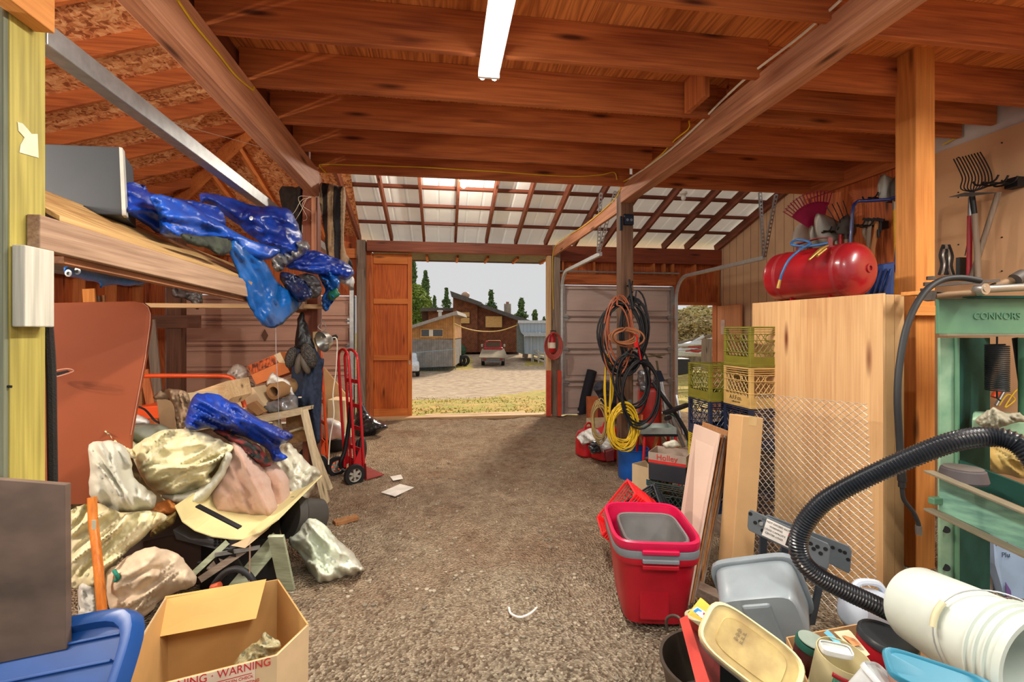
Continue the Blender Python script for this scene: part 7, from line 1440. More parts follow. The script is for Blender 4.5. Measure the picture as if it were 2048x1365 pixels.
def can(px, py, d, r, h_, body, lid, lab, tilt=(0, 0), lidh=.02, z=None, open_=False):
    c = at(px, py, d); t = thing('coffee_can', c, lab, 'can'); M_ = frame(c, 0, tilt[0], tilt[1])
    g = MB(M_); g.lathe([(r*.97, -h_), (r, -h_+.005), (r, -h_*.7), (r*.985, -h_*.69), (r*.985, -h_*.67), (r, -h_*.66), (r, -.01), (r, 0)]+([(r*.97, 0), (r*.96, -h_+.02)] if open_ else []), 40); g.build('body', body, t, smooth=40)
    if lid:
        g = MB(M_); g.lathe([(r*1.04, -lidh), (r*1.04, -.001), (r*1.0, .004), (r*.92, .004), (r*.9, .001), (r*.2, .001)], 40); g.build('lid', lid, t, smooth=40)
    return t, M_
can(1625, 1285, 1.66, .05, .16, mat('maroon_can', (86, 30, 34), .4), mat('green_lid', (34, 98, 84), .45), 'coffee can with green rimmed pale lid in the back left of the box', (.15, .1))
g = MB(frame(at(1625, 1283.5, 1.655), 0, .15, .1)); g.lathe([(.045, .003), (.045, .006)], 32); tag(g.build('lid_insert', mat('pale_lid', (150, 164, 152), .5)), 'pale disc inset in the green lid of the back left can', 'lid')
can(1776, 1275, 1.66, .085, .2, mat('red_can', (168, 28, 40), .35), mat('black_lid', (52, 56, 60), .35), 'big red can with a black lid at the back of the box', (.12, .12))
t, M_ = can(1688, 1312, 1.5, .075, .19, mat('cream_can', (206, 194, 150), .4), None, 'open cream coffee can with a green label near the front of the box', (.18, .06), open_=True)
a0 = -math.pi/2-.05
def wrap(g, r, a0, a1, z0, z1, n=14):
    a = g.pts([(r*math.cos(a0+(a1-a0)*i/n), r*math.sin(a0+(a1-a0)*i/n), z0) for i in range(n+1)]); b_ = g.pts([(r*math.cos(a0+(a1-a0)*i/n), r*math.sin(a0+(a1-a0)*i/n), z1) for i in range(n+1)])
    for i in range(n): g.face([a[i], a[i+1], b_[i+1], b_[i]])
g = MB(M_); wrap(g, .0765, -2.6, -1.35, -.13, -.035); g.build('label', mat('can_green', (24, 92, 66), .4), t, smooth=True, solid=.0005)
g = MB(M_); wrap(g, .0768, -2.65, -1.3, -.035, -.02); g.build('label_band', mat('can_red', (176, 34, 48), .4), t, smooth=True, solid=.0005)
FM = M_ @ Matrix.Rotation(-.4, 4, 'Z') @ Matrix.Translation((0, -.079, -.08)) @ Matrix.Rotation(math.pi/2, 4, 'X'); text('MJB', FM, .042, M_cream, t) if False else text('M', FM, .05, M_cream, t)
g = MB(FM); g.tube([(.034*math.cos(a), .026*math.sin(a), -.001) for a in [i*math.pi/14 for i in range(28)]], .0016, 5, closed=True); g.build('label_ring', M_cream, t)
def tubdish(px, py, d, w_, dp, h_, m, lidm, lab, rz, tilt, name='plastic_tub', taper=.8, open_=False):
    c = at(px, py, d); M_ = frame(c, rz, tilt[0], tilt[1]); t = thing(name, c, lab, 'tub')
    g = MB(M_); g.lathe([(taper, -h_), (taper+.03, -h_+.004), (.98, 0)]+([(.94, 0), (taper, -h_+.01)] if open_ else []), 48, None, True, True, w_, dp, 5); g.build('body', m, t, smooth=35)
    g = MB(M_); g.lathe([(.97, -.008), (1.05, -.008), (1.06, .003), (1.03, .008), (.96, .006)]+([] if open_ else [(.9, .001), (.3, .001)]), 48, None, False, not open_, w_, dp, 5); g.build('rim' if open_ else 'lid', lidm or m, t, smooth=35)
    return t
whp = mat('white_plastic', (232, 234, 228), .35); clp = mat('clear_plastic', (214, 220, 222), .15, alpha=.8, coat=.4)
tubdish(1672, 1300, 1.45, .042, .02, .016, whp, None, 'small shallow white tub resting on the cream can', -.35, (.25, .1), open_=True)
tubdish(1768, 1362, 1.3, .055, .045, .1, clp, clp, 'clear plastic tub at the bottom edge in front of the cream can', .4, (.5, .4))
t = tubdish(1885, 1362, 1.26, .12, .05, .06, mat('pinkish_tub', (206, 150, 130), .4), mat('aqua_lid', (40, 122, 148), .4, noise_amt=.06), 'long aqua lidded box under the white bucket', -.55, (.3, .15), taper=.85)
t = thing('card_packet', at(1700, 1275, 1.6), 'printed card packet with a blue edge standing among the cans', 'packet')
g = MB(); g.prism([at(1672, 1268, 1.6), at(1702, 1264, 1.65), at(1740, 1310, 1.55), at(1722, 1318, 1.52)], Vector((0, .01, 0))); g.build('card', mat('cream_card', (226, 216, 180), .6), t)
g = MB(); g.prism([at(1652, 1270, 1.58), at(1660, 1264, 1.6), at(1682, 1286, 1.56), at(1674, 1290, 1.55)], Vector((0, .01, 0))); g.build('blue_edge', mat('light_blue_card', (110, 180, 206), .5), t)
g = MB(); g.prism([at(1684, 1272, 1.595), at(1702, 1272, 1.64), at(1722, 1290, 1.57), at(1706, 1292, 1.56)], Vector((0, -.003, 0))); g.build('picture', mat('card_picture', (226, 150, 96), .6, noise_amt=.3, nscale=40), t)
# milky jugs behind the box
t = thing('plastic_jug', at(1730, 1215, 1.95), 'milky translucent jug lying behind the carton of cans', 'jug')
c = at(1735, 1222, 1.95); Mj = align(c, c+RT*1+FW*.1+Vector((0, 0, -.15))) @ Matrix.Rotation(math.pi/2, 4, 'Y')
jm = mat('milky_jug', (206, 216, 230), .3, alpha=.92, coat=.3)
g = MB(Mj); g.lathe([(.06, -.08), (.075, -.07), (.078, .05), (.06, .12), (.03, .15)], 32, None, True, True, 1, 1, 3.5); g.build('body', jm, t, smooth=40)
g = MB(Mj); g.tube(spline([(-.06, .03, .1), (-.1, .03, .06), (-.1, .03, -.02), (-.07, .03, -.05)], 4), .014, 8); g.build('handle', jm, t, smooth=40)
cloth('plastic_jug', [(1686, 1228), (1692, 1214), (1708, 1212), (1714, 1230), (1708, 1250), (1690, 1252)], 2.0, jm, 'second smaller milky jug peeking left of the larger one', 'jug', T=.05, fold=.002, seed=67, step=4)
# white bucket
def bucket():
    t = thing('white_bucket', at(1900, 1240, 1.4), 'dirty white five gallon bucket lying on its side on the clutter', 'bucket')
    a = at(1832, 1208, 1.62); b_ = at(2085, 1345, 1.27); M_ = align(a, b_) @ Matrix.Rotation(math.pi/2, 4, 'Y'); l = (b_-a).length
    m = mat('bucket_white', (208, 216, 208), .4, noise_amt=.08, nscale=3, col2=(188, 196, 186)); r0, r1 = .125, .148
    L_ = .37; k = lambda z: r0+(r1-r0)*z/L_
    prof = [(.02, -.01), (r0-.02, -.01), (r0-.006, -.004), (r0, .01)]+[(k(z), z) for z in (.1, .2, .26)]
    for z in (.275, .3, .325): prof += [(k(z), z-.004), (k(z)+.008, z-.002), (k(z)+.008, z+.002), (k(z), z+.004)]
    prof += [(k(.35), .345), (k(.36)+.008, .35), (k(.36)+.009, L_), (r1-.004, L_), (r1-.006, L_-.01), (r0-.004, .01), (.02, .006)]
    g = MB(M_); g.lathe(prof, 64); g.build('body', m, t, smooth=38)
    for s_ in (1,):
        g = MB(); P = [M_ @ Vector((k(.27)*math.cos(q), k(.27)*math.sin(q), .27-.10*math.sin((q-qa)/(qb-qa)*math.pi))) for qa, qb in [(-3.3, -.35)] for q in [qa+(qb-qa)*i/24 for i in range(25)]]
    q0, q1 = math.radians(150), math.radians(330)
    P = []
    for i in range(25):
        q = q0+(q1-q0)*i/24; dz = .08*math.sin(math.pi*i/24)
        P.append(M_ @ Vector(((k(.27)+.012)*math.cos(q), (k(.27)+.012)*math.sin(q), .27-dz)))
    g = MB(); g.tube(P, .0022, 6); g.build('wire_bail', M_steel, t, smooth=50)
    g = MB(); g.tube(P[10:15], .009, 10); g.build('grip', mat('yellowed_white', (214, 206, 168), .4), t, smooth=50)
    for q in (q0, q1):
        p = M_ @ Vector(((k(.27)+.004)*math.cos(q), (k(.27)+.004)*math.sin(q), .27)); g = MB(); g.ball(p, .012, 6); g.build('ear', m, t, smooth=True)
bucket()
ground_box('grey_carton', 1830, 2050, 1.6, 2.0, .33, M_cardd, 'brown carton on the ground under the white bucket')
# pebbles and litter on the dirt
g = MB(); rs = random.Random(5)
for i in range(420):
    x, y = rs.uniform(-.9, 1.4), rs.uniform(1.9, 5.5) if i % 3 else rs.uniform(1.9, 3)
    s_ = rs.uniform(.006, .016); g.ball((x, y, fz(x, y)+s_*.3), s_, 3, (1, rs.uniform(.6, 1.3), .6))
tag(g.build('pebbles', mat('pebble_grey', (176, 162, 140), .8, noise_amt=.3, nscale=9)), 'scattered pebbles on the dirt floor', 'pebbles', kind='stuff')
# ================= outside =================
PR = [(8.3, -.02), (10, -.12), (14, -.45), (20, -.95), (28, -1.25), (36, -1.25), (45, -.75), (60, -.3), (90, 0), (170, 1)]
def gz(y):
    for (a, za), (b, zb) in zip(PR, PR[1:]):
        if y <= b: t = (y-a)/(b-a); t = t*t*(3-2*t) if False else t; return za+(zb-za)*max(t, 0)
    return PR[-1][1]
def gpt(px, py):
    """point of the yard under a pixel"""
    best = None
    for i in range(400):
        d = 8.4+i*.25; p = at(px, py, d)
        if p.z <= gz(p.y): return Vector((p.x, p.y, gz(p.y)))
    return p
def yard():
    m = bpy.data.materials.new('yard_ground'); m.use_nodes = True; t = m.node_tree; n = t.nodes; L = t.links; b = n['Principled BSDF']; b.inputs['Roughness'].default_value = .95
    tc = n.new('ShaderNodeTexCoord')
    def nz(s, dt=5): q = n.new('ShaderNodeTexNoise'); q.inputs['Scale'].default_value = s; q.inputs['Detail'].default_value = dt; L.new(tc.outputs['Object'], q.inputs['Vector']); return q.outputs['Fac']
    def rp(f, p0, p1, c0, c1): r = n.new('ShaderNodeValToRGB'); e = r.color_ramp.elements; e[0].position = p0; e[1].position = p1; e[0].color = c0; e[1].color = c1; L.new(f, r.inputs['Fac']); return r.outputs['Color']
    gravel = rp(nz(3, 8), .35, .65, srgb(160, 136, 112), srgb(200, 178, 150)); grass = rp(nz(2.3, 7), .38, .6, srgb(206, 170, 96), srgb(158, 158, 66))
    lf = rp(nz(5, 8), .56, .66, (0, 0, 0, 1), (1, 1, 1, 1)); mx0 = n.new('ShaderNodeMix'); mx0.data_type = 'RGBA'; L.new(lf, mx0.inputs[0]); L.new(grass, mx0.inputs[6]); mx0.inputs[7].default_value = srgb(150, 106, 66)
    at_ = n.new('ShaderNodeAttribute'); at_.attribute_name = 'gravel'; ad = n.new('ShaderNodeMath'); ad.operation = 'ADD'; L.new(at_.outputs['Fac'], ad.inputs[0])
    q = n.new('ShaderNodeMath'); q.operation = 'MULTIPLY_ADD'; q.inputs[1].default_value = 1.2; q.inputs[2].default_value = -.6; L.new(nz(1.1, 6), q.inputs[0]); L.new(q.outputs[0], ad.inputs[1])
    fac = rp(ad.outputs[0], .4, .6, (0, 0, 0, 1), (1, 1, 1, 1)); mx = n.new('ShaderNodeMix'); mx.data_type = 'RGBA'; L.new(fac, mx.inputs[0]); L.new(mx0.outputs[2], mx.inputs[6]); L.new(gravel, mx.inputs[7]); L.new(mx.outputs[2], b.inputs['Base Color'])
    bp = n.new('ShaderNodeBump'); bp.inputs['Distance'].default_value = .05; L.new(nz(9, 8), bp.inputs['Height']); L.new(bp.outputs[0], b.inputs['Normal']); return m
def inroad(px, py):
    """how much of this spot is drive rather than grass (1 drive)"""
    top = 762-.02*(px-820); bot = 800-(px-820)*.02 if px < 960 else 797-(px-960)*.13
    v = 1 if (py > 745-(px-820)*.05 and py < bot) else 0
    if px > 930 and px < 1060 and 690 < py < 770: v = 1 if abs(px-(925+(py-700)*1.6+50)) < 60+(py-700)*.6 else v
    return v
g = MB(); nx, ny = 90, 110
vs = {}
ys = [WY+.12+(170-WY)*((j/ny)**2.4) for j in range(ny+1)]
for j, y in enumerate(ys):
    for i in range(nx+1):
        wd = 14+y*.9; x = -wd+2*wd*i/nx+y*.02; vs[i, j] = g.bm.verts.new((x, y, gz(y)+.05*noise.noise(Vector((x*.5, y*.5, 0)))*min(1, (y-WY)/3)))
for j in range(ny):
    for i in range(nx): g.face([vs[i, j], vs[i+1, j], vs[i+1, j+1], vs[i, j+1]])
o = g.build('yard_ground', yard(), smooth=True); struct(o); at_ = o.data.attributes.new('gravel', 'FLOAT', 'POINT'); og = WL[o]
for i, v in enumerate(o.data.vertices):
    p = v.co+og; r = p-C0; d = r.dot(FW); px = CX+F*r.dot(RT)/d; py = CY-F*r.z/d; at_.data[i].value = inroad(px, py)
# grass tufts near the door
g = MB(); rs = random.Random(9)
for i in range(1600):
    p = gpt(rs.uniform(822, 1093), rs.uniform(795, 832)) if i % 4 else gpt(rs.uniform(1352, 1432), rs.uniform(740, 800))
    h_ = rs.uniform(.01, .04); a = rs.uniform(0, 6.28); w_ = Vector((math.cos(a), math.sin(a), 0))*.02; g.face(g.pts([p-w_, p+w_, p+Vector((rs.uniform(-.02, .02), rs.uniform(-.02, .02), h_))]))
tag(g.build('grass', mat('dry_grass', (196, 176, 84), .9, noise_amt=.3, nscale=4, col2=(130, 140, 56))), 'patchy yellow green grass in front of the doorway', 'grass', kind='stuff')
# ---- house ----
W_OLD = banded('diagonal_siding', (150, 88, 54), (92, 54, 36), 'x', .14, .16, .85, nz_amt=.28, soft=.1, rot=(0, math.radians(38), 0))
W_NEW = banded('vertical_siding', (216, 158, 96), (158, 104, 60), 'x', .12, .14, .8, nz_amt=.2, soft=.1)
W_GRY = banded('grey_siding', (166, 158, 150), (116, 108, 104), 'x', .12, .14, .9, nz_amt=.2, soft=.1)
ROOF = mat('grey_shingles', (98, 92, 88), .9, noise_amt=.15); GL = mat('window_dark', (58, 52, 46), .1, spec=.8)
WOODW = mat('boarded_gold', (222, 172, 100), .6, noise_amt=.1)
def slab(name, px, d, dv, m, par, **k): g = MB(); g.prism([at(x, y, d) for x, y in px], dv); return g.build(name, m, par, **k)
D = 46; h = thing('house', gpt(1000, 702), 'brown timber house with steep shed roofs and diagonal boarding behind the truck', 'house')
slab('upper_wall', [(906, 594), (955, 611), (955, 705), (906, 705)], D, FW*6, W_OLD, h)
slab('lower_wall', [(955, 608), (1040, 640), (1040, 705), (955, 705)], D+.3, FW*6, W_OLD, h)
slab('upper_roof', [(900, 582), (963, 605), (961, 612), (903, 594)], D-1, FW*8, ROOF, h)
slab('lower_roof', [(955, 604), (963, 608), (1063, 642), (1060, 645), (1035, 641), (955, 612)], D-.8, FW*8, ROOF, h)
slab('back_roof', [(841, 616), (906, 616), (906, 622), (841, 623)], D+1, FW*7, ROOF, h)
slab('back_wall', [(856, 622), (906, 622), (906, 690), (860, 690)], D+1.5, FW*6, W_OLD, h)
slab('eave_shadow_wall', [(842, 623), (857, 623), (862, 645), (846, 645)], D+2, FW*4, mat('shaded_siding', (84, 52, 40), .9), h)  # shade under the eave painted in as a darker wall colour
for x0, y0, x1, y1, nm in ((921, 625, 939, 634, 'window'), (921, 636, 939, 647, 'window'), (971, 633, 1004, 655, 'window')):
    f = slab(nm, [(x0-1, y0-1), (x1+1, y0-1), (x1+1, y1+1), (x0-1, y1+1)], D-.1, FW*.1, mat('window_frame_brown', (84, 60, 42), .7), h)
    slab('pane', [(x0, y0), (x1, y0), (x1, y1), (x0, y1)], D-.14, FW*.04, WOODW, f)
ch = thing('chimney', at(1016, 640, D+6), 'stone chimney behind the lower roof of the brown house', 'chimney')
slab('stack', [(1008, 608), (1022, 608), (1022, 640), (1008, 640)], D+9, FW*1, mat('stone', (172, 164, 150), .9, noise_amt=.2, nscale=3), ch)
slab('pot', [(1012, 604), (1018, 604), (1018, 608), (1012, 608)], D+9.3, FW*.4, mat('pot_red', (176, 110, 96), .8), ch)
g = MB(); g.ball(at(931, 591, D+3), .4, 8, (1.1, 1, .9)); tag(g.build('skylight_dome', mat('dome_tan', (196, 160, 130), .5), smooth=True), 'tan dome skylight on the upper roof of the brown house', 'skylight')
# studio
D2 = 33; s2 = thing('garden_studio', gpt(860, 740), 'small shed-roofed studio with golden boards above grey boards', 'building')
slab('golden_wall', [(790, 672), (790, 668), (820, 658), (906, 631), (908, 678), (790, 680)], D2, FW*5, W_NEW, s2)
slab('grey_wall', [(790, 679), (907, 679), (907, 733), (790, 738)], D2-.03, FW*5, W_GRY, s2)
slab('roof', [(786, 664), (820, 652), (913, 622), (916, 630), (906, 631), (820, 658), (786, 670)], D2-.8, FW*6.5, mat('pale_roof_edge', (168, 160, 152), .8), s2)
slab('corner_post', [(906, 632), (909, 631), (910, 733), (907, 733)], D2-.06, FW*.1, WOODW, s2)
f = slab('window', [(841, 658), (887, 658), (887, 675), (841, 675)], D2-.08, FW*.08, WOODW, s2); slab('pane', [(843, 660), (885, 660), (885, 673), (843, 673)], D2-.1, FW*.03, GL, f); slab('curtain', [(858, 660), (866, 660), (866, 673), (858, 673)], D2-.12, FW*.01, M_cream, f)
g = MB(); g.tube([at(880, 634, D2+1), at(880, 622, D2+1)], .12, 10); g.tube([at(880, 624, D2+1), at(880, 621, D2+1)], .2, 10); tag(g.build('roof_vent', mat('vent_white', (220, 214, 206), .5)), 'white vent pipe on the golden studio roof', 'vent')
# string of lights
g = MB(); g.tube(spline([at(909, 648, 32), at(930, 657, 33), at(960, 663, 36), at(1000, 662, 38), at(1036, 650, 40)], 6), .045, 5); tag(g.build('festoon_cable', mat('yellow_rope', (206, 164, 70), .7)), 'yellow cable sagging from the studio corner to the grey shed', 'cable')
# barn-shaped grey shed
D3 = 40; s3 = thing('grey_metal_shed', gpt(1070, 705), 'pale blue grey metal shed right of the brown house', 'shed')
M3 = banded('blue_grey_metal', (168, 184, 196), (136, 152, 166), 'x', .3, .1, .5, nz_amt=.04)
slab('front_wall', [(1048, 673), (1140, 673), (1140, 715), (1049, 708)], D3, FW*4, M3, s3)
slab('side_wall', [(1034, 645), (1042, 652), (1050, 680), (1049, 710), (1034, 705)], D3+.3, FW*4, mat('shed_green', (124, 134, 128), .7), s3)
slab('roof', [(1036, 643), (1140, 643), (1140, 665), (1042, 665)], D3-.2, FW*1, M3, s3); slab('roof_ridge', [(1036, 641), (1140, 642), (1140, 647), (1036, 647)], D3-.3, FW*1.2, mat('shed_pale', (214, 220, 224), .5), s3)
slab('lower_roof', [(1042, 665), (1140, 666), (1140, 673), (1050, 673)], D3-.6, FW*.8, mat('shed_mid', (186, 196, 204), .5), s3)
# truck
def truck():
    b = gpt(986, 733); d = dep(b); t = thing('flatbed_truck', b, 'red pickup truck with a tilted flat bed parked facing the brown house', 'truck')
    red = mat('truck_red', (178, 30, 36), .35); dk = mat('truck_dark', (36, 36, 42), .5); u = d/F
    rz = math.radians(-12)+-TH*0; M_ = frame(b, -TH+math.radians(2)); k = u
    W = 56*u
    g = MB(M_); g.box((0, 3.2, 1.0), (W*.72, 2.6, .8)); g.build('body', red, t, bev=.08)
    g = MB(M_); g.box((0, 3.0, 1.62), (W*.68, 1.5, .62), taper=(.86, .8)); cab = g.build('cab', red, t, bev=.06)
    g = MB(M_); g.box((0, 2.32, 1.62), (W*.52, .1, .36)); g.build('rear_window', GL, cab)
    g = MB(M_); g.bx((-W*.2, 2.25, 1.93), (W*.28, 2.6, 1.98)); g.build('light_bar', mat('amber_bar', (226, 190, 140), .5), cab)
    for s_ in (-1, 1):
        g = MB(M_); g.box((s_*W*.44, 3.9, 1.5), (.18, .08, .25)); g.build('mirror', mat('mirror_chrome', (190, 190, 196), .2, .6), t, bev=.02)
    g = MB(M_); g.hexa([(-W*.5, -.2, .62), (W*.52, -.2, .62), (W*.42, 2.2, 1.22), (-W*.42, 2.2, 1.22), (-W*.5, -.2, .70), (W*.52, -.2, .70), (W*.42, 2.2, 1.3), (-W*.42, 2.2, 1.3)]); g.build('flat_bed', mat('bed_wood', (156, 140, 116), .8, noise_amt=.12, nscale=2), t)
    g = MB(M_); g.box((0, .0, .5), (W*.8, .2, .22)); g.box((0, -.25, .35), (W*.6, .15, .12)); g.build('rear_bumper', mat('bumper_grey', (130, 130, 132), .4, .5), t, bev=.02)
    for s_ in (-1, 1):
        for y in (.7, 4.0):
            g = MB(M_ @ Matrix.Translation((s_*W*.36, y, .4)) @ Matrix.Rotation(math.pi/2, 4, 'Y')); g.lathe([(.2, -.13), (.38, -.13), (.4, -.1), (.4, .1), (.38, .13), (.2, .13)], 24); g.build('wheel', M_rub, t, smooth=40)
        for z in (.62,): g = MB(M_); g.box((s_*W*.3, -.13, z-.1), (.22, .05, .12)); g.build('tail_light', red, t)
truck()
# white car, tail only
def car():
    b = gpt(826, 752); t = thing('white_car', b, 'white car mostly hidden behind the sliding door edge', 'car'); M_ = frame(b+RT*-.75+FW*.5, math.radians(8)); wh = mat('car_white', (222, 226, 230), .25, coat=.5)
    g = MB(M_); secs = [(-2.1, .55, .7), (-1.9, .45, .95), (-.9, .4, 1.0), (-.3, .4, 1.38), (.9, .4, 1.4), (1.6, .4, 1.0), (2.1, .45, .9), (2.2, .5, .6)]
    pr = [(y, z1) for y, z0, z1 in secs]+[(2.15, .35), (-2.05, .35)]
    g.prism([(-.85, y, z) for y, z in pr], (1.7, 0, 0)); g.build('body', wh, t, bev=.08)
    g = MB(M_); g.prism([(.852, -.75, 1.02), (.852, -.25, 1.3), (.852, .8, 1.3), (.852, 1.3, 1.02)], (.01, 0, 0)); g.build('side_window', GL, t)
    for y in (-1.35, 1.35):
        for x in (-.8, .8):
            g = MB(M_ @ Matrix.Translation((x, y, .33)) @ Matrix.Rotation(math.pi/2, 4, 'Y')); g.lathe([(.18, -.1), (.32, -.1), (.33, 0), (.32, .1), (.18, .1)], 24); g.build('wheel', M_rub, t, smooth=40)
    g = MB(M_); g.box((.8, 2.13, .75), (.2, .1, .14)); g.build('light', mat('lens_blue', (130, 170, 200), .2), t)
car()
# mesh fence, tyres, junk
def tyre(p, r, lab, rz=0, rx=math.pi/2, grp='loose tyres'):
    t = thing('tyre', p, lab, 'tyre', grp); g = MB(frame(p+Vector((0, 0, r)), rz, rx)); g.lathe([(r*.55, -.1), (r*.9, -.11), (r, -.08), (r, .08), (r*.9, .11), (r*.55, .1), (r*.55, -.1)], 24, None, False, False); g.build('tread', M_rub, t, smooth=40)
tyre(gpt(921, 733), .42, 'tyre leaning at the studio corner, nearer one', .3); tyre(gpt(929, 733), .42, 'tyre leaning at the studio corner, farther one', .3)
tyre(gpt(948, 705), .42, 'spare wheel lying left of the truck', .8)
g = MB()
for x in (836, 872, 911): p = gpt(x, 740); g.tube([p, p+Vector((0, 0, 1.75))], .03, 6)
a, b_ = at(800, 708, 29.5), at(911, 699, 30.5)
g.tube([a, b_], .02, 5)
for i in range(40): p = a.lerp(b_, i/39); g.tube([p, p-Vector((0, 0, 1.4))], .006, 3)
tag(g.build('wire_fence', mat('fence_wire', (150, 178, 190), .5, .4)), 'blue grey wire fence in front of the grey studio wall', 'fence')
def junk(name, x, y, w_, h_, m, lab, cat='clutter', dd=0):
    b = gpt(x, y); d = dep(b); s_ = d/F; g = MB(frame(b, -TH)); g.box((0, 0, h_*s_/2), (w_*s_, .5, h_*s_)); tag(g.build(name, m, bev=.04), lab, cat)
b = gpt(918, 712); g = MB(); g.ball(b+Vector((0, 0, .5)), .7, 6, (1, .8, .9)); tag(g.build('green_tarp', mat('green_tarp', (60, 104, 72), .6, noise_amt=.3)), 'green tarp heap at the studio corner', 'tarp')
junk('blue_cooler', 1026, 697, 8, 10, mat('cooler_blue', (30, 90, 180), .4), 'blue cooler on the green cart right of the truck', 'cooler')
junk('green_cart', 1024, 704, 20, 6, mat('cart_green', (30, 112, 80), .5), 'green garden cart right of the truck', 'cart')
junk('yellow_crate', 1014, 700, 6, 6, mat('junk_yellow', (190, 170, 90), .5), 'small yellow thing beside the green cart', 'crate')
junk('dark_junk', 1010, 703, 12, 8, mat('junk_dark', (70, 62, 58), .8), 'dark junk pile beside the truck', 'junk')
g = MB(); g.bar(gpt(1050, 716), gpt(1053, 716)+Vector((0, 0, 1.15)), .5, .12, (0, 1, 0)); tag(g.build('white_ladder', mat('ladder_white', (226, 214, 206), .5)), 'short white ladder standing in front of the grey shed', 'ladder')
g = MB(); 
for x, y, h_ in ((1066, 724, 1.3), (1077, 727, 1.1), (1090, 733, 1.1)): p = gpt(x, y); g.bar(p, p+Vector((0, 0, h_)), .12, .12)
for h_ in (.35, .65, .95): g.bar(gpt(1066, 724)+Vector((0, 0, h_)), gpt(1098, 736)+Vector((0, 0, h_)), .04, .15)
tag(g.build('plank_fence', mat('fence_pale', (206, 200, 190), .8, noise_amt=.1)), 'pale weathered plank fence at the right edge of the doorway view', 'fence')
g = MB(); p = gpt(1063, 726); g.tube([p, p+Vector((0, 0, 2.6))], .03, 6); tag(g.build('thin_pole', mat('pole_grey', (196, 200, 200), .5)), 'thin pale pole in front of the grey shed', 'pole')
# ---- trees ----
def pine(px, pyb, pyt, wpx, d, m, lab, seed, n=1400, name='pine_tree', shape='cone', lo=0.0, grp='trees beyond the house'):
    b = at(px, pyb, d); tp = at(px, pyt, d); b.z = min(b.z, 1.0); Ht = tp.z-b.z; R_ = wpx*d/F/2*1.65; rs = random.Random(seed)
    t = thing(name, b, lab, 'tree', grp); g = MB(); g.tube([b, b.lerp(tp, .5), tp], [Ht*.018, Ht*.011, .03], 7); g.build('trunk', mat('pine_bark', (112, 86, 68), .9), t)
    g = MB(); 
    for i in range(int(n*1.5)):
        u = lo+(1-lo)*rs.random()**.8
        prof = (1-u)**.8*(.75+.35*math.sin(u*22+seed)) if shape == 'cone' else math.sqrt(max(0, 1-(2*u-1)**2))*(.9+.2*math.sin(u*9))
        a = rs.uniform(0, 6.283); rr = R_*prof*rs.random()**.45; c = b+Vector((rr*math.cos(a), rr*math.sin(a), Ht*u-.1*rr)); s_ = rs.uniform(.5, 1.15)*R_*.15
        q = [c+Vector((rs.uniform(-1, 1), rs.uniform(-1, 1), rs.uniform(-.7, .7)))*s_ for _ in range(4)]
        v = g.pts(q); g.face([v[0], v[1], v[2]]); g.face([v[0], v[2], v[3]]); g.face([v[0], v[3], v[1]]); g.face([v[1], v[3], v[2]])
    g.build('foliage', m, t)
PG = mat('pine_green', (104, 132, 74), .8, noise_amt=.3, nscale=.6, col2=(58, 84, 48)); LG = mat('leaf_green', (156, 172, 70), .8, noise_amt=.3, nscale=.5, col2=(96, 128, 52)); BG = mat('brush_green', (214, 202, 146), .9, noise_amt=.3, nscale=.8, col2=(166, 146, 104))
pine(826, 700, 516, 38, 60, PG, 'tall sparse pine at the left edge of the doorway', 1, 900, lo=.2)
pine(851, 700, 543, 34, 68, PG, 'dense dark pine second from the left in the doorway', 2, 1700)
pine(831, 705, 570, 44, 54, LG, 'light green leafy tree at the left edge of the doorway', 3, 1500, 'leafy_tree', 'round')
pine(893, 690, 577, 30, 75, PG, 'smaller pine just left of the brown house', 4, 900)
pine(869, 680, 592, 24, 80, PG, 'low pine behind the back roof', 12, 700)
pine(982, 690, 581, 34, 82, PG, 'pine rising behind the middle of the brown house roof', 5, 900)
pine(1043, 690, 598, 36, 80, PG, 'pine right of the stone chimney', 6, 900)
pine(1070, 690, 621, 30, 78, PG, 'low pine behind the grey metal shed', 7, 700)
pine(1088, 690, 634, 24, 90, PG, 'smallest distant pine at the right of the doorway', 8, 400)
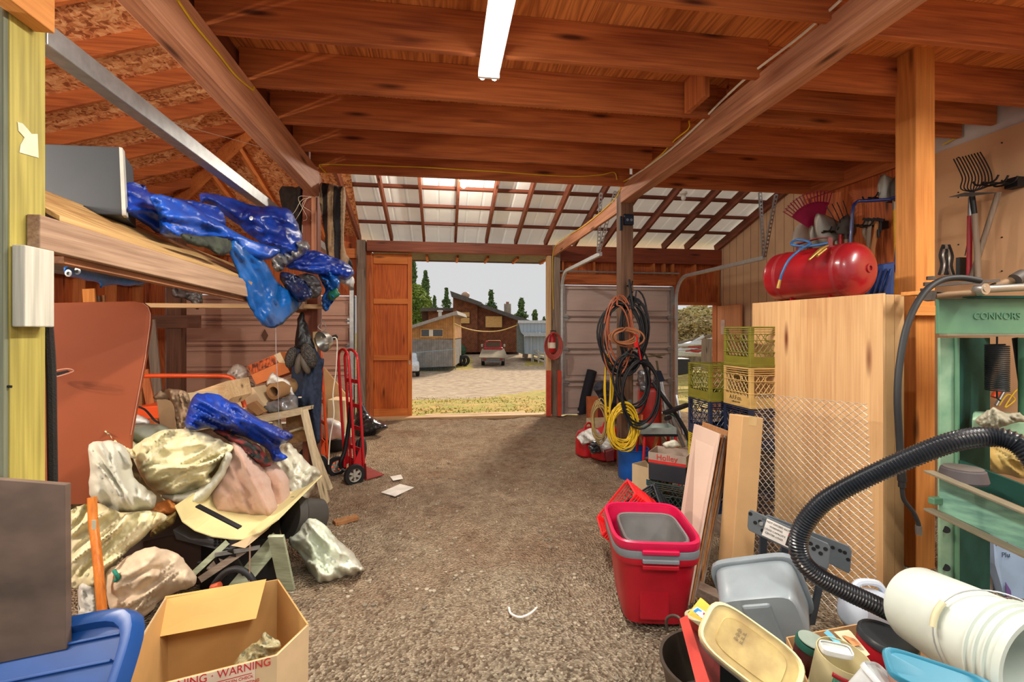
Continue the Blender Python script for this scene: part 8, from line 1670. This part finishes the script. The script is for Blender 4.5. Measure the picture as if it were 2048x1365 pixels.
# ---- through the side door ----
for i, (px, pt, w_, dd, m) in enumerate([(1362, 622, 50, 30, BG), (1395, 612, 60, 34, BG), (1425, 618, 55, 31, BG), (1380, 640, 50, 26, BG), (1415, 636, 50, 25, BG), (1345, 630, 50, 28, BG)]):
    pine(px, 690, pt, w_, dd, m, ['brush tree left in the side doorway', 'tallest brush tree in the side doorway', 'brush tree right in the side doorway', 'nearer brush left in the side doorway', 'nearer greenish brush right in the side doorway', 'brush at the far left of the side doorway'][i], 20+i, 2600, 'brush_tree', 'round', grp='brush trees outside the side door')
rs = random.Random(11)
b = at(1395, 706, 17); 
for i in range(26):
    a_ = at(rs.uniform(1340, 1400), rs.uniform(686, 712), rs.uniform(15, 17)); L_ = rs.uniform(1, 2.8); c_ = a_+RT*L_+Vector((0, 0, rs.uniform(-.2, .6))); g = MB(); g.tube([a_, c_], rs.uniform(.02, .05), 5)
    k = i % 4; tag(g.build('scrap_pipe', [M_steelp, mat('scrap_red', (176, 50, 46), .5), M_steelp, greyw('x')][k]), ['pale steel pipe on the scrap heap outside the side door', 'red pipe on the scrap heap outside the side door', 'pale steel pipe on the scrap heap outside the side door', 'weathered timber on the scrap heap outside the side door'][k], 'scrap', ['pale scrap pipes', 'red scrap pipes', 'pale scrap pipes', 'scrap timbers'][k])
g = MB(); g.bar(at(1412, 742, 13), at(1414, 678, 13), .2, .2, (0, 1, 0)); tag(g.build('fence_post', greyw('z')), 'grey weathered fence post outside the side doorway', 'post')
g = MB(); g.prism([at(1340, 686, 19), at(1440, 684, 19), at(1440, 712, 19), at(1340, 715, 19)], FW*1.5); tag(g.build('white_tank', mat('white_tank', (214, 220, 226), .4, noise_amt=.1), bev=.1), 'long white tank behind the scrap heap', 'tank')
g = MB(); g.prism([at(1340, 712, 16.5), at(1440, 712, 16.5), at(1440, 735, 16.5), at(1340, 735, 16.5)], FW*.8); tag(g.build('scrap_bin', mat('scrap_grey', (140, 132, 124), .8, noise_amt=.3)), 'grey timber stack under the scrap heap', 'stack')
g = MB(); g.prism([at(1354, 718, 12), at(1381, 718, 12), at(1379, 748, 12), at(1356, 752, 12)], FW*.5); tag(g.build('black_tub', M_black, bev=.03), 'black tub on the grass outside the side doorway', 'tub')
